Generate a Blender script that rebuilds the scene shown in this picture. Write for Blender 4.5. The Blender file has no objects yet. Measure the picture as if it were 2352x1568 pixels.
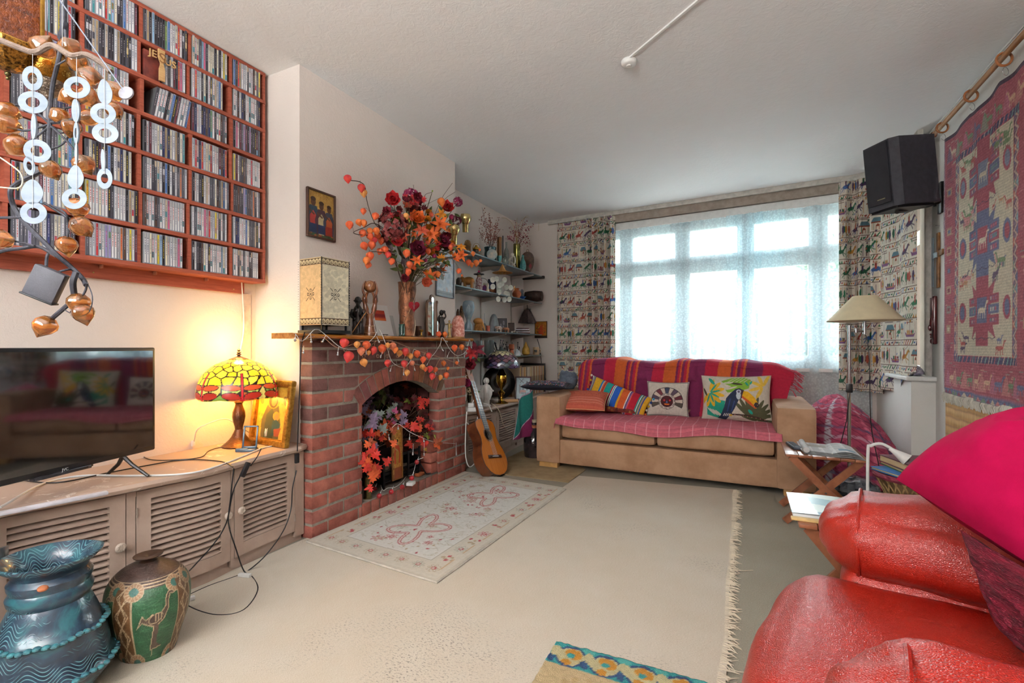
WORLD=11.0; EXPO=0.77; UPFILL=150
import bpy,bmesh,math,random
import numpy as np
from mathutils import Vector,Matrix
from mathutils import noise as mnoise
random.seed(7); rnd=random.random
def ru(a,b): return a+(b-a)*random.random()
sc=bpy.context.scene
COL=sc.collection
PI=math.pi
YAW=math.radians(26.1); CA,SA=math.cos(YAW),math.sin(YAW); F=1090.0; HZ=795.0; CH=1.0
cd=bpy.data.cameras.new('camera'); cam=bpy.data.objects.new('camera',cd); COL.objects.link(cam)
cam.location=(0,0,CH); cam.rotation_euler=(PI/2,0,YAW)
cd.sensor_width=36; cd.lens=36*F/2352; cd.shift_y=(HZ-784)/2352; cd.clip_start=0.02
sc.camera=cam
def C(u,v,d):
 k=(u-1176)/F
 return Vector((d*(-SA+CA*k),d*(CA+SA*k),CH+(HZ-v)/F*d))
def DX(u,x): return x/(-SA+CA*(u-1176)/F)
def DY(u,y): return y/(CA+SA*(u-1176)/F)
def PXx(u,v,x): return C(u,v,DX(u,x))
def PXy(u,v,y): return C(u,v,DY(u,y))
def PXz(u,v,z): return C(u,v,(CH-z)*F/(v-HZ))
def depth(p): return-SA*p[0]+CA*p[1]
def basis(d,up=(0,0,1)):
 d=Vector(d).normalized(); up=Vector(up)
 if abs(d.dot(up))>.97: up=Vector((1,0,0))
 a=up.cross(d).normalized(); b=d.cross(a)
 return a,b,d
class MB:
 def __init__(s): s.v=[]; s.f=[]; s.m=[]; s.c=[]; s.mi=0; s.col=None
 def add(s,vs,fs):
  o=len(s.v); s.v.extend([tuple(p)for p in vs]); s.f.extend([tuple(i+o for i in f)for f in fs])
  s.m.extend([s.mi]*len(fs)); s.c.extend([s.col]*len(fs)); return s
 def box(s,x0,x1,y0,y1,z0,z1,M=None):
  vs=[Vector((x,y,z))for z in(z0,z1)for y in(y0,y1)for x in(x0,x1)]
  if M: vs=[M@p for p in vs]
  return s.add(vs,[(0,2,3,1),(4,5,7,6),(0,1,5,4),(2,6,7,3),(0,4,6,2),(1,3,7,5)])
 def cbox(s,c,sz,M=None):
  T=Matrix.Translation(Vector(c))@(M.to_4x4()if M else Matrix.Identity(4)); a,b,h=[q/2 for q in sz]
  return s.box(-a,a,-b,b,-h,h,T)
 def rbox(s,x0,x1,y0,y1,z0,z1,r=.01,M=None,seg=2):
  bm=bmesh.new(); bmesh.ops.create_cube(bm,size=1)
  for p in bm.verts: p.co=Vector((x0+(x1-x0)*(p.co.x+.5),y0+(y1-y0)*(p.co.y+.5),z0+(z1-z0)*(p.co.z+.5)))
  bmesh.ops.bevel(bm,geom=bm.edges[:],offset=r,segments=seg,affect='EDGES',profile=.5)
  bm.verts.index_update(); vs=[(M@p.co if M else p.co.copy())for p in bm.verts]; fs=[[q.index for q in f.verts]for f in bm.faces]; bm.free()
  return s.add(vs,fs)
 def tube(s,pts,r,n=8,cap=True):
  pts=[Vector(p)for p in pts]; N=len(pts); rs=r if isinstance(r,(list,tuple))else[r]*N
  vs=[]; up=Vector((0,0,1)); pa=None
  for i,p in enumerate(pts):
   t=(pts[min(i+1,N-1)]-pts[max(i-1,0)])
   if t.length<1e-9: t=Vector((0,0,1))
   t.normalize()
   if pa is None: a,b,_=basis(t)
   else:
    a=pa-t*pa.dot(t)
    a=a.normalized()if a.length>1e-6 else basis(t)[0]
    b=t.cross(a)
   pa=a
   for j in range(n):
    q=2*PI*j/n; vs.append(p+a*(math.cos(q)*rs[i])+b*(math.sin(q)*rs[i]))
  fs=[(i*n+j,i*n+(j+1)%n,(i+1)*n+(j+1)%n,(i+1)*n+j)for i in range(N-1)for j in range(n)]
  if cap: fs+=[tuple(range(n))[::-1],tuple((N-1)*n+j for j in range(n))]
  return s.add(vs,fs)
 def cyl(s,a,b,r,r2=None,n=16): return s.tube([a,b],[r,r if r2 is None else r2],n)
 def lathe(s,prof,c=(0,0,0),n=24,M=None,sx=1,sy=1):
  vs=[]; c=Vector(c)
  for r,z in prof:
   for j in range(n):
    q=2*PI*j/n; p=Vector((r*sx*math.cos(q),r*sy*math.sin(q),z)); vs.append(c+(M@p if M else p))
  N=len(prof)
  fs=[(i*n+j,i*n+(j+1)%n,(i+1)*n+(j+1)%n,(i+1)*n+j)for i in range(N-1)for j in range(n)]
  if prof[0][0]>1e-5: fs.append(tuple(range(n))[::-1])
  if prof[-1][0]>1e-5: fs.append(tuple((N-1)*n+j for j in range(n)))
  return s.add(vs,fs)
 def ball(s,c,r,M=None,n=12,m=8):
  r=r if isinstance(r,(list,tuple))else(r,r,r)
  vs=[]; c=Vector(c)
  for i in range(m+1):
   t=PI*i/m
   for j in range(n):
    q=2*PI*j/n; p=Vector((r[0]*math.sin(t)*math.cos(q),r[1]*math.sin(t)*math.sin(q),-r[2]*math.cos(t))); vs.append(c+(M@p if M else p))
  return s.add(vs,[(i*n+j,i*n+(j+1)%n,(i+1)*n+(j+1)%n,(i+1)*n+j)for i in range(m)for j in range(n)])
 def torus(s,c,R,r,M=None,n=24,m=8,e=1.0):
  vs=[]; c=Vector(c)
  for i in range(n):
   t=2*PI*i/n
   for j in range(m):
    q=2*PI*j/m; p=Vector(((R+r*math.cos(q))*math.cos(t),(R*e+r*math.cos(q))*math.sin(t),r*math.sin(q))); vs.append(c+(M@p if M else p))
  return s.add(vs,[(i*m+j,((i+1)%n)*m+j,((i+1)%n)*m+(j+1)%m,i*m+(j+1)%m)for i in range(n)for j in range(m)])
 def prism(s,poly,t,M=None,z0=0):
  n=len(poly); vs=[Vector((x,y,z0))for x,y in poly]+[Vector((x,y,z0+t))for x,y in poly]
  if M: vs=[M@p for p in vs]
  return s.add(vs,[tuple(range(n))[::-1],tuple(range(n,2*n))]+[(i,(i+1)%n,(i+1)%n+n,i+n)for i in range(n)])
 def grid(s,fn,nu,nv,wrap=False):
  vs=[fn(i/(nu if wrap else nu-1),j/(nv-1))for j in range(nv)for i in range(nu)]
  return s.add(vs,[(j*nu+i,j*nu+(i+1)%nu,(j+1)*nu+(i+1)%nu,(j+1)*nu+i)for j in range(nv-1)for i in range(nu if wrap else nu-1)])
 def xf(s,M): s.v=[tuple(M@Vector(p))for p in s.v]; return s
 def mesh(s,name,mats,smooth=True,ang=.7):
  me=bpy.data.meshes.new(name); me.from_pydata(s.v,[],s.f)
  for m in(mats if isinstance(mats,(list,tuple))else[mats]): me.materials.append(m)
  me.polygons.foreach_set('material_index',s.m)
  if any(c is not None for c in s.c):
   at=me.color_attributes.new('Col','FLOAT_COLOR','CORNER'); out=[]
   for f,c in zip(s.f,s.c):
    l=lin(c or(.5,.5,.5)); out+=[l[0],l[1],l[2],1]*len(f)
   at.data.foreach_set('color',out)
  me.polygons.foreach_set('use_smooth',[bool(smooth)]*len(s.f))
  bm=bmesh.new(); bm.from_mesh(me); bmesh.ops.recalc_face_normals(bm,faces=bm.faces)
  if smooth:
   for e in bm.edges:
    if len(e.link_faces)==2 and e.calc_face_angle(0)>ang: e.smooth=False
  bm.to_mesh(me); bm.free(); me.update()
  return me
 def build(s,name,mats,parent=None,smooth=True,loc=None,world=False,ang=.7):
  L=Vector(loc)if loc is not None else None
  if world and parent is not None:
   I=parent['_M']if False else MW[parent.name].inverted(); s.xf(I)
  elif L is not None: s.v=[tuple(Vector(p)-L)for p in s.v]
  o=bpy.data.objects.new(name,s.mesh(name,mats,smooth,ang)); COL.objects.link(o)
  if parent is not None: o.parent=parent; MW[o.name]=MW[parent.name].copy()
  elif L is not None: o.location=L; MW[o.name]=Matrix.Translation(L)
  else: MW[o.name]=Matrix.Identity(4)
  return o
MW={}
def s2l(c): return c/12.92 if c<=.04045 else((c+.055)/1.055)**2.4
def lin(c):
 if isinstance(c,str): c=hx(c)
 return tuple(s2l(max(0,min(1,q)))for q in c[:3])
def hx(h): return tuple(int(h[i:i+2],16)/255 for i in(0,2,4))
def tag(o,label=None,cat=None,group=None,kind=None):
 if label: o['label']=label
 if cat: o['category']=cat
 if group: o['group']=group
 if kind: o['kind']=kind
 return o
def thing(name,label,cat,loc=(0,0,0),rz=0,group=None,rot=None,sc_=None):
 o=bpy.data.objects.new(name,None); COL.objects.link(o); o.empty_display_size=.05
 R=rot.to_4x4()if rot is not None else Matrix.Rotation(rz,4,'Z')
 Mx=Matrix.Translation(Vector(loc))@R
 if sc_: Mx=Mx@Matrix.Scale(sc_,4)
 o.matrix_world=Mx; MW[o.name]=Mx.copy()
 return tag(o,label,cat,group)
def place(o,loc,rz=0,rot=None):
 R=rot.to_4x4()if rot is not None else Matrix.Rotation(rz,4,'Z')
 o.matrix_world=Matrix.Translation(Vector(loc))@R; MW[o.name]=o.matrix_world.copy(); return o
def solo(mb,name,mats,label,cat,loc=None,rz=0,group=None,smooth=True,rot=None,kind=None,ang=.7):
 o=mb.build(name,mats,None,smooth,ang=ang)
 if loc is not None: place(o,loc,rz,rot)
 return tag(o,label,cat,group,kind)
def wsolo(mb,name,mats,label,cat,loc,group=None,smooth=True,kind=None):
 return tag(mb.build(name,mats,None,smooth,loc),label,cat,group,kind)
def struct(mb,name,mat,smooth=False): return tag(mb.build(name,mat,None,smooth),kind='structure')
KIDS={}
def dup(root,loc,rz=0,rot=None,label=None,group=None,mats=None):
 r=root.copy(); COL.objects.link(r); place(r,loc,rz,rot)
 if label: r['label']=label
 if group: r['group']=group
 if root.name not in KIDS: KIDS[root.name]=[(c,[(g)for g in COL.objects if g.parent==c])for c in COL.objects if c.parent==root]
 for c,gs in KIDS[root.name]:
  k=c.copy(); COL.objects.link(k); k.parent=r
  for g in gs:
   d=g.copy(); COL.objects.link(d); d.parent=k
 return r
def newmat(name):
 m=bpy.data.materials.new(name); m.use_nodes=True; nt=m.node_tree
 return m,nt,nt.nodes['Principled BSDF']
def link(nt,a,b): nt.links.new(a,b)
def texc(nt,kind='Object',scale=(1,1,1)):
 t=nt.nodes.new('ShaderNodeTexCoord'); mp=nt.nodes.new('ShaderNodeMapping'); mp.inputs['Scale'].default_value=scale
 link(nt,t.outputs[kind],mp.inputs[0]); return mp.outputs[0]
def noi(nt,vec,s,det=4,rough=.6,dist=0):
 n=nt.nodes.new('ShaderNodeTexNoise'); n.inputs['Scale'].default_value=s; n.inputs['Detail'].default_value=det
 n.inputs['Roughness'].default_value=rough; n.inputs['Distortion'].default_value=dist; link(nt,vec,n.inputs['Vector']); return n.outputs['Fac']
def ramp(nt,fac,stops):
 r=nt.nodes.new('ShaderNodeValToRGB'); link(nt,fac,r.inputs[0]); e=r.color_ramp.elements
 while len(e)<len(stops): e.new(.5)
 for q,(p,c)in zip(e,stops): q.position=p; q.color=(*lin(c),1)
 return r.outputs[0]
def bump(nt,h,b,st,dist=.01):
 n=nt.nodes.new('ShaderNodeBump'); n.inputs['Strength'].default_value=st; n.inputs['Distance'].default_value=dist
 link(nt,h,n.inputs['Height']); link(nt,n.outputs[0],b.inputs['Normal'])
def mixc(nt,fac,a,b,mode='MIX'):
 n=nt.nodes.new('ShaderNodeMix'); n.data_type='RGBA'; n.blend_type=mode
 if isinstance(fac,(int,float)): n.inputs[0].default_value=fac
 else: link(nt,fac,n.inputs[0])
 for i,q in((6,a),(7,b)):
  if isinstance(q,(tuple,str,list)): n.inputs[i].default_value=(*lin(q),1)
  else: link(nt,q,n.inputs[i])
 return n.outputs[2]
MC={}
def mat(c,rough=.6,metal=0,c2=None,ns=20,bs=0,bsc=120,var=.12,emit=0,trans=0,coat=0,stretch=(1,1,1),vc=False,spec=.5,key='',alpha=1,sheen=0,ior=1.45):
 k=(str(c),rough,metal,str(c2),ns,bs,bsc,var,emit,trans,coat,stretch,vc,spec,key,alpha,sheen)
 if k in MC: return MC[k]
 m,nt,b=newmat('m%d'%len(MC)); MC[k]=m
 v=texc(nt,'Object',stretch)
 if vc:
  a=nt.nodes.new('ShaderNodeAttribute'); a.attribute_name='Col'; base=a.outputs['Color']
  if var: base=mixc(nt,1,base,ramp(nt,noi(nt,v,ns),[(.3,(1-var,)*3),(.7,(1,1,1))]),'MULTIPLY')
 else:
  c=hx(c)if isinstance(c,str)else c
  d=hx(c2)if isinstance(c2,str)else(c2 or tuple(q*(1-var)for q in c))
  base=ramp(nt,noi(nt,v,ns),[(.35,d),(.62,c)])
 link(nt,base,b.inputs['Base Color'])
 b.inputs['Roughness'].default_value=rough; b.inputs['Metallic'].default_value=metal; b.inputs['Specular IOR Level'].default_value=spec
 b.inputs['Transmission Weight'].default_value=trans; b.inputs['Coat Weight'].default_value=coat; b.inputs['Alpha'].default_value=alpha; b.inputs['IOR'].default_value=ior
 b.inputs['Coat Roughness'].default_value=.1; b.inputs['Sheen Weight'].default_value=sheen
 if emit: link(nt,base,b.inputs['Emission Color']); b.inputs['Emission Strength'].default_value=emit
 if bs: bump(nt,noi(nt,v,bsc,3),b,bs)
 return m
def vcm(rough=.85,bs=.3,bsc=400,var=.1,ns=60,**k): return mat('',rough,vc=True,bs=bs,bsc=bsc,var=var,ns=ns,**k)
class Cv:
 def __init__(s,W,H,w,h,bg):
  s.W,s.H,s.w,s.h=W,H,w,h; s.a=np.zeros((H,W,3)); s.a[:]=hx(bg)if isinstance(bg,str)else bg
 def win(s,x0,x1,y0,y1):
  i0=max(0,int(x0/s.w*s.W)-1); i1=min(s.W,int(x1/s.w*s.W)+2); j0=max(0,int(y0/s.h*s.H)-1); j1=min(s.H,int(y1/s.h*s.H)+2)
  if i1<=i0 or j1<=j0: return None
  X,Y=np.meshgrid((np.arange(i0,i1)+.5)*s.w/s.W,(np.arange(j0,j1)+.5)*s.h/s.H)
  return(slice(j0,j1),slice(i0,i1)),X,Y
 def put(s,sl,m,c):
  s.a[sl][m]=hx(c)if isinstance(c,str)else c
 def rect(s,x0,x1,y0,y1,c):
  q=s.win(x0,x1,y0,y1)
  if q: sl,X,Y=q; s.put(sl,(X>=x0)&(X<x1)&(Y>=y0)&(Y<y1),c)
 def ell(s,cx,cy,rx,ry,c,a=0,ring=0):
  R=max(rx,ry); q=s.win(cx-R,cx+R,cy-R,cy+R)
  if q:
   sl,X,Y=q; ca,sa=math.cos(a),math.sin(a); U=((X-cx)*ca+(Y-cy)*sa)/rx; V=(-(X-cx)*sa+(Y-cy)*ca)/ry; D=U*U+V*V
   s.put(sl,(D<=1)&(D>=ring*ring),c)
 def poly(s,pts,c):
  xs=[p[0]for p in pts]; ys=[p[1]for p in pts]; q=s.win(min(xs),max(xs),min(ys),max(ys))
  if q:
   sl,X,Y=q; ins=np.zeros(X.shape,bool); n=len(pts)
   for i in range(n):
    x0,y0=pts[i]; x1,y1=pts[(i+1)%n]
    if y0==y1: continue
    ins^=((y0>Y)!=(y1>Y))&(X<(x1-x0)*(Y-y0)/(y1-y0)+x0)
   s.put(sl,ins,c)
 def seg(s,pts,w,c):
  for(x0,y0),(x1,y1)in zip(pts[:-1],pts[1:]):
   q=s.win(min(x0,x1)-w,max(x0,x1)+w,min(y0,y1)-w,max(y0,y1)+w)
   if q:
    sl,X,Y=q; dx,dy=x1-x0,y1-y0; L=dx*dx+dy*dy+1e-12
    t=np.clip(((X-x0)*dx+(Y-y0)*dy)/L,0,1); s.put(sl,(X-x0-t*dx)**2+(Y-y0-t*dy)**2<=w*w/4,c)
 def at(s,u,v): return s.a[min(s.H-1,max(0,int(v*s.H))),min(s.W-1,max(0,int(u*s.W)))]
def linarr(a): a=np.clip(a,0,1); return np.where(a<=.04045,a/12.92,((a+.055)/1.055)**2.4)
def sheet(cv,fn,name,mt,parent=None,loc=None,thick=0,smooth=True,world=False):
 """fn(s,t)->point on the sheet; colours of the woven/printed pattern stored per vertex"""
 W,H=cv.W,cv.H; m=MB(); m.grid(fn,W,H)
 if world and parent is not None: m.xf(MW[parent.name].inverted())
 elif loc is not None: L=Vector(loc); m.v=[tuple(Vector(p)-L)for p in m.v]
 me=bpy.data.meshes.new(name); me.from_pydata(m.v,[],m.f); me.materials.append(mt)
 at=me.color_attributes.new('Col','FLOAT_COLOR','POINT'); c=np.ones((H*W,4)); c[:,:3]=linarr(cv.a).reshape(-1,3); at.data.foreach_set('color',c.ravel())
 me.polygons.foreach_set('use_smooth',[smooth]*len(m.f)); me.update()
 o=bpy.data.objects.new(name,me); COL.objects.link(o); MW[o.name]=Matrix.Identity(4)
 if parent is not None: o.parent=parent; MW[o.name]=MW[parent.name].copy()
 elif loc is not None: o.location=L
 if thick:
  k=o.modifiers.new('thickness','SOLIDIFY'); k.thickness=thick; k.offset=0
 return o
def smooth(pts,n=6):
 P=[Vector(p)for p in pts]; P=[P[0]*2-P[1]]+P+[P[-1]*2-P[-2]]; out=[]
 for i in range(1,len(P)-2):
  a,b,c,d=P[i-1:i+3]
  for k in range(n):
   t=k/n; out.append(.5*((2*b)+(c-a)*t+(2*a-5*b+4*c-d)*t*t+(3*b-a-3*c+d)*t**3))
 return out+[P[-2]]
def text(s,size,mt,parent,M,name='lettering',ext=.0006):
 cu=bpy.data.curves.new(name,'FONT'); cu.body=s; cu.size=size; cu.extrude=ext; cu.align_x='CENTER'; cu.materials.append(mt)
 o=bpy.data.objects.new(name,cu); COL.objects.link(o)
 dg=bpy.context.evaluated_depsgraph_get(); me=bpy.data.meshes.new_from_object(o.evaluated_get(dg)); me.name=name
 bpy.data.objects.remove(o); o=bpy.data.objects.new(name,me); COL.objects.link(o); o.parent=parent; o.matrix_local=MW[parent.name].inverted()@M; return o
# ================================================================ SETTING
plaster=None
def wallmat(c,c2,key,sc_=70,st=.5,dist=.004):
 m,nt,b=newmat(key); v=texc(nt)
 base=ramp(nt,noi(nt,v,2.2,3),[(.3,c2),(.7,c)]); link(nt,base,b.inputs['Base Color']); b.inputs['Roughness'].default_value=.85
 bump(nt,noi(nt,v,sc_,4,.7,.6),b,st,dist); return m
WALL=wallmat('e3d7cf','ddd0c8','wall plaster'); WALLR=wallmat('e2dfda','dcd8d2','pale wall plaster')
CEIL=wallmat('f1f1f2','eeeeef','artex ceiling',28,.3,.008)
WHITE=mat('e6e5e2',.45,var=.05); BEIGE=mat('b3a498',.6,var=.1); OFFW=mat('d5d2cc',.5,var=.08)
ZC=2.475; XL=-2.44; XR=1.15
def yb(x): return 5.30-.075*(x+2.45)
m_,nt,b=newmat('olive carpet'); v=texc(nt)
c1=ramp(nt,noi(nt,v,1.6,5,.6),[(.35,'8b8473'),(.65,'9c9687')])
c2=mixc(nt,.45,c1,ramp(nt,noi(nt,v,260,2),[(.3,'7c7566'),(.7,'b0a998')])); link(nt,c2,b.inputs['Base Color']); b.inputs['Roughness'].default_value=.95
bump(nt,noi(nt,v,300,2),b,.6,.004); FLOORM=m_
struct(MB().box(XL-.1,XR+.1,-1.5,5.9,-.06,0),'floor',FLOORM)
struct(MB().box(XL-.1,XR+.1,-1.5,5.9,ZC,ZC+.08),'ceiling',CEIL)
struct(MB().box(XL-.12,XL,-1.5,5.9,0,ZC),'wall_left',WALL)
FX0,FX1=2.10,2.87
w=MB(); w.box(XL,-2.09,1.74,FX0-.02,0,ZC); w.box(XL,-2.09,FX1+.02,3.225,0,ZC); w.box(XL,-2.09,FX0-.02,FX1+.02,.86,ZC)
struct(w,'wall_chimney',WALL)
w=MB(); w.box(XR,XR+.12,-1.5,4.42,0,ZC); w.box(XR,XR+.12,4.42,5.3,0,.78); w.box(XR,XR+.12,4.42,5.3,2.3,ZC); w.box(XR,XR+.12,4.98,5.3,.78,2.3)
struct(w,'wall_right',WALLR)
struct(MB().box(1.02,XR,4.10,5.10,0,.765),'wall_bay_cheek',WALLR)
struct(MB().rbox(.985,XR,4.07,5.03,.765,.795,.008),'trim_1',WHITE)
def slant(x0,x1,z0,z1,dy0,dy1,mb=None):
 mb=mb or MB(); vs=[]
 for z in(z0,z1):
  for dy in(dy0,dy1):
   for x in(x0,x1): vs.append((x,yb(x)+dy,z))
 return mb.add(vs,[(0,2,3,1),(4,5,7,6),(0,1,5,4),(2,6,7,3),(0,4,6,2),(1,3,7,5)])
WX0,WX1,WZ0,WZ1=-1.76,1.06,.80,2.27
w=MB(); slant(XL,WX0,0,ZC,0,.15,w); slant(WX0,WX1,0,WZ0,0,.15,w); slant(WX1,XR,0,ZC,0,.15,w); slant(WX0,WX1,WZ1+.07,ZC,0,.15,w)
struct(w,'wall_far',WALLR if False else WALL)
struct(slant(WX0-.02,WX1,WZ1,WZ1+.075,-.03,.15),'trim_2',WHITE)
struct(slant(WX0-.05,XR-.2,WZ1+.08,ZC-.035,-.06,-.002),'trim_3',mat('a3968a',.7))
struct(slant(WX0-.02,WX1,WZ0-.03,WZ0,-.06,.12),'trim_4',WHITE)
w=MB(); w.box(XL,-1.9,-1.55,-1.43,0,ZC); w.box(-.4,XR,-1.55,-1.43,0,ZC); w.box(-1.9,-.4,-1.55,-1.43,0,1.1); w.box(-1.9,-.4,-1.55,-1.43,2.35,ZC)
struct(w,'wall_rear',WALL)
FRM=mat('e3e6e8',.4,var=.04,key='winframe')
def glassmat(name,tint=(1,1,1)):
 m,nt,b=newmat(name); nt.nodes.remove(b); o=nt.nodes['Material Output']
 t=nt.nodes.new('ShaderNodeBsdfTransparent'); t.inputs[0].default_value=(*tint,1); g=nt.nodes.new('ShaderNodeBsdfGlossy'); g.inputs['Roughness'].default_value=.02
 mx=nt.nodes.new('ShaderNodeMixShader'); fr=nt.nodes.new('ShaderNodeFresnel'); fr.inputs[0].default_value=1.35
 link(nt,fr.outputs[0],mx.inputs[0]); link(nt,t.outputs[0],mx.inputs[1]); link(nt,g.outputs[0],mx.inputs[2]); link(nt,mx.outputs[0],o.inputs[0]); return m
GLASS=glassmat('pane glass')
xs=[-1.75,-1.16,-.575,.01,.60,1.06]
wr=thing('window_1',None,None,(-.4,yb(-.4)+.06,WZ0)); wr['kind']='structure'
fr=MB()
def fbar(x0,x1,z0,z1,a=.03,b_=.09): slant(x0,x1,z0,z1,a,b_,fr)
fbar(WX0,WX1,WZ0,WZ0+.06); fbar(WX0,WX1,WZ1-.04,WZ1); fbar(WX0,WX1,1.80,1.87)
for x in xs: fbar(x-.03,x+.03,WZ0,WZ1)
for a,c in zip(xs[:-1],xs[1:]):
 for z0,z1 in((WZ0+.06,1.80),(1.87,WZ1-.04)):
  fbar(a+.03,a+.075,z0,z1,.015,.07); fbar(c-.075,c-.03,z0,z1,.015,.07); fbar(a+.075,c-.075,z0,z0+.05,.015,.07); fbar(a+.075,c-.075,z1-.05,z1,.015,.07)
fr.build('window_frame',FRM,wr,False,world=True)
g=MB(); g.add([(WX0,yb(WX0)+.05,WZ0+.02),(WX1,yb(WX1)+.05,WZ0+.02),(WX1,yb(WX1)+.05,WZ1-.02),(WX0,yb(WX0)+.05,WZ1-.02)],[(0,1,2,3)])
g.build('window_pane',GLASS,wr,False,world=True)
wr=thing('window_2',None,None,(XR+.06,4.65,.8)); wr['kind']='structure'
fr=MB()
for y0,y1,z0,z1 in((4.42,4.47,.78,2.3),(4.93,4.98,.78,2.3),(4.42,4.98,.78,.85),(4.42,4.98,2.24,2.3),(4.42,4.98,1.8,1.87)): fr.box(XR+.03,XR+.09,y0,y1,z0,z1)
fr.build('window_frame',FRM,wr,False,world=True); MB().add([(XR+.06,4.42,.8),(XR+.06,4.98,.8),(XR+.06,4.98,2.28),(XR+.06,4.42,2.28)],[(0,1,2,3)]).build('window_pane',GLASS,wr,False,world=True)
wr=thing('window_added',None,None,(-.6,-1.49,.15)); wr['kind']='structure'; fr=MB()  # unseen rear window, added to let fill daylight in from behind
for x in(-1.9,-1.18,-.46): fr.box(x,x+.06,-1.52,-1.46,1.1,2.35)
fr.box(-1.9,-.4,-1.52,-1.46,1.1,1.17); fr.box(-1.9,-.4,-1.52,-1.46,2.28,2.35); fr.build('window_frame',FRM,wr,False,world=True)
MB().add([(-1.9,-1.49,1.1),(-.4,-1.49,1.1),(-.4,-1.49,2.35),(-1.9,-1.49,2.35)],[(0,1,2,3)]).build('window_pane',GLASS,wr,False,world=True)
trk=[(-2.08,yb(-2.08)-.06),(-1,yb(-1)-.07),(0,yb(0)-.08),(.6,yb(.6)-.09),(.88,4.96),(1.0,4.80),(1.05,4.55),(1.07,4.3),(1.075,4.12)]
tp=smooth([(x,y,0)for x,y in trk],8)
def trackp(t):
 q=t*(len(tp)-1); i=min(int(q),len(tp)-2); return tp[i].lerp(tp[i+1],q-i)
m=MB()
def railbox(mb,pts,w_,z0,z1):
 vs=[]
 for i,p in enumerate(pts):
  t=(pts[min(i+1,len(pts)-1)]-pts[max(0,i-1)]).normalized(); n=Vector((-t.y,t.x,0))*w_/2
  for q in(p-n,p+n):
   for z in(z0,z1): vs.append((q.x,q.y,z))
 fs=[]
 for i in range(len(pts)-1):
  a=4*i; b_=a+4
  fs+=[(a,a+1,b_+1,b_),(a+2,b_+2,b_+3,a+3),(a+1,a+3,b_+3,b_+1),(a,b_,b_+2,a+2)]
 fs+=[(0,2,3,1),(4*len(pts)-4,4*len(pts)-3,4*len(pts)-1,4*len(pts)-2)]
 mb.add(vs,fs)
railbox(m,tp,.03,ZC-.045,ZC)
wsolo(m,'curtain_track',mat('c9c4bb',.5),'cream curtain track curving under the ceiling around the bay','curtain track',(0,5,ZC),smooth=False)
m=MB(); m.tube([(x,yb(x)-.045,WZ1-.005)for x in(-1.76,1.0)],.006,8)
wsolo(m,'net_curtain_wire',WHITE,'thin white wire carrying the net curtains across the window head','curtain wire',(0,5.1,WZ1))
a=thing('smoke_alarm','small round white alarm fixed to the ceiling','alarm',(-.536,2.47,ZC))
MB().lathe([(.04,0),(.041,-.006),(.038,-.018),(.03,-.024),(0,-.024)],n=24).build('alarm_cover',WHITE,a); MB().lathe([(.014,-.024),(.013,-.03),(0,-.03)],n=16).build('button',OFFW,a)
e=PXz(1640,-40,ZC-.001)if False else Vector((-.15,2.03,ZC))
m=MB(); p0=Vector((-.53,2.44,ZC)); p1=Vector((-.10,2.10,ZC)); d_=(p1-p0).normalized(); n_=Vector((-d_.y,d_.x,0))*.005
p1=p1+d_*1.2
m.add([p0-n_,p0+n_,p1+n_,p1-n_]+[q+Vector((0,0,-.008))for q in(p0-n_,p0+n_,p1+n_,p1-n_)],[(4,5,6,7),(0,1,5,4),(1,2,6,5),(2,3,7,6),(3,0,4,7)])
wsolo(m,'cable_trunking',WHITE,'thin white cable trunking running over the ceiling from the alarm','cable',p0,smooth=False)
# ================================================================ CD RACK on the left wall
REDW=mat('a85842',.55,c2='8f4432',ns=9,stretch=(3,1,14),bs=.15,bsc=60,key='redwood')
ZB=[1.349,1.512,1.672,1.832,2.0,2.158,2.313,2.462]; YD=[.50,.7166,.926,1.1265,1.3265,1.527,1.70]
XF_=-2.32
rack=thing('media_rack','red-brown wooden wall rack packed with rows of CD cases','shelf',(XL,1.0,1.335))
for z in ZB: MB().rbox(XL+.01,XF_,.2,1.715,z-.009,z+.009,.002).build('shelf',REDW,rack,world=True)
MB().box(XL+.001,XL+.012,.2,1.715,ZB[0],ZB[-1]).build('back_panel',REDW,rack,False,world=True)
for r in range(7):
 for c,y in enumerate(YD):
  yy=y+(0 if c in(6,)else ru(-.008,.008))+(.008 if c==6 else 0)
  MB().box(XL+.012,XF_-.004,yy-.007,yy+.007,ZB[r]+.0085,ZB[r+1]-.0085).build('divider',REDW,rack,False,world=True)
b_=MB(); b_.box(XL+.0005,XL+.022,.1,1.66,1.283,1.340); b_.build('batten',REDW,rack,False,world=True)
for y in(1.02,1.22,1.45): MB().box(XL+.02,XL+.05,y,y+.004,1.325,1.3405).build('bracket',mat('c07a5c',.5),rack,False,world=True)
for y,z in((1.0,1.305),(1.6,1.30)): MB().cyl((XL+.021,y,z),(XL+.025,y,z),.003,n=8).build('screw',mat('c9b36a',.3,.8),rack,world=True)
CDC=[('white','e9e8ea'),('cream','e4dcc4'),('pale grey','cfd0d6'),('black','26242a'),('charcoal','45444c'),('dark grey','5d5f68'),('red','c2383c'),('navy','2c3566'),('blue','3f6fb4'),('yellow','d9c33a'),('orange','cf7c48'),('maroon','6a2c3a'),('teal','3f8f96'),('green','5f8a5a'),('pink','cf5f86'),('tan','a88f68'),('brown','5a4236'),('lilac','9a90c0'),('light blue','8fb6d8'),('beige','c8b49a')]
CDW=[30,11,10,12,8,8,4,5,4,3,3,4,2,2,1.5,3,3,3,2,3]
CDM=vcm(.3,0,var=.05,coat=.2)
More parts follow.
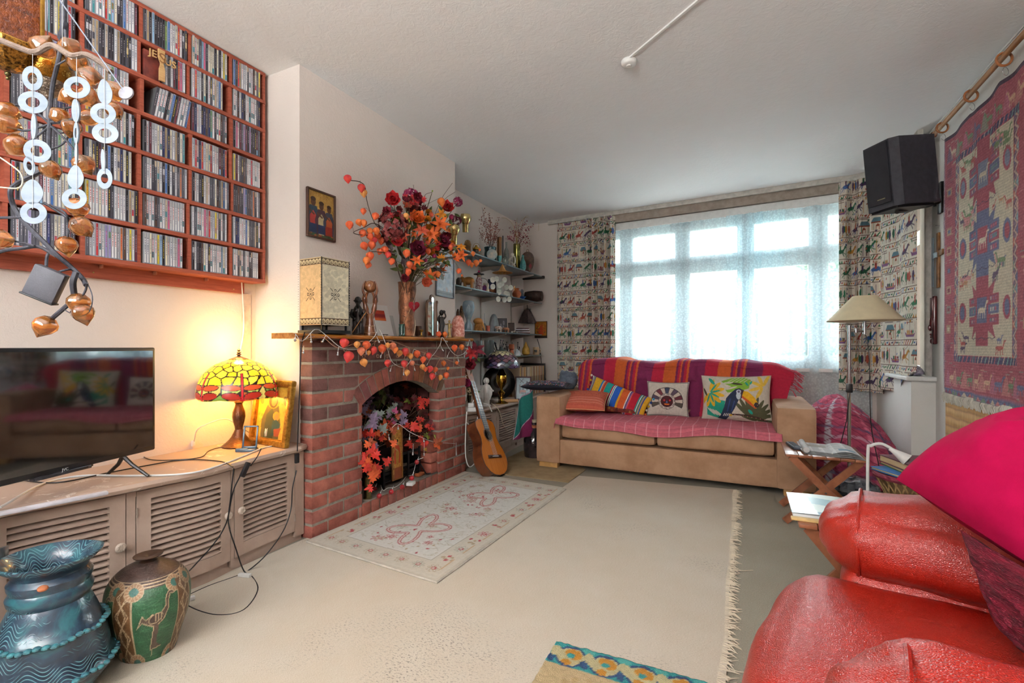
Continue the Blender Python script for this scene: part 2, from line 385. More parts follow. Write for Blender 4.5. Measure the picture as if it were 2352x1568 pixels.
def cdmesh(mb,x0,y0,z0,t,h,col,sd,dep=.105):
 R=random.Random(sd); base=hx(col); lum=sum(base)/3
 mb.col=tuple(.35*q+.32 for q in base); mb.box(x0-dep,x0-.0012,y0,y0+t,z0,z0+h)
 mb.col=(.62,.63,.68)if lum>.4 else(.30,.29,.34)
 mb.box(x0-.0012,x0,y0,y0+t,z0,z0+h)
 n=3; cols=[base]*5
 if R.random()<.25: c2=hx(R.choice(CDC)[1]); k=R.randint(0,4); cols[k]=c2
 if R.random()<.5: cols[4]=tuple(q*.8 for q in base)
 a=z0+.004; hh=(h-.008)/5
 for i,c in enumerate(cols):
  mb.col=c; mb.add([(x0+.0004,y0+t*.17,a+i*hh),(x0+.0004,y0+t*.83,a+i*hh),(x0+.0004,y0+t*.83,a+i*hh+hh),(x0+.0004,y0+t*.17,a+i*hh+hh)],[(0,1,2,3)])
 ink=(.42,.41,.48)if lum>.5 else(.66,.65,.68)
 if R.random()<.2: ink=(.7,.2,.2)if lum>.5 else(.85,.75,.3)
 z=z0+R.uniform(.03,.05)
 while z<z0+h*R.uniform(.7,.9):
  L=R.uniform(.004,.009); mb.col=ink; w=t*R.uniform(.07,.12); yc=y0+t*.5
  mb.add([(x0+.0007,yc-w,z),(x0+.0007,yc+w,z),(x0+.0007,yc+w,z+L),(x0+.0007,yc-w,z+L)],[(0,1,2,3)]); z+=L+R.uniform(.001,.004)
 mb.col=None
CDV={}
def cdproto(ci,k):
 if(ci,k)not in CDV:
  mb=MB(); cdmesh(mb,0,0,0,.0098,.136,CDC[ci][1],ci*31+k*7+1); CDV[(ci,k)]=mb.mesh('cd_case',CDM,smooth=False)
 return CDV[(ci,k)]
ROWN=['bottom','sixth','fifth','fourth','third','second','top']; COLN=['sixth','fifth','fourth','third','second','nearest']
ORD='first second third fourth fifth sixth seventh eighth ninth tenth eleventh twelfth thirteenth fourteenth fifteenth sixteenth seventeenth eighteenth nineteenth twentieth'.split()+['twenty-%s'%q for q in('first','second','third','fourth')]
cds=[]
for r in range(7):
 for c in range(6):
  y=YD[c]+.010; y1=YD[c+1]-.010; k=0
  gap={(1,0): .03,(5,2): 0,(2,2): .02,(4,2): .03,(5,4): .025,(2,4): .0,(0,3): .02,(0,2): .0}.get((r,c),ru(0,.008)); y1-=gap
  fav=random.choices(range(20),CDW)[0]; lean=(r,c)==(4,3)
  if(r,c)==(5,3): y+=.085
  if lean: y+=.03; y1-=.0
  z=ZB[r]+.0095
  while y+.0105<y1:
   ci=random.choices(range(20),CDW)[0]
   if rnd()<.22: ci=fav
   cds.append((y,z,ci,random.randint(0,3),r,c,k,lean,ru(-.004,.001))); y+=.0104 if not lean else.0112; k+=1
vis=[q for q in cds if-8<1176+F*(lambda p: (CA*p[0]+SA*p[1])/depth(p))((XF_,q[0],q[1]))and q[1]<CH+820/F*depth((XF_,q[0],q[1]))]
vis.sort(key=lambda q: depth((XF_,q[0],q[1])))
used=set()
for q in vis[:298]:
 y,z,ci,k,r,c,n,lean,dx=q
 o=bpy.data.objects.new('cd_case',cdproto(ci,k)); COL.objects.link(o)
 M_=Matrix.Translation((XF_+dx,y,z))
 if lean: M_=M_@Matrix.Rotation(-.0,4,'X')@Matrix.Shear('XZ',4,(0,0))@Matrix.Rotation(-.17,4,'X')
 o.matrix_world=M_
 tag(o,'%s CD spine, %s from left, %s rack row, %s column counting from chimney'%(CDC[ci][0],ORD[n],ROWN[r],COLN[c]),'CD case','CD cases standing in the wall rack')
mb=MB()
for q in vis[298:]:
 y,z,ci,k,r,c,n,lean,dx=q
 s=MB(); cdmesh(s,0,0,0,.0098,.136,CDC[ci][1],ci*31+k*7+1); M_=Matrix.Translation((XF_+dx,y,z))
 if lean: M_=M_@Matrix.Rotation(-.17,4,'X')
 s.xf(M_); o_=len(mb.v); mb.v+=s.v; mb.f+=[tuple(i+o_ for i in f)for f in s.f]; mb.m+=s.m; mb.c+=s.c
tag(mb.build('cd_collection',CDM,None,False),'tightly packed CD cases filling the rack columns next to the chimney','CD cases','CD cases standing in the wall rack','stuff')
zc=ZB[5]+.0095; Y0=1.1265+.009
WD=mat('d2ab77',.5,c2='bf9560',ns=15,stretch=(1,1,8))
t=thing('wooden_cross','pale cut-out wooden cross spelling a name, standing before a dark block in the rack','cross',(XF_+.012,Y0+.062,zc))
R_=Matrix.Rotation(PI/2,4,'Z')@Matrix.Rotation(PI/2,4,'X')
m=MB(); P_=[(-.010,0),(.012,0),(.012,.05),(.006,.075),(.010,.10),(.012,.135),(-.014,.135),(-.014,.10),(-.004,.075),(-.010,.05)]; m.prism(P_,.008,R_); m.build('cross_upright',WD,t)
base_=MW[t.name]
text('JE',.042,WD,t,base_@Matrix.Translation((0.002,-.034,.09))@R_,'carved_letters',.003); text('US',.042,WD,t,base_@Matrix.Translation((0.002,.036,.083))@R_,'carved_letters',.003)
text('S',.06,mat('9a6a40',.5),t,base_@Matrix.Translation((.0095,0,.078))@R_,'carved_letters',.0006)
wsolo(MB().rbox(XL+.014,XF_-.005,Y0+.002,Y0+.066,zc,zc+.118,.002),'wooden_block',mat('5c2a26',.4,c2='7d3a30',ns=30),'dark red marbled block behind the wooden cross in the rack','block',(XL+.05,Y0,zc))
zz=ZB[0]+.0095
wsolo(MB().rbox(XF_-.1,XF_-.012,1.085,1.110,zz,zz+.122,.002),'cd_box_set',mat('2a2022',.35,c2='6b4434',ns=25),'dark box set leaning out at the end of a bottom rack compartment','box set',(XF_,1.09,zz))
zz=ZB[3]+.0095
m=MB(); m.box(XL+.0005,XL+.012,1.66,1.705,.50,1.283); wsolo(m,'cable_cover',mat('dcc6b4',.6),'painted cable cover running down the alcove corner behind the lamp','cable cover',(XL,1.68,.5),smooth=False)
m=MB(); m.tube(smooth([(XL+.03,1.64,1.34),(XL+.025,1.655,1.1),(XL+.03,1.62,.9),(XL+.03,1.63,.7),(XL+.03,1.60,.53)],6),.0035,6)
wsolo(m,'white_cable',WHITE,'white cable hanging from rack corner behind the stained glass lamp','cable',(XL,1.65,1.3))
# ================================================================ LOUVRED CUPBOARDS + WORKTOP, left alcove
PAINT=mat('b49e90',.5,c2='a89284',ns=8,bs=.15,bsc=50,key='cupboard paint'); PAINTD=mat('8f7a6e',.6)
def interp(T,y):
 for(a,p),(b,q)in zip(T[:-1],T[1:]):
  if y<=b: t=max(0,(y-a)/(b-a)); t=t*t*(3-2*t)*.35+t*.65; return p+(q-p)*t
 return T[-1][1]
BOW1=[(-.1,-1.80),(.3,-1.88),(.5,-2.02),(.625,-2.07),(1.0,-1.995),(1.216,-1.965),(1.466,-2.0),(1.72,-2.01)]
BOW2=[(3.25,-2.0),(3.6,-1.96),(4.0,-1.95),(4.5,-1.98),(5.1,-2.06)]
def cb(mb,T,y0,y1,z0,z1,a,b,n=None):
 n=n or max(1,int((y1-y0)/.05)); vs=[]
 for i in range(n+1):
  y=y0+(y1-y0)*i/n; x=interp(T,y)
  vs+=[(x-a,y,z0),(x-a,y,z1),(x-b,y,z0),(x-b,y,z1)]
 fs=[(0,2,3,1),(4*n,4*n+1,4*n+3,4*n+2)]
 for i in range(n):
  p=4*i; q=p+4; fs+=[(p,p+1,q+1,q),(p+2,q+2,q+3,p+3),(p+1,p+3,q+3,q+1),(p,q,q+2,p+2)]
 return mb.add(vs,fs)
def cupboard(T,ya,yz,doors,ztop,label,knobs,blk=.04):
 c=thing('louvred_cupboard',label,'cupboard',(XL+.2,(ya+yz)/2,0))
 k=MB(); cb(k,T,ya,yz,.0,.07,blk+.02,blk+.05); cb(k,T,ya,yz,ztop-.03,ztop,blk+.004,blk+.035)
 ed=[ya]+[q for d in doors for q in d]+[yz]
 for i in range(0,len(ed),2):
  if ed[i+1]-ed[i]>.004: cb(k,T,ed[i],ed[i+1],.03,ztop-.01,blk+.002,blk+.03)
 k.build('frame',PAINT,c,False,world=True)
 k=MB(); cb(k,T,ya,yz,.05,ztop-.02,.16,.17); k.build('back_board',PAINTD,c,False,world=True)
 for(a,b),kn in zip(doors,knobs):
  a+=.003; b-=.003; z0,z1=.062,ztop-.012; s=.045; k=MB()
  cb(k,T,a,a+s,z0,z1,blk,blk+.022); cb(k,T,b-s,b,z0,z1,blk,blk+.022); cb(k,T,a+s,b-s,z0,z0+.055,blk,blk+.022); cb(k,T,a+s,b-s,z1-.035,z1,blk,blk+.022)
  d=k.build('door',PAINT,c,False,world=True)
  n=13; k=MB(); p=(z1-z0-.09)/n
  for i in range(n):
   zl=z0+.055+i*p; vs=[]; m_=6
   for j in range(m_+1):
    y=a+s+(b-a-2*s)*j/m_; x=interp(T,y)-blk
    vs+=[(x-.001,y,zl+.002),(x-.001,y,zl+.007),(x-.028,y,zl+p*.72),(x-.028,y,zl+p*.72+.005)]
   fs=[(0,2,3,1)]+[q for j in range(m_)for q in((4*j,4*j+1,4*j+5,4*j+4),(4*j+1,4*j+3,4*j+7,4*j+5),(4*j,4*j+4,4*j+6,4*j+2))]
   k.add(vs,fs)
  k.build('louvre_slats',PAINT,d,False,world=True)
  y=b-.022 if kn[0]>0 else a+.022; x=interp(T,y)-blk; z=kn[1]
  k=MB(); M_=Matrix.Rotation(PI/2,4,'Y'); k.lathe([(.006,0),(.007,.008),(.015,.014),(.018,.02),(.014,.026),(0,.028)],(x,y,z),12,M_)
  for j in range(8): k.ball((x+.025,y+.010*math.cos(j*PI/4),z+.010*math.sin(j*PI/4)),.0045,n=6,m=4)
  k.build('knob',mat('bfae9f',.4),d,world=True)
  hy=a if kn[0]>0 else b
  for z in(.13,ztop-.09): MB().cyl((interp(T,hy)-blk+.002,hy,z-.018),(interp(T,hy)-blk+.002,hy,z+.018),.0035,n=8).build('hinge',mat('a08f82',.4),d,world=True)
 return c
cupboard(BOW1,.18,1.735,[(.22,.56),(.60,.945),(.972,1.325),(1.342,1.680)],.468,'taupe painted bow-fronted cupboard with louvred doors under the television',[(1,.27),(1,.27),(1,.27),(-1,.27)])
def worktop(T,ya,yz,zt,name,label,mt,th=.026,hang=0):
 k=MB(); n=30; N=n+1; vs=[]
 for i in range(N):
  y=ya+(yz-ya)*i/n; x=interp(T,y)+hang
  if yz-y<.05 and T is BOW1: x-=(.05-(yz-y))**2*8
  for xx in(XL+.001,x-.006,x,x-.006,XL+.001): vs.append((xx,y,0))
  for q,z in zip(range(5),(zt,zt,zt-th/2,zt-th,zt-th)): vs[-5+q]=(vs[-5+q][0],y,z)
 fs=[tuple(5*i+q for q in(0,1))+(5*(i+1)+1,5*(i+1))for i in range(n)]
 for i in range(n):
  for q in(1,2,3): fs.append((5*i+q,5*i+q+1,5*i+6+q,5*i+5+q))
 fs+=[(0,1,2,3,4),tuple(5*n+q for q in(4,3,2,1,0))]
 k.add(vs,fs); return wsolo(k,name,mt,label,'worktop',(XL,(ya+yz)/2,zt),smooth=False)
m_,nt,b=newmat('worn worktop'); v=texc(nt); n1=noi(nt,v,7,5,.7,1.5)
link(nt,ramp(nt,n1,[(.60,'b19989'),(.64,'d9cdc2'),(.70,'b8a090')]),b.inputs['Base Color']); b.inputs['Roughness'].default_value=.5; WT=m_
worktop(BOW1,.12,1.738,.495,'worktop','worn taupe worktop with chipped edge carrying the television and lamp',WT)
ZW=.495
def frame2(p0,p1,up=(0,0,1)):
 x=(Vector(p1)-Vector(p0)).normalized(); z=Vector(up); y=z.cross(x).normalized(); z=x.cross(y)
 return Matrix((x,y,z)).transposed()
TL=Vector((-1.95,.435,0)); TR=Vector((-2.17,1.105,0)); Rt=frame2(TL,TR)
tv=thing('television','black flat-screen television on splayed feet, left end of worktop','television',((TL+TR)/2+Vector((0,0,ZW))),rot=Rt)
BLK=mat('0c0b0c',.12,spec=.6,var=0); BLKM=mat('18171a',.4)
W_=(TR-TL).length/2
k=MB(); k.rbox(-W_,W_,0,.022,.082,.50,.006); k.rbox(-W_+.08,W_-.08,.02,.06,.10,.36,.01); k.build('casing',BLKM,tv)
k=MB(); k.box(-W_+.014,W_-.014,-.0015,.001,.102,.487)
sm_,nt,b=newmat('tv screen'); b.inputs['Base Color'].default_value=(.006,.005,.007,1); b.inputs['Roughness'].default_value=.06; b.inputs['Specular IOR Level'].default_value=.9; b.inputs['Coat Weight'].default_value=1; b.inputs['Coat Roughness'].default_value=.03
b.inputs['IOR'].default_value=1.9
k.build('screen',sm_,tv,False)
k=MB(); k.prism([(-.10,0),(-.07,-.012),(.07,-.012),(.10,0)],.006,Matrix.Translation((0,0,.078))); k.rbox(-.09,.09,-.008,.01,.074,.086,.003); k.build('chin_strip',mat('4b4a50',.25,.6),tv)
text('JVC',.013,mat('d8d8dc',.3),tv,MW[tv.name]@Matrix.Translation((0,-.0085,.087))@Matrix.Rotation(PI/2,4,'X'),'logo',.0004)
MB().ball((-.02,-.009,.079),.0016,n=8,m=6).build('standby_light',mat('ff3030',.4,emit=1.5,var=0),tv)
for s in(-1,1):
 for e in(-1,1):
  k=MB(); x=s*(W_-.13); k.tube([(x,.012,.085),(x+s*.01,.012+e*.03,.05),(x+s*.02,.012+e*.09,.006)],[.008,.007,.006],8); k.build('foot',BLKM,tv)
def vor(cv,pts,cols,lw,x0,x1,y0,y1,lead='2a1a10',wrap=False):
 q=cv.win(x0,x1,y0,y1); sl,X,Y=q
 D=[]
 for px,py in pts:
  dx=np.abs(X-px)
  if wrap: dx=np.minimum(dx,cv.w-dx)
  D.append(np.sqrt(dx**2+(Y-py)**2))
 D=np.array(D); idx=D.argmin(0); Ds=np.sort(D,0); cc=np.array([hx(c)for c in cols])
 blk=cc[idx]; blk[(Ds[1]-Ds[0])<lw]=hx(lead); mask=(X>=x0)&(X<x1)&(Y>=y0)&(Y<y1); sub=cv.a[sl]; sub[mask]=blk[mask]; cv.a[sl]=sub
LC=thing('stained_glass_lamp','lit stained glass table lamp with yellow shade and red dragonfly border','lamp',(-2.30,1.55,ZW))
BRZ=mat('6d4a32',.35,.6,c2='4a3020',ns=30,bs=.3,bsc=80)
MB().lathe([(.075,0),(.078,.006),(.06,.02),(.045,.035),(.034,.05),(.022,.075),(.018,.085)],n=24).build('base',BRZ,LC)
k=MB(); k.lathe([(.017,.083),(.019,.10),(.026,.125),(.030,.15),(.028,.175),(.019,.20),(.016,.215),(.022,.222),(.017,.23),(.018,.25),(.026,.256),(.012,.262),(.01,.40)],n=12); k.build('stem',BRZ,LC,ang=.3)
cv=Cv(300,110,6.0,2.0,'f2d21c'); R=random.Random(4)
pts=[(i*.32+R.uniform(-.1,.1)+(j%2)*.16,.75+j*.26+R.uniform(-.07,.07))for j in range(6)for i in range(19)]; YL=['f4d824','f7e03a','edc91c','f1cf2a','f6d640']
vor(cv,pts,[R.choice(YL)for _ in pts],.035,0,6,.55,2.0,wrap=True)
pts=[(i*.2+R.uniform(-.05,.05),R.uniform(0,.5))for i in range(30)]; vor(cv,pts,[R.choice(['7f9a3a','a9b854','6c8a3c','c9b45a','c86a28'])for _ in pts],.04,0,6,.0,.56,wrap=True)
for i in range(6):
 x=.5+i;
 for s in(-1,1):
  for yy,L in((.42,.42),(.16,.40)):
   cv.ell(x+s*L/1.7,yy+.04,L*.55,.12,'2a1a10',s*.12); cv.ell(x+s*L/1.7,yy+.04,L*.52,.09,'c24a1e' if yy>.3 else '9c2416',s*.12)
 cv.ell(x,.1,.07,.09,'b01020'); cv.seg([(x,.15),(x,1.0)],.085,'2a1a10'); cv.seg([(x,.15),(x,1.0)],.055,'d0202c')
for a in(.555,1.62,1.8): cv.rect(0,6,a-.012,a+.012,'2a1a10')
prof=[(.150,.245),(.177,.25),(.1835,.262),(.180,.30),(.168,.34),(.142,.38),(.10,.415),(.045,.437)]
sp=smooth([(r,0,z)for r,z in prof[1:]],6)
def dome(s,t):
 q=t**.68*(len(sp)-1); i=min(int(q),len(sp)-2); p=sp[i].lerp(sp[i+1],q-i); a=s*2*PI
 r=p.x; z=p.z-(.006*abs(math.sin(a*3))if t<.12 else 0); return Vector((r*math.cos(a),r*math.sin(a),z))
GL,nt,b=newmat('lit stained glass'); at_=nt.nodes.new('ShaderNodeAttribute'); at_.attribute_name='Col'; link(nt,at_.outputs[0],b.inputs['Base Color']); b.inputs['Roughness'].default_value=.25
link(nt,at_.outputs[0],b.inputs['Emission Color']); b.inputs['Emission Strength'].default_value=.35; b.inputs['Transmission Weight'].default_value=.0
shade=sheet(cv,dome,'lamp_shade',GL,LC,thick=.003)
k=MB(); k.lathe([(.048,.434),(.046,.44),(.02,.45),(.008,.455),(.007,.46),(.013,.464),(.006,.469),(.011,.474),(.005,.48),(.008,.485),(0,.498)],n=16); k.build('finial',BRZ,LC)
for i in range(6):
 for dx,z,r,c in((0,.263,.006,'d01020'),(.03,.272,.004,'d01020'),(-.03,.272,.004,'d01020')):
  a=2*PI*(.5+i)/6+dx*3; MB().ball((.184*math.cos(a),.184*math.sin(a),z+.0),r,n=8,m=6).build('glass_bead',mat(c,.15,emit=.2,coat=1),LC)
k=MB(); k.ball((0,0,.33),(.022,.022,.03)); k.build('bulb',mat('ffd890',.3,emit=12,var=0),LC)
ld=bpy.data.lights.new('lamp_bulb_light','POINT'); ld.energy=6; ld.color=(1,.52,.10); ld.shadow_soft_size=.04; lo=bpy.data.objects.new('lamp_bulb_light',ld); COL.objects.link(lo); lo.location=(-2.30,1.55,ZW+.27)
ld=bpy.data.lights.new('lamp_glow_light','POINT'); ld.energy=2; ld.color=(1,.62,.2); ld.shadow_soft_size=.03; lo=bpy.data.objects.new('lamp_bulb_light',ld); COL.objects.link(lo); lo.location=(-2.30,1.55,ZW+.52)
GOLD=mat('b98c3c',.3,.75,c2='8f6424',ns=60,bs=.2,bsc=150); GILT=mat('c9a24e',.35,.5,c2='a57c30')
def figures(cv,x,y,s,robe,robe2,halo='d8ac48',skin='b88860'):
 cv.ell(x,y+s*.86,s*.14,s*.14,halo); cv.poly([(x-s*.2,y),(x-s*.24,y+s*.4),(x-s*.12,y+s*.72),(x+s*.12,y+s*.72),(x+s*.24,y+s*.4),(x+s*.2,y)],robe)
 cv.poly([(x-s*.1,y),(x-s*.12,y+s*.45),(x,y+s*.6),(x+s*.14,y+s*.42),(x+s*.1,y)],robe2); cv.ell(x,y+s*.82,s*.085,s*.11,skin); cv.ell(x,y+s*.9,s*.09,s*.06,'3a2418')
 cv.seg([(x-s*.15,y+s*.6),(x+s*.02,y+s*.5)],s*.05,skin)
def picture(name,label,cat,p0,p1,h,lean,fw,fmat,cv,dep=.018,group=None,up0=0,mount=None):
 """framed picture: p0,p1 bottom corners left/right seen from the front, h height, lean back (rad)"""
 R3=frame2(p0,p1).to_4x4()@Matrix.Rotation(-lean,4,'X'); w=(Vector(p1)-Vector(p0)).length
 t=thing(name,label,cat,Vector(p0),rot=R3.to_3x3(),group=group)
 k=MB(); k.rbox(0,w,0,dep,0,fw,fw*.25); k.rbox(0,w,0,dep,h-fw,h,fw*.25); k.rbox(0,fw,0,dep,fw*.8,h-fw*.8,fw*.25); k.rbox(w-fw,w,0,dep,fw*.8,h-fw*.8,fw*.25)
 if fw>.015: k.rbox(fw*.75,w-fw*.75,dep*.3,dep*.6,fw*.75,fw*1.15,.002); k.rbox(fw*.75,w-fw*.75,dep*.3,dep*.6,h-fw*1.15,h-fw*.75,.002)
 k.build('frame',fmat,t); k=MB(); k.box(fw*.5,w-fw*.5,dep*.7,dep*.95,fw*.5,h-fw*.5); k.build('back_board',mat('6b5238',.7),t,False)
 sheet(cv,lambda a,b_: Vector((fw*.9+(w-1.8*fw)*a,dep*.62,fw*.9+(h-1.8*fw)*b_)),'painted_panel',vcm(.35,.05,var=.12,ns=40),t)
 return t
cv=Cv(90,130,.7,1.0,'d0a03a'); R=random.Random(2)
for i in range(140): cv.ell(R.uniform(0,.7),R.uniform(0,1),.03,.015,R.choice(['d8aa44','c6942f','cc9c3a']),R.uniform(0,3))
cv.poly([(.14,0),(.12,.35),(.22,.62),(.35,.75),(.48,.62),(.56,.3),(.54,0)],'5d5230'); cv.poly([(.2,0),(.22,.45),(.34,.58),(.44,.4),(.42,0)],'3e4630'); cv.ell(.35,.72,.15,.15,'b98428'); cv.ell(.35,.71,.10,.13,'4c3a2a'); cv.ell(.36,.70,.06,.085,'a87848')
cv.ell(.45,.44,.08,.08,'b98428'); cv.ell(.45,.43,.045,.055,'a87848'); cv.poly([(.36,.08),(.38,.34),(.46,.38),(.55,.3),(.5,.08)],'2f4b48'); cv.poly([(.44,.08),(.42,.2),(.58,.24),(.54,.08)],'96452a')
for x in(.08,.62): cv.ell(x,.72,.05,.09,'8a6330',.3)
picture('religious_picture','gilt framed golden icon print leaning against the brick chimney side','picture',(-2.345,1.625,ZW+.001),(-2.03,1.60,ZW+.001),.335,.13,.032,GOLD,cv,.03)
# ================================================================ FIREPLACE
RB=random.Random(11)
BRICK,nt,b=newmat('brick'); at_=nt.nodes.new('ShaderNodeAttribute'); at_.attribute_name='Col'; v=texc(nt)
base=mixc(nt,1,at_.outputs[0],ramp(nt,noi(nt,v,14,5,.7),[(.3,(.74,.70,.70)),(.65,(1,1,1))]),'MULTIPLY'); base=mixc(nt,ramp(nt,noi(nt,v,190,3),[(.64,'000000'),(.72,'555555')]),base,'d8c0b0')
link(nt,base,b.inputs['Base Color']); b.inputs['Roughness'].default_value=.85; bump(nt,noi(nt,v,120,5,.75),b,.8,.004)
MORT=mat('9a9286',.95,c2='8b8378',ns=40,bs=.6,bsc=150)
BX0,BX1,BY0,BY1,BZ1=-2.088,-2.0,1.742,3.243,1.036
ARR,ACY,ACZ=.702,(FX0+FX1)/2,.073
def arcz(y,R): q=R*R-(y-ACY)**2; return ACZ+math.sqrt(q)if q>0 else-1
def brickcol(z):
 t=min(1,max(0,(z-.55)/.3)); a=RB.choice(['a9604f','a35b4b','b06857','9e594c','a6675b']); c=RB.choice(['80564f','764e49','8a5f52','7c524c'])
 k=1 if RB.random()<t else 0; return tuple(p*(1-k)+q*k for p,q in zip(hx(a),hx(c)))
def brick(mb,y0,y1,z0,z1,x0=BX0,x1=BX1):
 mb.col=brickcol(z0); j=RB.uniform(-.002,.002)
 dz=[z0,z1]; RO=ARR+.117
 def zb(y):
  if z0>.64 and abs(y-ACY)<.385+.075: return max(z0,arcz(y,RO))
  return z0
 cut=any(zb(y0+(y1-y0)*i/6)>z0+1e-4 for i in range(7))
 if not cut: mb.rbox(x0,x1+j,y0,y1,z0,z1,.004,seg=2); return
 n=8; ys=[y0+(y1-y0)*i/n for i in range(n+1)]
 for a,c in zip(ys[:-1],ys[1:]):
  za,zc_=zb(a),zb(c)
  if min(za,zc_)>=z1-.002: continue
  za,zc_=min(za,z1-.001),min(zc_,z1-.001)
  vs=[(x,y,z)for x in(x0,x1+j)for y,z in((a,za),(c,zc_),(c,z1),(a,z1))]
  mb.add(vs,[(0,1,2,3),(7,6,5,4),(0,4,5,1),(2,6,7,3),(1,5,6,2),(0,3,7,4)])
fp=thing('brick_fireplace','red brick fireplace surround with arched opening and raised hearth','fireplace',(-2.05,2.49,0))
m=MB(); CRS=.0762; L=.2225; r=0; z=.0
while z<BZ1-.03:
 y=BY0-(0 if r%2 else L/2); z1=min(z+CRS-.010,BZ1-.004); seg=[]
 while y<BY1-.01:
  a,c=max(y,BY0),min(y+L-.010,BY1); seg.append((a,c)); y+=L
 for a,c in seg:
  if z<.655:
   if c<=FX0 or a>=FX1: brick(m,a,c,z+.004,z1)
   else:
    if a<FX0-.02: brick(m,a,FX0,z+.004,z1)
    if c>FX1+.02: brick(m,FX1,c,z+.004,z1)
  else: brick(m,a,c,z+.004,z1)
 z+=CRS; r+=1
ha=math.asin(.385/ARR)+.03; N=15
for i in range(N):
 t0=-ha+2*ha*i/N+.006; t1=-ha+2*ha*(i+1)/N-.006; m.col=tuple(q*RB.uniform(.85,1.05)for q in hx(RB.choice(['a8604e','97594a','8f5a4c','a5644f'])))
 ps=[(ACY+R_*math.sin(t),ACZ+R_*math.cos(t))for R_,t in((ARR,t0),(ARR,(t0+t1)/2),(ARR,t1),(ARR+.108,t1),(ARR+.108,t0))]
 x1=BX1+RB.uniform(-.001,.003); vs=[(x,y,z)for x in(BX0,x1)for y,z in ps]; m.add(vs,[(4,3,2,1,0),(5,6,7,8,9)]+[(k,(k+1)%5,(k+1)%5+5,k+5)for k in range(5)])
y=FX0+.003
while y<FX1-.02:
 m.col=brickcol(0); m.rbox(-2.10,-1.999,y,min(y+.066,FX1-.003),.002,.078,.004); y+=.0765
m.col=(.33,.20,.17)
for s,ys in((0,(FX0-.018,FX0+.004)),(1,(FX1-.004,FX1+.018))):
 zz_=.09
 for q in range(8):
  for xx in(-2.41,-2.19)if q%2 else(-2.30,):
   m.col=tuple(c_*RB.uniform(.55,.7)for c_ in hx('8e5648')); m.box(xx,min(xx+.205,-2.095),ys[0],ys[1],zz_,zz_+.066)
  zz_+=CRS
for q,z in enumerate((.088,.164,.240)):
 m.col=brickcol(0); m.rbox(-2.30,-2.012,FX1-.075,FX1-.001,z,z+.068,.004)
m.build('brickwork',BRICK,fp,world=True,ang=.5)
m=MB(); e=.004
for(y0,y1)in((BY0+e,FX0-e),(FX1+e,BY1-e)): m.box(BX0+.001,BX1-e,y0,y1,0,.66)
n=24; ys=[BY0+e+(BY1-BY0-2*e)*i/n for i in range(n+1)]+[FX0,FX1]; ys=sorted(set(ys))
for a,c in zip(ys[:-1],ys[1:]):
 za=max(.66,arcz(a,ARR))if FX0<=a<=FX1 else.66; zc_=max(.66,arcz(c,ARR))if FX0<=c<=FX1 else.66
 vs=[(x,y,z)for x in(BX0+.001,BX1-e)for y,z in((a,za),(c,zc_),(c,BZ1),(a,BZ1))]
 m.add(vs,[(0,1,2,3),(7,6,5,4),(0,4,5,1),(2,6,7,3),(1,5,6,2),(0,3,7,4)])
m.box(-2.42,BX1-.006,FX0+.001,FX1-.001,.001,.074)
m.build('mortar',MORT,fp,False,world=True)
SOOT=mat('3a2e2a',.95,c2='1d1715',ns=6)
m=MB(); m.box(-2.435,-2.415,FX0-.02,FX1+.02,0,.86); m.box(-2.415,-2.095,FX0-.0185,FX0-.001,.07,.86); m.box(-2.415,-2.095,FX1+.001,FX1+.0185,.07,.86); m.box(-2.415,-2.095,FX0-.01,FX1+.01,.84,.858)
m.build('firebox_lining',SOOT,fp,False,world=True)
MB().rbox(-2.41,-2.003,FX0+.002,FX1-.002,.0745,.086,.002).build('hearth_slab',mat('7d7268',.9,c2='675c54',ns=12,bs=.3),fp,world=True)
VARN=mat('b9782f',.22,c2='8a4f1c',ns=10,stretch=(6,.7,6),coat=.6,key='varnish')
m=MB(); P_=[(-2.089,1.037),(-1.940,1.037),(-1.928,1.041),(-1.922,1.051),(-1.928,1.061),(-1.940,1.065),(-2.089,1.065)]
vs=[(x,y,z)for y in(1.575,3.235)for x,z in P_]; n=len(P_); m.add(vs,[tuple(range(n)),tuple(range(n,2*n))[::-1]]+[(i,i+n,(i+1)%n+n,(i+1)%n)for i in range(n)])
wsolo(m,'mantel_shelf',VARN,'orange varnished wooden mantel shelf with rounded nose above the bricks','mantel shelf',(-2.0,2.4,1.037))
ZM=1.0655
IRON=mat('1c1b1d',.5,.5,bs=.2,bsc=200); LOG=mat('8a7a66',.9,c2='5e5044',ns=30,bs=.5)
g=thing('fire_grate','black iron fire basket standing on the hearth under the leaves','grate',(-2.12,2.52,.0865))
k=MB(); y0,y1,xf,xb=-.17,.20,.05,-.13
for z in(.05,.085,.18): k.box(xf-.006,xf+.006,y0,y1,z,z+.016)
for i in range(4): y=y0+(y1-y0)*i/3; k.box(xf+.004,xf+.014,y-.008,y+.008,.03,.21 if i in(0,3)else.20)
k.build('front_bars',IRON,g,False)
k=MB()
for i in range(9): x=xb+(xf-xb)*i/8; k.box(x-.004,x+.004,y0,y1,.036,.044)
k.box(xb,xf,y0,y0+.01,.03,.15); k.box(xb,xf,y1-.01,y1,.03,.15); k.box(xb-.006,xb,y0,y1,.03,.2); k.build('grate_floor',IRON,g,False)
for x in(xb,xf):
 for y in(y0+.01,y1-.01): MB().box(x-.007,x+.007,y-.007,y+.007,0,.05).build('leg',IRON,g,False)
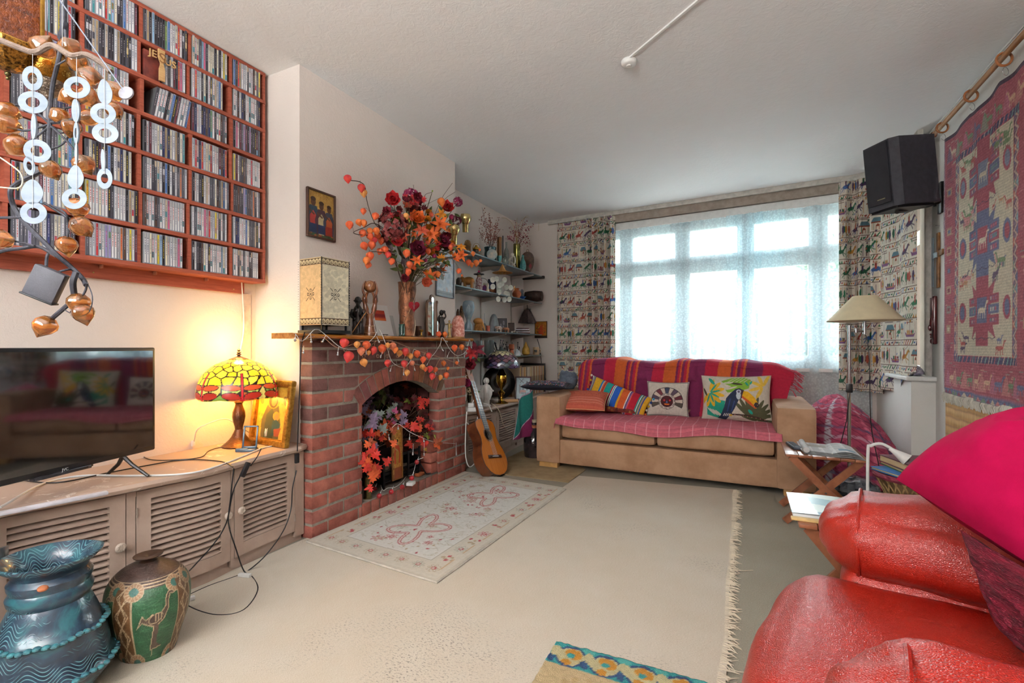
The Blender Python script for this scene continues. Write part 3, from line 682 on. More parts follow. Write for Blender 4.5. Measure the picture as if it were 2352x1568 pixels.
for i,(a,c,r_)in enumerate((((-.1,-.12,.07),(.02,.12,.08),.026),((-.02,-.13,.1),(-.1,.15,.11),.028),((.02,-.10,.13),(-.03,.1,.15),.022))):
 k=MB(); k.tube(smooth([a,[(p+q)/2+ru(-.01,.01)for p,q in zip(a,c)],c],4),r_,10); tag(k.xf(Matrix.Translation((-2.12,2.52,.0865))).build('firewood_log',LOG,None,loc=(-2.12,2.52,.16)),'pale grey firewood log %s of the black grate'%('lying lowest at the back','crossing the middle','topmost of the pile')[i],'log','logs in the fire grate')
def petal(mb,M,L,W,curl=.5,cup=.25,n=4,pt=1.0):
 def fn(s,t):
  w=W*.5*(math.sin(PI*min(1,t**.8*.92+.08))**pt); a=curl*t; x=(s-.5)*2*w
  return M@Vector((x,L*t*math.cos(a),L*t*math.sin(a)+cup*x*x/max(W,1e-5)*2))
 mb.grid(fn,3,n+1)
LEAFOUT=[(0,-.35),(.12,-.1),(.42,-.28),(.36,-.08),(.62,.02),(.42,.12),(.5,.38),(.25,.28),(.18,.42),(.14,.62),(0,.85)]
def mapleleaf(mb,M,s=1,fold=.2):
 out=LEAFOUT+[(-x,y)for x,y in LEAFOUT[-2:0:-1]]
 vs=[Vector((0,.05,.03))]+[Vector((x,y,-fold*(abs(x)**1.4)+.08*math.sin(y*5)))for x,y in out]; n=len(out)
 mb.add([M@(p*s)for p in vs],[(0,1+i,1+(i+1)%n)for i in range(n)])
def rotr(R=random): return Matrix.Rotation(R.uniform(0,2*PI),4,'Z')@Matrix.Rotation(R.uniform(-.9,.9),4,'X')@Matrix.Rotation(R.uniform(-.9,.9),4,'Y')
def aim(loc,d,roll=0,s=1):
 a,b_,c=basis(d); return Matrix.Translation(Vector(loc))@Matrix((a,b_,c)).transposed().to_4x4()@Matrix.Rotation(roll,4,'Z')@Matrix.Scale(s,4)
def lanternmesh(mt,key):
 mb=MB(); pr=[(.002,0),(.012,-.003),(.021,-.012),(.0225,-.022),(.017,-.033),(.008,-.042),(.0005,-.050)]; n=20; vs=[]
 for r_,z in pr:
  for j in range(n): q=2*PI*j/n; f_=1-.16*(.5+.5*math.cos(5*q+PI)); vs.append((r_*f_*math.cos(q),r_*f_*math.sin(q),z))
 mb.add(vs,[(i*n+j,i*n+(j+1)%n,(i+1)*n+(j+1)%n,(i+1)*n+j)for i in range(len(pr)-1)for j in range(n)])
 return mb.mesh('physalis_lantern',mt,ang=1.2)
def petm(c,c2=None,rough=.6,emit=0): return mat(c,rough,c2=c2,ns=40,var=.2)
LMATS=[petm('e2673a','cf4f2c'),petm('e8803c','d8622c'),petm('d9463a','b9303a'),petm('e9a25c','d98a44'),petm('e58a64','cf6a50')]
LAN=[lanternmesh(q,i)for i,q in enumerate(LMATS)]
def part(name,me,parent,M):
 o=bpy.data.objects.new(name,me); COL.objects.link(o); o.parent=parent; o.matrix_local=MW[parent.name].inverted()@M; return o
LEAFC={k: petm(*v)for k,v in dict(red=('c8301f','a5201c'),orange=('d9622e','c24a26'),maroon=('6e2429','4f1a20'),green=('5c6b33','44502a'),lime=('8b9a3a','6f7d30'),mauve=('8d7a92','6d5a78'),grey=('8c9690','6c746c'),yellow=('c49a3a','a87c2a'),dark=('3f2a2c','2e1f22'),rust=('a04a26','7a3820'),pink=('c25a86','a03f6c')).items()}
LM={}
for k_,q in LEAFC.items():
 for i in range(2):
  mb=MB(); mapleleaf(mb,Matrix.Identity(4),1,.2+.25*i); LM[(k_,i)]=mb.mesh('leaf',q,smooth=False)
STEM=mat('6b6a45',.7,c2='54402c'); TWIG=mat('5a4434',.8,c2='3c2c22')
def spray(label,root,pts,cols,s,nper,cat='leaf spray',face=(1,-.8,.3),name='autumn_leaf_spray',R=None,group='autumn leaf sprays in the fireplace'):
 R=R or random.Random(len(label)); t=thing(name,label,cat,root,group=group); m=MB()
 for p in pts:
  mid=(Vector(root)+Vector(p))/2+Vector((0,0,.02)); m.tube(smooth([root,mid,p],4),.0025,5)
  for i in range(nper):
   q=Vector(p)+Vector([R.uniform(-1,1)*s*.9 for _ in range(3)]); q.x=min(max(q.x,-2.36),-1.90)
   M_=aim(q,Vector(face)+Vector([R.uniform(-.6,.6)for _ in range(3)]),R.uniform(0,6.28),s*R.uniform(.7,1.15)); part('leaf',LM[(R.choice(cols),R.randint(0,1))],t,M_)
 m.build('stem',TWIG,t,world=True); return t
def Z2(X,Y,x): return PXx(660+X/3.733,740+Y/3.733,x)
spray('grey-green leaves filling left side of fireplace opening',(-2.2,2.2,.20),[Z2(700,760,-2.1),Z2(770,830,-2.05),Z2(690,900,-2.08),Z2(720,960,-2.08)],['grey','grey','mauve'],.075,4)
spray('dusky mauve leaves near arch top',(-2.25,2.35,.3),[Z2(750,700,-2.15),Z2(920,770,-2.08),Z2(960,800,-2.08)],['mauve','pink','grey'],.055,4)
spray('dark green leaves high in left of arch',(-2.28,2.4,.3),[Z2(840,590,-2.2),Z2(870,640,-2.2),Z2(880,720,-2.18)],['green','dark'],.055,4)
spray('maroon leaves under arch crown',(-2.28,2.55,.3),[Z2(1060,610,-2.2),Z2(1100,680,-2.2),Z2(1000,700,-2.2),Z2(1190,690,-2.18)],['maroon','dark','maroon','rust'],.075,6)
spray('yellow and lime leaves at right of arch',(-2.25,2.7,.3),[Z2(1270,690,-2.08),Z2(1100,700,-2.12),Z2(1250,960,-2.05)],['lime','yellow','green'],.05,4)
spray('bright red leaves right of icon board',(-2.2,2.62,.25),[Z2(1160,720,-2.05),Z2(1150,830,-2.04),Z2(1130,930,-2.04),Z2(1110,1030,-2.04),Z2(1020,830,-2.06)],['red','orange','red'],.06,3)
spray('red and orange leaves left of icon board',(-2.2,2.3,.25),[Z2(900,840,-2.07),Z2(820,950,-2.05),Z2(730,990,-2.04),Z2(840,1040,-2.04)],['orange','red','rust'],.06,4)
spray('dark wine leaves at right jamb',(-2.2,2.78,.25),[Z2(1220,830,-2.06),Z2(1260,870,-2.05),Z2(1240,780,-2.08),Z2(1230,900,-2.06)],['maroon','maroon','red'],.045,6)
spray('orange-brown maple leaf pair resting on right brick cheek',(-2.15,2.78,.32),[Z2(1270,1080,-2.0),Z2(1230,1050,-2.03)],['orange','rust','yellow'],.07,2)
spray('muted backing leaves deep in fireplace',(-2.35,2.5,.3),[(-2.33,y,z)for y in(2.2,2.34,2.48,2.62,2.76)for z in(.32,.45,.58)],['maroon','dark','rust','green','mauve'],.085,3)
p=Z2(690,1545,-2.035); BRASS=mat('b08a3c',.28,.9,c2='8a6a2a',ns=20); BRASSD=mat('6f6440',.4,.8,c2='4e482c')
m=MB(); m.lathe([(.026,0),(.026,.006),(.022,.010),(.021,.13),(.020,.131),(.019,.01),(0,.01)],n=24)
solo(m,'brass_vase',BRASSD,'tarnished brass shell-case vase at left edge of hearth','vase',(p.x,p.y,.0865))
spray('large vivid red maple leaves standing in brass vase',(p.x,p.y,.20),[Z2(700,1130,-1.98),Z2(660,1190,-1.98),Z2(720,1210,-1.98),Z2(660,1270,-1.97),Z2(690,1330,-1.96),Z2(780,1230,-1.98)],['red','red','red','orange'],.062,4,group=None)
cv=Cv(50,130,.35,1.0,'b9823a'); R=random.Random(5)
for i in range(120): cv.ell(R.uniform(0,.35),R.uniform(0,1),.03,.012,R.choice(['a06a2c','c9954a','8f5a28','d0a050']),R.uniform(0,3))
figures(cv,.19,.30,.5,'b03a26','a57a34'); cv.rect(0,.07,0,1,'7a4a22')
for i in range(6): cv.rect(.01,.06,.1+i*.14,.19+i*.14,'a8783a')
cv.rect(.08,.35,0,.22,'8c4426')
p0,p1=Z2(905,1280,-2.045),Z2(1030,1245,-2.045); h_=.30
p0.z=p1.z=.125; p1.y=p0.y+.105
picture('icon_board','narrow worn wooden icon board propped in the fire grate','icon',p0,p1,.34,.02,.006,mat('8a5a2c',.6),cv,.012)
XG=-1.915
def ZG(X,Y,x=XG): return PXx(660+X/3.733,740+Y/3.733,x)
gl=thing('physalis_garland','garland of orange and red paper lanterns draped under the mantel','garland',ZG(700,130))
m=MB(); pts=[ZG(*q)for q in((130,150),(300,120),(450,220),(620,170),(760,160),(900,160),(1040,210),(1180,260),(1320,300),(1430,340),(1500,380))]; m.tube(smooth([p+Vector((-.01,0,0))for p in pts],6),.0022,6)
LP=[(492,175,2,1.15),(595,190,3,.8),(680,195,0,1.1),(636,245,4,1),(745,240,2,1.05),(810,225,0,1.15),(903,205,4,1.05),(537,295,2,1.3),(648,345,3,1),(856,350,2,.95),(965,265,3,.9),(932,235,1,.9),(1010,250,2,1.1),(1055,290,3,.85),(1108,270,0,1.05),(998,355,2,1),(1065,350,4,.8),(1028,430,3,.85),(1170,320,0,.95),(1210,285,2,1),(1155,382,3,.85),(1228,400,2,1),(1272,405,0,.85),(1245,462,2,1),(1315,472,3,.85),(1358,455,0,1),(1338,350,1,.85),(1435,218,0,1.05),(1493,212,1,.95),(1450,348,1,.6),(1380,395,1,.55),(1020,265,1,.8),(1185,400,0,.7),(860,195,3,.7),(700,260,3,.6)]
for X,Y,c,s in LP:
 p=ZG(X,Y,XG+ru(-.01,.02)); p.z+=.022*s; part('lantern',LAN[c],gl,Matrix.Translation(p)@Matrix.Rotation(ru(-.35,.35),4,'X')@Matrix.Rotation(ru(0,6),4,'Z')@Matrix.Scale(s*1.02,4))
 q=min(pts,key=lambda a: (a-p).length); m.tube([p,(p+q)/2+Vector((0,0,.008)),q],.001,4)
for X,Y in((490,235),(660,210),(650,290),(850,290),(770,290),(940,290)):
 c=ZG(X,Y); m.tube([c+Vector((0,.010*math.cos(i*.8)+i*.0006,.010*math.sin(i*.8)))for i in range(20)],.0008,4)
m.build('vine',mat('b58c72',.7),gl,world=True)
def lightstring(name,label,pts,bulbs,wc='dcdcd8',r=.0016,bc='c9c9cc',brad=.0065,loc=None,red=False,group=None):
 t=thing(name,label,'fairy lights',loc or pts[0],group=group); m=MB(); m.tube(smooth(pts,5),r,6)
 bm_=mat('b3202a',.3,coat=.5,var=.3,ns=200)if red else mat('d6d6da',.15,.85,c2='9a9aa2',ns=220)
 for p,q in bulbs:
  m.tube([p,(p+q)/2,q],r*.8,5); MB().cyl(q,q+(q-p).normalized()*.008,.003,n=8).build('lamp_holder',mat(wc,.5),t,world=True)
  MB().ball(q+(q-p).normalized()*(.008+brad),brad,n=12,m=8).build('bulb',bm_,t,world=True)
 m.build('wire',mat(wc,.5),t,world=True); return t
pts=[ZG(*q)for q in((70,100),(130,160),(240,60),(330,110),(450,210),(560,235),(650,210),(740,130),(765,85),(790,60),(850,200),(900,340),(1000,385),(1060,320),(1090,230),(1160,300),(1240,290),(1310,190),(1330,130),(1400,240),(1460,285),(1530,250),(1560,150))]
bl=[((70,100),(68,128)),((200,95),(203,142)),((330,110),(312,145)),((440,210),(434,255)),((765,120),(778,150)),((900,365),(888,398)),((1000,385),(997,430)),((1065,320),(1068,350)),((1240,290),(1202,355)),((1275,380),(1272,430)),((1340,150),(1358,160)),((1310,190),(1328,230)),((1390,250),(1375,285)),((1460,285),(1465,318)),((1520,250),(1518,285)),((1565,150),(1575,205)),((680,215),(676,250)),((820,240),(805,280)),((1085,370),(1090,395)),((140,200),(138,235))]
lightstring('fairy_light_string','white wired fairy lights with crackled silver bulbs hung along mantel',pts,[(ZG(*a),ZG(*c))for a,c in bl])
gg=[Z2(X,Y,-1.985)for X,Y in((900,900),(950,870),(1050,940),(1160,990),(1260,1025),(1440,1040))]
lightstring('fairy_light_string','silver bulb light string crossing fireplace leaves towards right pier',gg,[(Z2(950,880,-1.99),Z2(950,895,-1.99)),(Z2(1050,950,-1.99),Z2(1048,985,-1.99)),(Z2(1165,990,-1.99),Z2(1168,1005,-1.99)),(Z2(1175,1020,-1.99),Z2(1172,1120,-1.99)),(Z2(1080,1040,-1.99),Z2(1076,1115,-1.99)),(Z2(870,960,-1.99),Z2(872,985,-1.99))],group=None)
m=MB()
for i in range(9): y_=ru(-.008,.008); m.tube([Z2(1447,1030,-1.985),Z2(1447,1075,-1.985)+Vector((0,y_*.6,0)),Z2(1448,1140,-1.985)+Vector((ru(-.003,.006),y_,0))],.0012,5)
wsolo(m,'silver_tassel',mat('d4d6da',.3,.5),'small silver tassel hanging on the right brick pier','tassel',Z2(1447,1030,-1.985))
hz=.0865
def H2(X,Y,z=hz+.016): return PXz(660+X/3.733,740+Y/3.733,z)
pts=[Z2(1165,1160,-1.99),Z2(1110,1190,-2.0),H2(1075,1300,.14),H2(1020,1320,.11),H2(990,1360),H2(930,1410),H2(860,1420),H2(820,1440),H2(790,1370),H2(760,1360)]
rb=[(1118,1180),(1075,1315),(993,1392),(900,1432),(798,1466),(757,1410)]
B=[]
for X,Y in rb:
 q=H2(X,Y)if Y>1350 else(H2(X,Y,.15)if Y>1250 else Z2(X,Y,-1.985)); B.append((q+Vector((0,.012,.02)),q+Vector((0,.004,.008))))
lightstring('red_bauble_string','light string with glittery red ball shades trailing over hearth',pts,B,brad=.0165,red=True)
q=H2(1060,1380,hz+.01); m=MB(); m.rbox(-.022,.022,-.03,.03,0,.02,.003); wsolo(m.xf(Matrix.Translation((q.x,q.y,hz+.0005))@Matrix.Rotation(.3,4,'Z')),'battery_box',WHITE,'white battery box lying on the hearth behind red baubles','battery box',(q.x,q.y,hz))
m=MB(); m.tube(smooth([(-2.18,2.74,.30),(-2.12,2.765,.2),(-2.06,2.77,.12),(-2.03,2.76,.096),(-2.02,2.80,.093),(-2.05,2.82,.093),(-2.10,2.74,.093),(-2.12,2.70,.093)],6),.004,6)
wsolo(m,'black_cable',BLKM,'short black cable looping over right end of hearth','cable',(-2.1,2.77,.09))
m=MB(); m.rbox(-.02,.02,-.035,.035,0,.022,.006); wsolo(m.xf(Matrix.Translation((-2.06,2.72,hz+.0005))),'brick_fragment',mat('b5643c',.9,bs=.4),'orange brick fragment on right end of hearth','brick piece',(-2.06,2.72,hz))
m=MB(); A=PXx(722,752,-1.92); pts=[PXx(700,762,-1.925),PXx(692,800,-1.92),PXx(688,900,-1.92),PXx(684,1000,-1.93),PXx(683,1036,-1.94)]
t=thing('switched_cable','black cable with inline switch hanging over the worktop end','cable',pts[0])
m.tube(smooth(pts,5),.0028,6); q=PXx(681,1080,-1.945); m.tube(smooth([q,PXx(672,1120,-1.95),PXx(668,1170,-1.95),PXx(650,1220,-1.93),PXx(610,1275,-1.93),PXz(570,1310,.006),PXz(545,1322,.006),PXz(480,1345,.006),PXz(425,1370,.006)],6),.0028,6); m.build('cord',BLKM,t,world=True)
k=MB(); k.rbox(-.007,.007,-.011,.011,-.024,.024,.004); k.xf(Matrix.Translation(PXx(682,1052,-1.938))).build('switch',BLKM,t,world=True)
# ================================================================ MANTEL OBJECTS
def MO(u,x=-2.0,z=ZM):
 d=DX(u,x); k=(u-1176)/F; return Vector((x,d*(CA+SA*k),z)),d/F
def facecam(p,off=0): return math.atan2(-p.y,-p.x)+PI/2+off
DARK=mat('2b2524',.45,c2='161314',ns=40,bs=.3,bsc=120); WOOD=mat('8a5230',.4,c2='6b3c22',ns=14,stretch=(1,1,5)); HONEY=mat('b9813f',.45,c2='96622a',ns=18)
p,s=MO(745,-2.005); rz=-.06
t=thing('parchment_lantern','tall square parchment lantern lamp with henna stars, on black stand','lamp',p+Vector((0,0,.001)),rz)
w=.088
k=MB(); k.box(-w*1.05,w*1.05,-w*1.05,w*1.05,.0,.017); k.build('base',BLKM,t,False)
for sx_ in(-1,1):
 for sy_ in(-1,1): MB().box(sx_*w*.86-.004,sx_*w*.86+.004,sy_*w*.86-.004,sy_*w*.86+.004,.017,.047).build('foot',BLKM,t,False)
for a,col in((0,'e0bd8c'),(1,'e6dcc0'),(2,'e6dcc0'),(3,'dcc79c')):
 cv=Cv(70,150,.16,.345,col); R=random.Random(a)
 for i in range(200): cv.ell(R.uniform(0,.16),R.uniform(0,.345),.012,.01,tuple(np.array(cv.a[1,1])*R.uniform(.95,1.02)))
 for y0 in(.004,.308):
  cv.rect(0,.16,y0,y0+.032,'5a4530')
  for i in range(7): cv.ell(.012+i*.023,y0+.016,.011,.012,'d9c9a0'); cv.ell(.012+i*.023,y0+.014,.006,.007,'5a4530'); cv.ell(.013+i*.023,y0+.016,.003,.004,'d9c9a0')
 for i in range(4):
  an=PI/4+i*PI/2; c_,s_=math.cos(an),math.sin(an); cv.seg([(.08,.16),(.08+.045*c_,.16+.05*s_)],.0028,'33281e')
  cv.ell(.08+.018*math.cos(an+.785),.16+.02*math.sin(an+.785),.008,.008,'33281e',ring=.55)
 for x in(.0,.157): cv.rect(x,x+.003,0,.345,'33281e')
 M_=Matrix.Rotation(a*PI/2,4,'Z')
 sheet(cv,lambda q,h,M_=M_: M_@Vector(((q*2-1)*(w*(1-.03*math.sin(h*PI))),-w*(1-.04*math.sin(h*PI)*math.sin(q*PI)),.043+.345*h)),'parchment_panel',vcm(.55,.2,60,var=.1),t)
for i in range(4):
 a=PI/4+i*PI/2; x,y=w*1.414*math.cos(a),w*1.414*math.sin(a); k=MB()
 k.tube([(x,y,.043),(x*.975,y*.975,.21),(x,y,.388)],.003,6)
 for j in range(26): k.ball((x*1.01,y*1.01,.05+j*.013),.0042,n=5,m=3)
 k.build('laced_edge',mat('2f2a26',.7),t)
k=MB(); k.box(-w,w,-w,w,.384,.387); k.build('top_panel',mat('cdbb94',.7),t,False)
def human(mb,root,joints,M):
 for pts,rs in joints: mb.tube([M@Vector(q)for q in smooth(pts,4)],[rs[min(int(i/4),len(rs)-1)]*(1-(i%4)/4)+rs[min(int(i/4)+1,len(rs)-1)]*(i%4)/4 for i in range(4*(len(pts)-1)+1)],10)
p,s=MO(822,-1.99); rz=facecam(p); M_=Matrix.Identity(4); k=MB()
k.rbox(-.032,.032,-.03,.03,0,.05,.006); k.rbox(-.03,.03,.015,.03,.04,.15,.004)
human(k,p,[([(0,.005,.05),(0,.0,.10),(0,-.002,.145),(0,-.006,.17)],[.026,.024,.027,.011]),([(-.026,0,.145),(-.036,-.006,.11),(-.016,-.03,.09)],[.011,.009,.007]),([(.026,0,.145),(.036,-.006,.115),(.012,-.032,.105)],[.011,.009,.007]),([(-.012,0,.06),(-.016,-.034,.062),(-.015,-.036,.01)],[.014,.012,.009]),([(.012,0,.06),(.016,-.034,.062),(.015,-.036,.01)],[.014,.012,.009])],M_)
k.ball((0,-.009,.195),(.019,.021,.024)); k.ball((0,-.028,.193),(.004,.006,.007)); k.tube([(0,-.024,.182),(0,-.026,.16),(0,-.022,.145)],[.012,.009,.002],8); k.ball((-.019,-.008,.194),.005); k.ball((.019,-.008,.194),.005)
t=thing('carved_figure','dark carved wooden seated old man with beard holding a stick','carving',p,rz,); k.build('body',DARK,t); MB().tube([(.045,-.05,.13),(-.03,-.055,.012)],.002,6).build('stick',HONEY,t)
p,s=MO(850,-1.975); k=MB()
k.lathe([(.042,0),(.042,.006),(.036,.02),(.034,.04),(.026,.075),(.021,.10),(.024,.125)],n=20)
for a in(-1,1):
 k.tube(smooth([(a*.008,0,.10),(a*.022,0,.15),(a*.03,0,.20),(a*.028,0,.25)],4),[.016,.015,.013,.012]*3+[.01],10)
 for j,(dy,r_)in enumerate(((-.018,.006),(-.006,.007),(.006,.0065),(.018,.005))): k.tube(smooth([(a*.026,dy*.7,.22),(a*.040,dy,.26),(a*.035,dy*.9,.295),(a*.024,dy*.7,.315)],3),[r_]*4+[r_*.9]*3+[r_*.7]*3,8)
 k.tube(smooth([(a*.02,-.012,.19),(a*.022,-.028,.22),(a*.012,-.034,.25)],3),.006,8)
t=thing('globe_sculpture','carved brown wooden hands holding up a globe','sculpture',p,facecam(p)); k.build('hands',mat('7d4a2c',.3,c2='5c321c',ns=20,coat=.4),t)
k=MB(); k.ball((0,0,.285),.036,n=20,m=14); g_=k.build('globe',mat('8f5a36',.3,c2='7a4628',coat=.4),t)
k=MB(); k.tube([Vector((.0363*math.sin(a)*math.cos(b_),-.0363*math.cos(a)*math.cos(b_),.285+.0363*math.sin(b_)))for a,b_ in((-.5,.6),(-.1,.8),(.4,.5),(.35,.1),(.1,-.2),(.05,-.6),(-.2,-.2),(-.6,.1),(-.5,.6))],.0009,4); k.build('engraved_line',mat('e0c8a0',.5),g_)
k=MB(); k.torus((0,0,.052),.0335,.001,n=20,m=4); k.torus((0,0,.014),.0405,.001,n=20,m=4); k.build('inlay_ring',mat('e0c8a0',.5),t)
def card(name,label,cat,u0,u1,x,h,cv,lean=.2,dy=0,z=ZM,th=.002,m_=None):
 a,_=MO(u0,x,z); c,_=MO(u1,x,z); a=a+Vector((-.0,dy,.0005)); c=c+Vector((0.0,dy,.0005)); w=(c-a).length
 R3=frame2(a,c).to_4x4()@Matrix.Rotation(-lean,4,'X'); t=thing(name,label,cat,a,rot=R3.to_3x3()); k=MB(); k.box(0,w,.0004,th,0,h); k.build('card',m_ or WHITE,t,False)
 sheet(cv,lambda q,r_: Vector((w*q,0,h*r_)),'printed_front',m_ or vcm(.6,0,var=.02),t); return t
cv=Cv(50,70,.7,1,'eceae8'); cv.rect(.18,.55,.48,.82,'c24a34'); cv.rect(.18,.55,.60,.70,'8f2a2c'); cv.rect(.18,.55,.48,.56,'e2713a'); cv.rect(.3,.5,.03,.06,'333a44'); cv.ell(.35,.03,.02,.02,'22252c'); cv.ell(.45,.03,.02,.02,'22252c')
card('greeting_card','white greeting card with red sunset picture beside the globe carving','card',857,905,-2.03,.205,cv,.28)
cv=Cv(20,30,.5,.8,'b9b4ae'); card('tilted_mount','small grey card leaning behind copper vase','card',893,912,-2.05,.14,cv,.25)
VP,s=MO(935,-1.985); CU=mat('9a6444',.38,.55,c2='5d3a2a',ns=30,bs=.6,bsc=90,stretch=(1,1,1))
t=thing('copper_vase','tall hammered copper vase with spiral bands holding the autumn bouquet','vase',VP)
k=MB(); k.lathe([(.050,0),(.052,.004),(.050,.012),(.049,.12),(.052,.25),(.057,.345),(.060,.352),(.057,.353),(.050,.30),(.046,.02),(0,.015)],n=28); k.build('body',CU,t)
for q in range(3):
 k=MB(); k.tube([Vector(((.0505+.007*z/.35)*math.cos(z*9+q*2.1),(.0505+.007*z/.35)*math.sin(z*9+q*2.1),z))for z in[i*.345/30 for i in range(31)]],.0024,5); k.build('spiral_band',mat('c9a888',.3,.8),t)
HP=PXx(951,703,-1.915)
ht=thing('hanging_heart','red beaded heart ornament hanging on front of copper vase','ornament',HP,facecam(HP)); HEART=[(16*math.sin(a)**3,13*math.cos(a)-5*math.cos(2*a)-2*math.cos(3*a)-math.cos(4*a))for a in[2*PI*i/28 for i in range(28)]]
k=MB(); R_=Matrix.Rotation(PI/2,4,'X'); k.prism([(x*.0022,y*.0024)for x,y in HEART],.006,R_,-.003); k.prism([(x*.0017,y*.0019)for x,y in HEART],.012,R_,-.003); k.build('heart',mat('b02530',.4,c2='8a1a26',ns=250,bs=.8,bsc=400),ht)
k=MB(); k.box(-.0025,.0025,-.0135,-.011,-.018,.018); k.box(-.012,.012,-.0135,-.011,.0,.005); k.build('centre_cross',mat('5d1a20',.4),ht,False)
MB().tube([(0,-.0,.028),(-.012,.02,.07),(-.02,.03,.12)],.0008,4).build('cord',DARK,ht)
CGL=lambda c,k_='': mat(c,.08,trans=.85,var=.02,key='glass'+k_,spec=.5)
p,s=MO(923,-1.955); k=MB(); k.lathe([(.018,0),(.02,.004),(.018,.01),(.020,.05),(.017,.06),(.020,.075),(.018,.0752),(.015,.06),(.017,.02),(0,.01)],n=12)
solo(k,'glass_vase',CGL('6fa79a'),'small green ribbed glass vase before foot of copper vase','vase',p)
p,s=MO(990,-2.045); t=thing('arched_mirror','narrow arched wooden triple mirror standing on the mantel','mirror',p,PI/2+.12)
ARC=lambda w,h: [(-w,0),(w,0),(w,h-w),(w*.9,h-w*.55),(w*.55,h-w*.2),(0,h),(-w*.55,h-w*.2),(-w*.9,h-w*.55),(-w,h-w)]
MIR=mat('dfe6ea',.04,1,var=0)
for i,(x,h,rz_)in enumerate(((-.058,.27,.5),(0,.31,0),(.058,.27,-.5))):
 M_=Matrix.Translation((x,-.01*abs(i-1),0))@Matrix.Rotation(rz_*-.6,4,'Z')@R_
 f_=MB().prism([(a,c)for a,c in ARC(.027,h)],.012,M_,0).build('mirror_frame',mat('7a5a44',.5),t,False); MB().prism([(a,c+.012)for a,c in ARC(.017,h-.03)],.002,M_,.0125).build('mirror_glass',MIR,f_,False)
p,s=MO(968,-1.97); k=MB(); k.lathe([(.02,0),(.022,.003),(.006,.01),(.004,.03),(.012,.036),(.014,.045),(.006,.05),(0,.05)],n=16); solo(k,'brass_candlestick',BRASS,'small brass candlestick between copper vase and mirror','candlestick',p)
p,s=MO(955,-2.06); k=MB(); k.lathe([(.022,0),(.026,.03),(.028,.075),(.026,.076),(.02,.01),(0,.01)],n=16); solo(k,'drinking_glass',CGL('c9a89a','r'),'small clear glass tucked behind right side of copper vase','glass',p+Vector((0,.02,0)))
p,s=MO(1014,-1.985); k=MB(); k.lathe([(.024,0),(.026,.01),(.016,.02),(.018,.06),(.014,.09),(.02,.12),(.016,.15)],n=14,sx=1,sy=.8)
human(k,p,[([(.0,0,.06),(.01,0,.1),(-.006,-.004,.15)],[.018,.015,.012]),([(.012,0,.13),(.03,-.006,.15),(.024,-.01,.175)],[.008,.006,.005]),([(-.012,0,.11),(-.026,-.008,.13),(-.012,-.014,.16)],[.008,.006,.005])],Matrix.Identity(4)); k.ball((0,-.002,.178),(.016,.018,.022)); k.ball((.018,-.008,.185),.012); k.ball((-.004,-.018,.176),.004)
solo(k,'carved_family_figure',DARK,'glossy black carved entwined figure on mantel right of mirror','carving',p,facecam(p))
p,s=MO(1032,-1.96); k=MB(); k.rbox(-.014,.014,-.011,.011,0,.01,.002); k.lathe([(.013,.01),(.012,.03),(.010,.06),(.011,.085),(.012,.10),(.005,.108)],n=14); k.ball((0,0,.118),(.008,.008,.010)); k.tube([(-.01,0,.10),(-.024,-.002,.095),(-.036,-.006,.102)],[.005,.004,.003],8); k.tube([(.01,0,.10),(.02,-.002,.085),(.012,-.01,.07)],[.005,.004,.003],8)
solo(k,'brass_figurine',mat('a98e5c',.4,.7,c2='7d6840'),'small brass figurine with an outstretched arm left of salt lamp','figurine',p,facecam(p))
p,s=MO(1052,-1.985); SALT,nt,b=newmat('salt'); v=texc(nt); link(nt,ramp(nt,noi(nt,v,45,6,.7),[(.35,'b0594a'),(.5,'d98e7c'),(.62,'f0c8b8')]),b.inputs['Base Color']); b.inputs['Roughness'].default_value=.5; b.inputs['Subsurface Weight'].default_value=.2; bump(nt,noi(nt,v,60,4),b,.7,.006)
t=thing('salt_lamp','pink rock salt lamp with rounded top at right end of mantel','lamp',p); k=MB(); k.lathe([(.049,.008),(.052,.03),(.05,.08),(.047,.12),(.038,.15),(.022,.168),(0,.173)],n=22); k.v=[tuple(Vector(q)*(1+.05*mnoise.noise(Vector(q)*30)))for q in k.v]; k.build('salt_block',SALT,t); k=MB(); k.lathe([(.053,0),(.053,.008),(0,.008)],n=22); k.build('base',HONEY,t)
for i,(u,dx,zz_)in enumerate(((1004,.06,.018),(1018,.065,.015))):
 p,s=MO(u,-1.955); part_=bpy.data.objects.new('physalis_lantern',LAN[i]); COL.objects.link(part_); part_.matrix_world=Matrix.Translation(p+Vector((0,0,.021)))@Matrix.Rotation(1.6,4,'X'); tag(part_,('deep','light')[i]+' orange paper lantern lying on mantel edge before carved figures','seed pod','loose paper lanterns on the mantel')
cv=Cv(60,90,.6,.9,'b9c6d4'); R=random.Random(9)
for i in range(60): cv.ell(R.uniform(0,.6),R.uniform(0,.9),.06,.04,R.choice(['c9d2dc','a8b8ca','c4b8bc','b0c4d8']),R.uniform(0,3))
cv.rect(0,.6,0,.10,'8a9098'); cv.seg([(0,.05),(.6,.05)],.01,'5a5f66')
picture('framed_picture','pale blue framed picture on chimney wall behind the flowers','picture',PXx(1003,678,-2.075),PXx(1044,686,-2.075),.36,0,.008,mat('7f8690',.4,.4),cv,.012)
cv=Cv(110,150,.74,1.0,'b08a44'); R=random.Random(3)
for i in range(200): cv.ell(R.uniform(0,.74),R.uniform(.3,1),.02,.012,R.choice(['b9934a','a37c38','c09c52','96702f']),R.uniform(0,3))
cv.rect(0,.74,0,.16,'3c5a3c');
for i in range(30): cv.ell(R.uniform(0,.74),R.uniform(0,.15),.03,.02,R.choice(['b5683c','2f4a34','a03a2c','6a4a2c']))
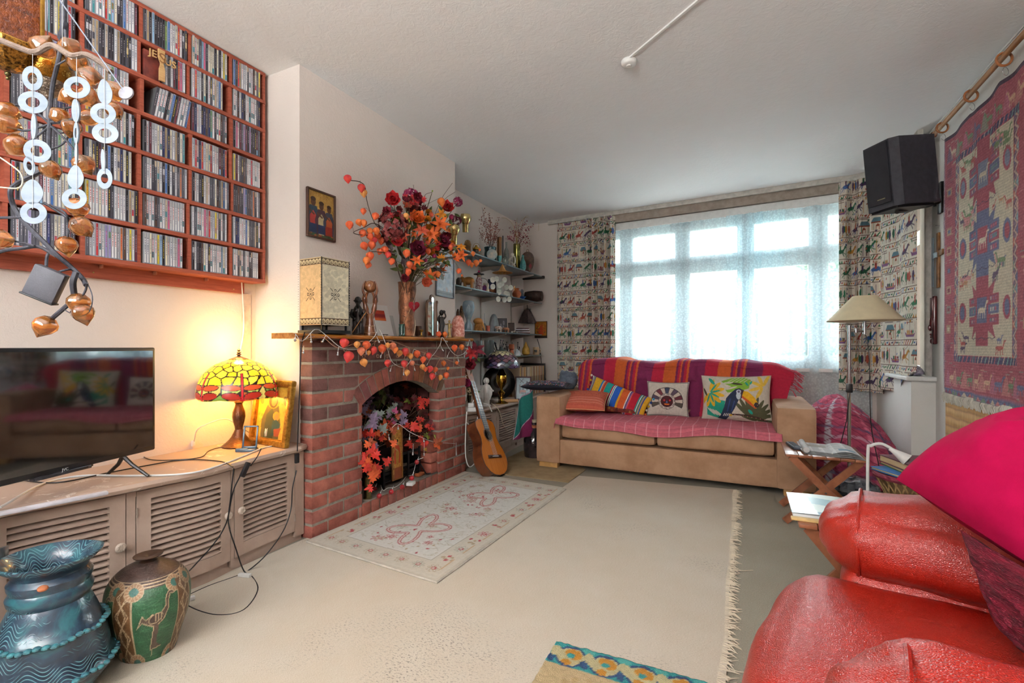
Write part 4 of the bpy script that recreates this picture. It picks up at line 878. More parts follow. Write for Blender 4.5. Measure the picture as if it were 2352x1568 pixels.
figures(cv,.15,.08,.82,'2f4a5a','b5403a','b08a44','5a3a28'); figures(cv,.38,.06,.78,'4a2f38','b8ab84','b08a44','5a3a28'); figures(cv,.60,.08,.72,'3c4454','a8502c','b08a44','5a3a28')
for x in(.15,.38,.6): cv.rect(x-.1,x+.1,.08,.28,'8c3228' if x>.5 else '27385a')
a0=Vector((-2.088,DX(706,-2.088)*(CA+SA*(706-1176)/F),1.0));
p0=PXx(707,515,-2.071); p1=PXx(772,531,-2.071); p0.z=p1.z=1.585
picture('icon_painting','wooden icon painting of three standing robed figures on chimney breast','icon',p0,p1,.262,0,.010,mat('4a3024',.5),cv,.016)
# ================================================================ BOUQUET
V0=VP+Vector((0,0,.345))
def Z1(X,Y,x): return PXx(660+X/3.733,380+Y/3.733,x)
def stem(m,end,r_=.0022,sag=.03,root=None,n=5):
 a=(root or V0)+Vector((ru(-.025,.025),ru(-.025,.025),-.12)); c=(root or V0)+(Vector(end)-(root or V0))*.15+Vector((0,0,.03)); e=Vector(end)
 m.tube(smooth([a,c,(c+e)/2+Vector((ru(-1,1),ru(-1,1),1))*sag,e],n),[r_*1.2]*(n*3)+[r_*.7],6)
def flowerhead(kind,mt,size,R):
 mb=MB(); I=Matrix.Identity(4)
 if kind=='rose':
  mb.ball((0,0,size*.3),size*.22,n=8,m=6)
  for ring,(n,tilt,L,W)in enumerate(((4,1.45,.6,.6),(5,1.2,.75,.7),(6,.85,.9,.8),(7,.4,1.05,.95),(7,.1,1.1,1.0))):
   for i in range(n): petal(mb,Matrix.Rotation(2*PI*(i+ring*.5)/n+R.uniform(-.1,.1),4,'Z')@Matrix.Translation((0,size*.06*ring,size*.04*(4-ring)))@Matrix.Rotation(tilt,4,'X')@Matrix.Scale(size,4),L*R.uniform(.9,1.1),W,.6,.35)
 elif kind=='hydrangea':
  for i in range(110):
   a=R.uniform(0,2*PI); z=R.uniform(-.55,1); r_=math.sqrt(max(0,1-z*z)); d_=Vector((r_*math.cos(a),r_*math.sin(a),z))
   M_=aim(d_*size*R.uniform(.8,1.0),d_+Vector([R.uniform(-.4,.4)for _ in range(3)]),R.uniform(0,6))
   for q in range(4): petal(mb,M_@Matrix.Rotation(q*PI/2,4,'Z')@Matrix.Scale(size*.24,4),1,.9,.3,.2,2)
 elif kind=='lily':
  for i in range(6): petal(mb,Matrix.Rotation(PI/3*i+R.uniform(-.15,.15),4,'Z')@Matrix.Rotation(R.uniform(.3,.9),4,'X')@Matrix.Scale(size,4),1.1,.42,-.6,.2,5,1.3)
  for i in range(5): mb.tube([(0,0,0),(size*.2*math.cos(i*1.3),size*.2*math.sin(i*1.3),size*.5)],size*.02,4)
 elif kind=='daisy':
  for i in range(9): petal(mb,Matrix.Rotation(2*PI/9*i,4,'Z')@Matrix.Rotation(R.uniform(.1,.5),4,'X')@Matrix.Scale(size,4),1,.4,.2,.2,3)
 elif kind=='bud': mb.ball((0,0,size*.4),(size*.45,size*.45,size*.6),n=10,m=7)
 return mb.mesh('flower_head',mt,smooth=True)
FM=dict(crimson=petm('8e2436','641626'),red=petm('cf3030','a51e28'),wine=petm('7a1c38','4f1226'),maroon=petm('8a3a38','5c2226'),orange=petm('e8702a','cf5420'),amber=petm('e89a2c','d97a1c'),coral=petm('dd6a48','c64f38'),magenta=petm('a8285c','7d1a44'),cream=petm('e0d2b0','c4b088'),lime=petm('9cc03a','7aa028'))
def flower(label,kind,col,X,Y,x,px,up=(1,-.9,.5),name=None,grp=None,leafcol='green',nl=1,hide=False,cat='flower',root=None,conv=None):
 R=random.Random(int(X*7+Y)); p=(conv or Z1)(X,Y,x); size=1.2*px/3.733*depth(p)/F
 t=thing(name or 'artificial_'+kind,label,cat,(root or V0),group=grp); m=MB(); stem(m,p,root=root); m.build('stem',STEM,t,world=True)
 part('flower_head',flowerhead(kind,FM[col],size,R),t,aim(p,Vector(up)+Vector([R.uniform(-.3,.3)for _ in range(3)]),R.uniform(0,6)))
 for i in range(nl):
  q=p-(p-(root or V0))*R.uniform(.08,.3)+Vector((R.uniform(-.01,.03),R.uniform(-.04,.04),R.uniform(-.02,.02))); mb=MB(); petal(mb,Matrix.Identity(4),.06,.03,.4,.3,4,1.2)
  part('leaf',mb.mesh('leaf',LEAFC[leafcol],smooth=True),t,aim(q,Vector((1,-.6,.5)),R.uniform(0,6)))
 return t
G1='flowers of the autumn bouquet'
flower('large dusky maroon hydrangea head at left of bouquet','hydrangea','maroon',905,520,-1.90,110,grp=G1)
flower('big red poppy-like bloom at bouquet top left','rose','red',905,295,-1.95,52,up=(1,-1.2,.1),grp=G1)
flower('magenta ruffled bloom at top of bouquet','hydrangea','magenta',1060,265,-1.98,55,grp=G1,nl=2)
flower('dark wine anemone at bouquet centre','rose','wine',1115,715,-1.84,58,up=(1,-1,0),grp=G1)
flower('dark red rose below hydrangea','rose','red',935,655,-1.88,44,grp=G1)
flower('orange rose above bouquet centre','rose','orange',1110,460,-1.86,56,grp=G1)
flower('large orange lily right of bouquet centre','lily','orange',1310,510,-1.86,75,up=(1,-.8,.6),grp=G1)
flower('coral lily below orange rose','lily','coral',1150,560,-1.84,62,grp=G1)
flower('orange lily over wine anemone','lily','orange',1230,590,-1.83,62,up=(1,-1,-.2),grp=G1)
flower('red rose high on right of bouquet','rose','red',1370,365,-1.93,46,grp=G1)
flower('amber bloom at upper right of bouquet','lily','amber',1320,420,-1.90,48,grp=G1)
flower('coral blossom under top magenta bloom','daisy','coral',1030,345,-1.93,50,grp=G1,nl=2)
flower('red and white star blossom at bouquet top','daisy','red',1155,300,-1.94,42,grp=G1)
flower('crimson blossom near white star blossom','daisy','crimson',1170,370,-1.92,34,grp=G1)
flower('purple-red rosebud at right edge of bouquet','bud','magenta',1400,450,-1.9,40,grp=G1)
flower('wine peony at right of bouquet','rose','wine',1330,660,-1.86,52,grp=G1)
flower('pink-red bud under wine peony','bud','magenta',1258,785,-1.84,36,grp=G1)
flower('pink bud left of lower right buds','bud','magenta',1185,820,-1.84,28,grp=G1)
flower('orange lily at lower right over mirror','lily','orange',1220,950,-1.86,60,up=(1,-1,-.4),grp=G1)
flower('coral poppy hanging right of vase rim','rose','coral',1190,1000,-1.86,36,up=(1,-1,-.5),grp=G1)
flower('dark red small rose hanging over vase rim','rose','crimson',1010,965,-1.88,30,up=(1,-1,-.2),grp=G1)
flower('orange bloom at lower centre of bouquet','lily','orange',1110,815,-1.83,50,grp=G1)
flower('orange tulip-like bloom left of wine anemone','lily','coral',1000,600,-1.86,46,grp=G1)
flower('amber spray over fairy mirror','daisy','amber',1320,800,-1.86,42,grp=G1,nl=2)
flower('orange daisy spray reaching right over alcove','daisy','orange',1440,790,-1.82,46,up=(1,-.8,0),grp=G1)
flower('bright orange lily at far right of bouquet','lily','orange',1490,770,-1.80,52,up=(1,-.8,-.1),grp=G1,nl=2)
flower('yellow-orange lily tipping right','lily','amber',1490,700,-1.82,44,grp=G1)
flower('deep magenta sprig beside chimney corner','hydrangea','magenta',1462,310,-2.0,34,grp=G1)
flower('dark wine sprig over brass spotlight','hydrangea','wine',1450,470,-1.97,36,grp=G1)
flower('lime green berry on thin twig','bud','lime',1243,222,-1.95,12,grp=G1,nl=0)
def branch(label,pts,lans,x=-1.93,conv=Z1,root=None,r_=.0024,group='paper lantern branches of the bouquet',sc_=1.0):
 P=[conv(X,Y,x)for X,Y in pts]; t=thing('physalis_branch',label,'branch',P[0],group=group); m=MB(); a=[(V0 if root is None else root)+Vector((0,0,-.1))]if root is not False else[]
 m.tube(smooth(a+P,6),r_,6)
 for X,Y,c,s in lans:
  p=conv(X,Y,x+ru(-.02,.03)); q=min(P,key=lambda e: (e-p).length); p.z+=.022*s; mid=(p+q)/2+Vector((0,0,.012)); m.tube([q,mid,p],.001,4)
  part('lantern',LAN[c],t,Matrix.Translation(p)@Matrix.Rotation(ru(-.6,.6),4,'X')@Matrix.Rotation(ru(0,6),4,'Z')@Matrix.Scale(s*sc_,4))
 m.build('twig',TWIG,t,world=True); return t
branch('tall curling physalis branch reaching to the upper left of bouquet',[(860,620),(760,510),(710,400),(680,290),(665,180),(620,140),(545,128)],[(515,112,2,1),(630,190,2,1.05),(652,235,3,1),(652,392,0,.8)],-1.97)
branch('physalis branch curving low to the left of bouquet',[(880,700),(840,560),(740,495),(660,530),(570,570),(600,590),(700,600)],[(535,508,0,1),(603,488,1,.9),(655,492,1,.9),(655,585,0,1),(705,562,1,.9),(755,560,1,.95),(700,607,0,1),(782,605,0,.95),(812,645,0,1.05),(745,640,2,.9),(645,690,0,1.05),(725,680,0,1.1),(765,440,0,1)],-1.94)
branch('drooping physalis branch left of vase mouth',[(930,850),(860,760),(780,740),(700,740)],[(710,775,0,1.1),(683,815,1,1),(700,855,0,.9),(800,740,0,.9),(842,725,0,1.05),(875,770,2,.9),(903,825,0,.95)],-1.92)
branch('physalis branch in front centre of bouquet',[(1010,900),(1020,800),(1030,600),(1020,450)],[(1015,435,3,.95),(1030,520,3,1),(1030,755,0,1.1),(1040,850,0,1),(1032,910,0,1),(1075,870,0,.9),(1203,735,0,.9),(1315,310,1,1.3),(1290,930,1,.9)],-1.85)
branch('physalis branch stretching right across alcove shelf',[(1100,900),(1250,830),(1400,790),(1600,780),(1660,800)],[(1478,910,0,.9),(1555,830,0,1),(1620,835,1,1.1),(1580,850,1,.8),(1590,755,1,.8),(1660,820,1,.6),(1395,700,0,.9),(1650,725,1,.5),(1500,945,1,.4)],-1.82)
def filler(label,cols,n,boxes,seed,name='blossom_spray'):
 R=random.Random(seed); t=thing(name,label,'flower',V0,group=G1); m=MB(); HH=[flowerhead(k_,FM[c],1,R)for k_,c in cols]
 for i in range(n):
  X0,X1,Y0,Y1=R.choice(boxes); p=Z1(R.uniform(X0,X1),R.uniform(Y0,Y1),R.uniform(-1.96,-1.86)); s=R.uniform(22,40)/3.733*depth(p)/F
  if i%3==0: stem(m,p,.0015)
  part('flower_head',R.choice(HH),t,aim(p,Vector((1,-.8,.4))+Vector([R.uniform(-.6,.6)for _ in range(3)]),R.uniform(0,6),s))
 m.build('stem',STEM,t,world=True)
filler('orange and coral blossoms packed between the lilies',[('lily','orange'),('daisy','coral'),('rose','amber'),('lily','coral')],56,[(1020,1400,400,640),(1180,1420,540,700),(1060,1300,640,760)],3)
filler('red and wine blossoms packed around the hydrangea',[('daisy','red'),('rose','crimson'),('lily','red'),('rose','maroon')],32,[(820,1010,380,680),(1000,1120,260,420),(1280,1420,600,720)],4)
filler('small amber florets spilling low on right of bouquet',[('daisy','amber'),('lily','orange')],16,[(1200,1460,740,860),(1180,1330,880,980)],5)
TW2=MB()
t=thing('bare_twig','thin bare dark twigs sticking up at right of bouquet','twig',V0); m=MB()
for pts in([(1180,700),(1300,330),(1415,150)],[(1200,650),(1330,320),(1440,225)],[(1200,450),(1100,250),(1080,165)],[(1100,500),(1170,270),(1235,230)]): m.tube(smooth([V0-Vector((0,0,.1))]+[Z1(X,Y,-1.95)for X,Y in pts],5),.0015,5)
m.build('twig',TWIG,t,world=True)
t=thing('foliage_sprig','green leafy stems filling base of bouquet above vase rim','foliage',V0); m=MB(); R=random.Random(8)
for i in range(60):
 a=R.uniform(0,1); X,Y=R.uniform(880,1330),R.uniform(420,960); p=Z1(X,Y,R.uniform(-1.98,-1.90))
 if i%2==0: m.tube([V0+Vector((R.uniform(-.03,.03),R.uniform(-.03,.03),-.05)),(V0+p)/2+Vector((0,0,R.uniform(-.02,.04))),p],.0018,5)
 mb=MB(); petal(mb,Matrix.Identity(4),R.uniform(.05,.09),R.uniform(.025,.045),.5,.3,4,1.1); part('leaf',mb.mesh('leaf',LEAFC[R.choice(['green','green','dark','lime','grey'])],smooth=True),t,aim(p,Vector((1,-.7,.4))+Vector([R.uniform(-.6,.6)for _ in range(3)]),R.uniform(0,6)))
m.build('stem',STEM,t,world=True)
# ================================================================ RIGHT ALCOVE: shelves and ornaments
SLATE=mat('6f8590',.3,c2='5c7078',ns=6,coat=.3); SLATED=mat('3c3a38',.6); BRK=mat('c9bdb2',.5,var=.06)
SZ=[1.825,1.511,1.14,.90]; SXF=-2.14
for i,z in enumerate(SZ):
 t=thing('alcove_shelf','%s slate-edged shelf on pale brackets in right alcove'%('topmost','second from top','third from top','lowest')[i],'shelf',(-2.3,4.2,z-.012),group='slate shelves of the right alcove')
 MB().rbox(XL+.004,SXF,3.26,5.17,z-.012,z,.003).build('board',(SLATE,SLATED)[0]if i!=3 else mat('586a5c',.3,coat=.3),t,world=True)
 for y in(3.58,4.25,4.95):
  m=MB(); y0,y1=y-.006,y+.006; P_=[(XL+.01,z-.0125),(SXF-.01,z-.0125),(SXF-.008,z-.022),(XL+.01,z-.06)]
  m.add([(x,yy,q)for yy in(y0,y1)for x,q in P_],[(0,1,2,3),(7,6,5,4)]+[(k,(k+1)%4,(k+1)%4+4,k+4)for k in range(4)]); m.build('bracket',BRK,t,False,world=True)
for j,y in enumerate((3.58,4.25,4.95)): wsolo(MB().box(XL+.0005,XL+.009,y-.012,y+.012,.6,2.0),'shelf_upright',BRK,'pale slotted metal shelf upright %s'%('beside the chimney','at the middle of the alcove','nearest the window')[j],'upright',(XL,y,.6),'shelf uprights',smooth=False)
def SO(u,x,z): d=DX(u,x); k=(u-1176)/F; return Vector((x,d*(CA+SA*k),z+.0005)),d/F
def pot(name,label,cat,mt,u,z,wpx,hpx,prof,x=-2.2,n=20,group=None,sy=1,**kw):
 p,s=SO(u,x,z); k=MB(); k.lathe([(r*wpx*s/2,h*hpx*s)for r,h in prof],n=n,sy=sy); return solo(k,name,mt,label,cat,p,facecam(p),group,**kw)
def local(u,z,x=-2.2): p,s=SO(u,x,z); return p,s,facecam(p)
VASE=[(.5,0),(.62,.03),(.9,.35),(1,.6),(.75,.85),(.6,.92),(.7,1),(.62,.99),(.5,.9),(0,.85)]; CYLI=[(.9,0),(1,.02),(1,1),(.9,1),(.88,.04),(0,.03)]
CUP=[(.5,0),(.55,.03),(.95,.6),(1,1),(.93,1),(.85,.6),(0,.1)]; BOT=[(.9,0),(1,.03),(1,.55),(.8,.7),(.32,.8),(.32,.97),(.4,.98),(.4,1),(0,1)]
GOURD=[(.5,0),(.9,.08),(1,.28),(.85,.5),(.5,.68),(.3,.82),(.14,.94),(.05,1),(0,1)]
TURQ=mat('4f9a98',.35,c2='2f6f74',ns=60,coat=.4); CREAMW=mat('e2d6be',.5); TERR=mat('b5623a',.6,c2='93482a'); GREYB=mat('8fa3b0',.25,coat=.5,c2='6f8796')
def elephant(mb,L,M=None):
 M=M or Matrix.Identity(4); s=L
 mb.ball((0,0,.46*s),(.36*s,.2*s,.24*s),n=14,m=10); mb.ball((.38*s,0,.55*s),(.16*s,.13*s,.17*s))
 for sx_ in(-.2,.2):
  for sy_ in(-.1,.1): mb.tube([(sx_*s,sy_*s,.42*s),(sx_*s*1.05,sy_*s,.2*s),(sx_*s*1.05,sy_*s,0)],[.09*s,.07*s,.075*s],10)
 mb.tube(smooth([(.48*s,0,.55*s),(.58*s,0,.4*s),(.58*s,0,.2*s),(.64*s,0,.08*s)],3),[.07*s]*4+[.05*s]*3+[.03*s]*3,8)
 for e in(-1,1): mb.ball((.33*s,e*.15*s,.55*s),(.1*s,.025*s,.14*s)); mb.tube([(.48*s,e*.06*s,.46*s),(.6*s,e*.08*s,.42*s)],[.02*s,.008*s],6)
 mb.tube([(-.34*s,0,.5*s),(-.4*s,0,.25*s)],.015*s,5)
p,s,rz=local(1058,SZ[0],-2.26); k=MB(); elephant(k,.11); solo(k,'carved_elephant',mat('7a4226',.35,c2='5a2c18'),'reddish-brown carved elephant on top shelf beside flowers','carving',p,rz+2.4)
p,s,rz=local(1074,SZ[0],-2.24); k=MB(); k.lathe([(.024,0),(.03,.02),(.026,.06),(.03,.09),(.022,.12),(.012,.13),(0,.131)],n=14,sx=1.1); k.ball((.0,-.02,.10),(.018,.015,.02)); k.tube([(-.02,-.02,.02),(-.022,-.03,.07)],.008,6); k.tube([(.02,-.02,.02),(.022,-.03,.07)],.008,6); solo(k,'carved_animal',mat('a07848',.45,c2='7d5a34'),'light brown carved animal right of reddish elephant','carving',p,rz)
p,s,rz=local(1094,SZ[0],-2.19); t=thing('glass_lantern','small glass lantern with shiny gold roof and ring handle','lantern',p,rz); k=MB(); k.lathe([(.034,0),(.034,.004),(.033,.05),(.03,.05),(.03,.006)],n=16); k.build('glass_body',CGL('d8dcd4','l'),t); GOLDB=mat('d0aa4a',.15,1,var=.05)
k=MB(); k.lathe([(.037,.05),(.036,.056),(.028,.07),(.012,.08),(.01,.092),(0,.093)],n=18); k.lathe([(.036,0),(.036,.005),(0,.005)],n=18); k.build('roof',GOLDB,t); k=MB(); k.tube([Vector((.034*math.cos(a),0,.055+.055*math.sin(a)))for a in[PI*i/12 for i in range(13)]],.0018,5); k.build('handle',GOLDB,t)
pot('ceramic_jug','dark blue glazed jug holding dried pink berries','jug',mat('35606c',.25,c2='1f3038',ns=25,coat=.5),1126,SZ[0],30,36,[(.85,0),(.9,.03),(.95,.5),(.85,.8),(.95,1),(.88,1),(.8,.8),(.8,.1),(0,.08)],-2.27)
def dried(label,root,ends,col,n,rr,conv_x,group='dried flower bunches on the top shelf',tw=TWIG):
 R=random.Random(n); t=thing('dried_flowers',label,'dried flowers',root,group=group); m=MB(); b_=MB()
 for e in ends:
  P=smooth([root,(Vector(root)+Vector(e))/2+Vector((R.uniform(-.02,.02),R.uniform(-.02,.02),.03)),e],6); m.tube(P,.0013,4)
  for i in range(n):
   q=P[int(R.uniform(.35,1)*(len(P)-1))]+Vector([R.gauss(0,.013)for _ in range(3)]); q.z=min(q.z,ZC-.02); b_.ball(q,R.uniform(rr*.6,rr),n=6,m=4)
 m.build('stem',tw,t,world=True); b_.build('berries',col,t,world=True)['kind']='stuff'; return t
r_,s=SO(1126,-2.27,SZ[0]+.12); E=[PXx(*q,-2.24)for q in((1106,500),(1100,528),(1122,488),(1118,510),(1127,500),(1132,520),(1140,510),(1146,500),(1150,525),(1115,535),(1138,535),(1125,540),(1145,545),(1107,476))]
dried('bunch of dried pink berry sprigs in blue jug',r_,E,mat('b0705e',.6,c2='7d4038',ns=90),26,.0062,-2.24)
p,s,rz=local(1130,SZ[0],-2.17); k=MB(); k.lathe([(.050,0),(.052,.006),(.05,.01),(0,.012)],n=24,M=Matrix.Rotation(PI/2-.15,4,'X')); solo(k.xf(Matrix.Translation((0,.0,.052))),'shell_disc',mat('9ab0b4',.4,c2='d8cfc0',ns=22),'round blue-grey shell disc standing before the jug','disc',p,rz)
pot('bamboo_tube','brown bamboo tube standing on top shelf','tube',mat('8a5a24',.4,c2='6b4218',ns=10,stretch=(1,1,.2)),1147,SZ[0],11,66,CYLI,-2.27); pot('incense_stick_holder','thin black rod beside bamboo tube','rod',BLKM,1155,SZ[0],2.4,70,CYLI,-2.24,n=8)
pot('turquoise_pot','small turquoise pot at foot of bamboo tube','pot',TURQ,1147,SZ[0],12,14,CUP,-2.16); pot('glass_bottle','tall clear glass bottle on top shelf','bottle',CGL('cfdcd4','b'),1163,SZ[0],12,60,BOT,-2.27); pot('glass_jar','small clear glass jar left of white figure','jar',CGL('cfdcd4','b'),1161,SZ[0],12,24,BOT,-2.17)
p,s,rz=local(1177,SZ[0],-2.17); k=MB(); k.ball((0,0,.127),.019); k.tube(smooth([(-.04,0,.004),(-.028,0,.055),(-.035,0,.075),(.01,0,.11),(.025,0,.095),(.026,0,.05),(.02,0,.03)],4),.0075,8); k.tube(smooth([(-.02,-.01,.05),(.0,-.01,.04),(.03,-.01,.004)],4),.0075,8); k.tube([(-.03,0,.07),(-.0,-.008,.105)],.006,8); solo(k,'thinking_figure',mat('e4dcca',.5),'cream abstract thinking figure sculpture on top shelf','sculpture',p,rz)
pot('brass_vase','tall shiny brass cylinder vase with red dried flowers','vase',mat('8f8a52',.18,.9,c2='6a6838',ns=6),1187,SZ[0],16,62,CYLI,-2.25)
r_,s=SO(1187,-2.25,SZ[0]+.26); E=[PXx(*q,-2.22)for q in((1160,548),(1172,520),(1185,505),(1200,515),(1212,520),(1222,540),(1205,545),(1170,545),(1195,535),(1218,560),(1180,530),(1210,505),(1225,515),(1190,520))]
dried('bunch of dark red dried flowers with gold sprays in brass vase',r_,E,mat('a02c3c',.6,c2='6a1c2c',ns=90),15,.0065,-2.2)
t=thing('gold_spray','curling gold wire sprays arching over red dried flowers','dried flowers',r_); m=MB()
for P_ in([(1187,560),(1180,520),(1165,503),(1152,499)],[(1187,560),(1205,500),(1222,492),(1236,505),(1237,530)],[(1187,560),(1192,520),(1205,500),(1215,498)],[(1187,560),(1186,530),(1188,500)]): m.tube(smooth([PXx(u,max(v,500),-2.2)for u,v in P_],6),.0016,5)
m.build('wire',mat('b89a4a',.3,.8),t,world=True)
pot('bird_bottle','speckled turquoise bird-shaped bottle','bottle',TURQ,1201,SZ[0],15,36,[(.6,0),(.9,.1),(1,.3),(.8,.55),(.35,.75),(.3,.88),(.45,.95),(.2,1),(0,1)],-2.17)
p,s,rz=local(1212,SZ[0],-2.22); t=thing('oval_plaque','dark oval leather plaque with red diamond at shelf end','plaque',p,rz); k=MB(); k.prism([(.072*math.sin(a)*(1-.25*math.cos(a)),.125-.125*math.cos(a))for a in[2*PI*i/28 for i in range(28)]],.02,R_); k.build('body',mat('5c4430',.6,c2='3a2a20',ns=40),t); k=MB(); k.prism([(.03,.05),(.05,.085),(.03,.12),(.01,.085)],.002,R_,.0205); k.build('diamond',mat('8a1c22',.5),t); k=MB(); k.torus((0,-.01,.26),.014,.003,R_); k.build('loop',mat('5c4a34',.6),t)
wsolo(MB().rbox(-2.4,-2.12,5.18,5.215,1.80,1.832,.006),'wooden_bowl_stack',mat('2e2420',.6),'dark flat wooden tray projecting at far end of top shelf','tray',(-2.2,5.2,1.8))
for i,(u,v,lab)in enumerate(((1069,505,'brass wall spotlight hanging above carved elephants'),(1042,530,'brass spotlight half hidden by bouquet at chimney corner'))):
 c=PXx(u,v,-2.0 if i else-2.1); t=thing('spotlight',lab,'light',c,group='brass spotlights at the chimney corner'); M_=aim((0,0,0),(-.15,.25,-1)); k=MB(); k.lathe([(.0,-.055),(.035,-.05),(.048,-.02),(.046,.0),(.03,.03),(.026,.035),(.025,.10),(.020,.10),(.018,.04),(0,.035)],M=M_,n=20); k.build('shade',mat('d2bd84',.2,.9,c2='b8a064'),t); MB().tube(smooth([(0,0,.03),(-.05,.02,.05),(-.085,.03,.02)],4),.005,6).build('arm',BRASS,t)
pot('carved_ball','dark carved openwork ball on second shelf by chimney','ornament',mat('5a4a40',.6,c2='3a302a',ns=60,bs=.6),1054,SZ[1],13,22,[(.4,0),(.9,.2),(1,.5),(.9,.8),(.4,1),(0,1)],-2.22)
p,s,rz=local(1076,SZ[1],-2.2); k=MB(); elephant(k,.15); solo(k,'wooden_elephant',HONEY,'honey-coloured wooden elephant on second shelf','carving',p,rz+2.9)
p,s,rz=local(1100,SZ[1],-2.2); t=thing('dressed_doll','small doll in patterned shawl with black hat and pink pompom','doll',p,rz); k=MB(); k.lathe([(.03,0),(.034,.03),(.026,.07),(.03,.10),(.018,.125)],n=14); k.build('dress',mat('8c3a50',.7,c2='d8d4cc',ns=90),t); k=MB(); k.ball((0,0,.135),.018); k.build('head',mat('c0a080',.6),t); k=MB(); k.lathe([(.05,.15),(.05,.155),(.02,.157),(.016,.168),(0,.17)],n=18); k.build('hat',BLKM,t); k=MB(); k.ball((0,0,.178),.01); k.build('pompom',mat('c02868',.8),t)
p,s,rz=local(1113,SZ[1],-2.19); t=thing('seated_doll','tiny doll with red and blue clothes and a hoop beside it','doll',p,rz); k=MB(); k.lathe([(.02,0),(.025,.02),(.018,.05),(.01,.06)],n=12); k.build('dress',mat('9c2c44',.7,c2='2c3c8a',ns=80),t); MB().ball((0,0,.072),.013).build('head',mat('d8c8b0',.6),t); MB().torus((-.02,.02,.075),.055,.002,R_).build('hoop',BLKM,t)
pot('white_figurine','tiny white china figurine on second shelf edge','figurine',CREAMW,1120,SZ[1],9,20,[(.8,0),(.9,.1),(.5,.45),(.7,.7),(.5,.95),(0,1)],-2.16)
cv=Cv(30,40,.75,1,'2c3a5c'); cv.rect(0,.75,0,.4,'7a4028'); cv.ell(.4,.35,.2,.15,'b06a3c'); cv.ell(.3,.7,.2,.1,'3c4c78')
def sframe(name,label,u0,u1,z,x,h,cv,fm,lean=.15,cat='picture'):
 a,_=SO(u0,x,z); c,_=SO(u1,x,z); d_=(a-c).length; a2,_=SO((u0+u1)/2,x,z); n=Vector((.6,-.8,0)); tdir=Vector((.8,.6,0)); w=(u1-u0)*_*1.05; return picture(name,label,cat,a2-tdir*w/2,a2+tdir*w/2,h,lean,.006,fm,cv,.01)
sframe('small_picture','small dark blue and orange picture leaning on second shelf',1122,1140,SZ[1],-2.28,.17,cv,DARK)
pc=PXx(1154,610,-2.13); t=thing('shell_mobile','shell disc mobile under a little woven straw hat','mobile',(pc.x,pc.y,SZ[0]-.013)); k=MB(); k.lathe([(.001,-.008),(.006,-.01),(.03,-.062),(.045,-.075),(.098,-.09),(.1,-.094),(.05,-.085),(0,-.03)],n=24); k.build('straw_hat',mat('c08a4c',.7,c2='94642f',ns=60,bs=.5),t); SHL=mat('dfe2d8',.3,c2='bfc4b8',ns=20,coat=.3)
ds=depth(pc)/F
for i,(X,Y)in enumerate(((1028,590),(1240,610),(950,610),(1040,740),(1220,780),(1290,790),(980,760),(1045,890),(1230,920),(1290,930),(1065,1045),(1185,1060),(1245,1050),(1125,700),(1110,820))):
 u=1040+X/9.8; v=580+Y/9.8; q=PXx(u,v,-2.13)+Vector((ru(-.04,.02),0,0)); M_=aim(q,Vector((1,-1.5,.1))+Vector((ru(-.8,.8),ru(-.6,.6),0))); kk=MB(); kk.lathe([(.028,-.0008),(.0285,0),(.028,.0008),(0,.001)],n=18,sx=.85); o=kk.build('shell_disc',SHL,t); o.matrix_local=MW[t.name].inverted()@M_
m=MB(); [m.tube([(x,y,-.08),(x,y,-.29)],.0006,4)for x,y in((.03,.02),(-.02,.03),(.02,-.03),(-.03,-.02))]; m.build('thread',mat('cfcfc8',.6),t)
pot('pierced_pot','pierced terracotta tealight pot on second shelf','pot',TERR,1187,SZ[1],21,24,[(.5,0),(.95,.3),(1,.5),(.7,.75),(.4,.85),(.6,.95),(.5,1),(0,.9)],-2.2)
p,s,rz=local(1182,SZ[1]+.0,-2.27); k=MB(); k.box(-.003,.003,-.003,.003,0,.15); k.box(-.013,.013,-.003,.003,.12,.127); k.rbox(-.015,.015,-.012,.012,0,.008,.002); solo(k,'brass_cross',BRASS,'thin brass cross behind terracotta pot','cross',p,rz)
pot('stone_figure','small grey stone figure by terracotta pot','figurine',mat('6c727c',.6),1199,SZ[1],11,26,[(.8,0),(1,.1),(.8,.5),(.5,.7),(.6,.85),(.3,1),(0,1)],-2.24)
p,s,rz=local(1226,SZ[1],-2.19); k=MB(); k.lathe([(0,-.10),(.055,-.10),(.062,-.05),(.066,0),(.062,.05),(.055,.10),(0,.10)],M=Matrix.Rotation(PI/2,4,'Y'),n=20); solo(k.xf(Matrix.Translation((0,0,.066))),'wooden_drum',mat('3c2820',.5,c2='241814',ns=40,bs=.6,bsc=90),'dark carved wooden barrel drum at end of second shelf','drum',p,rz-.3)
pot('blue_dish','small blue dish at front of second shelf','dish',mat('2c5aa0',.3),1200,SZ[1],17,5,[(.4,0),(1,1),(.95,1),(.3,.3),(0,.3)],-2.155)
p,s,rz=local(1076,SZ[2],-2.19); k=MB(); k.lathe([(.03,0),(.034,.01),(.03,.05),(.016,.08),(.02,.10),(.045,.17),(.05,.21),(.042,.25),(.03,.262),(.036,.24),(.03,.16),(0,.1)],n=24,sx=1.1,sy=.7); k.tube(smooth([(.0,-.03,.10),(-.02,-.035,.17),(.0,-.035,.23),(.02,-.03,.20),(.012,-.033,.14)],4),.004,6); solo(k,'swirled_vase',GREYB,'glossy blue-grey swirled ceramic vase on third shelf','vase',p,rz)
for i,(u,w_,h_,c)in enumerate(((1052,11,50,'7d6248'),(1060,12,58,'9a7248'))): pot('painted_egg',('dark speckled','tan')[i]+' tall painted egg on third shelf behind salt lamp','ornament',mat(c,.5,c2='4a3a30',ns=70),u,SZ[2],w_,h_,[(.5,0),(.9,.3),(1,.5),(.7,.85),(.3,.98),(0,1)],-2.3)
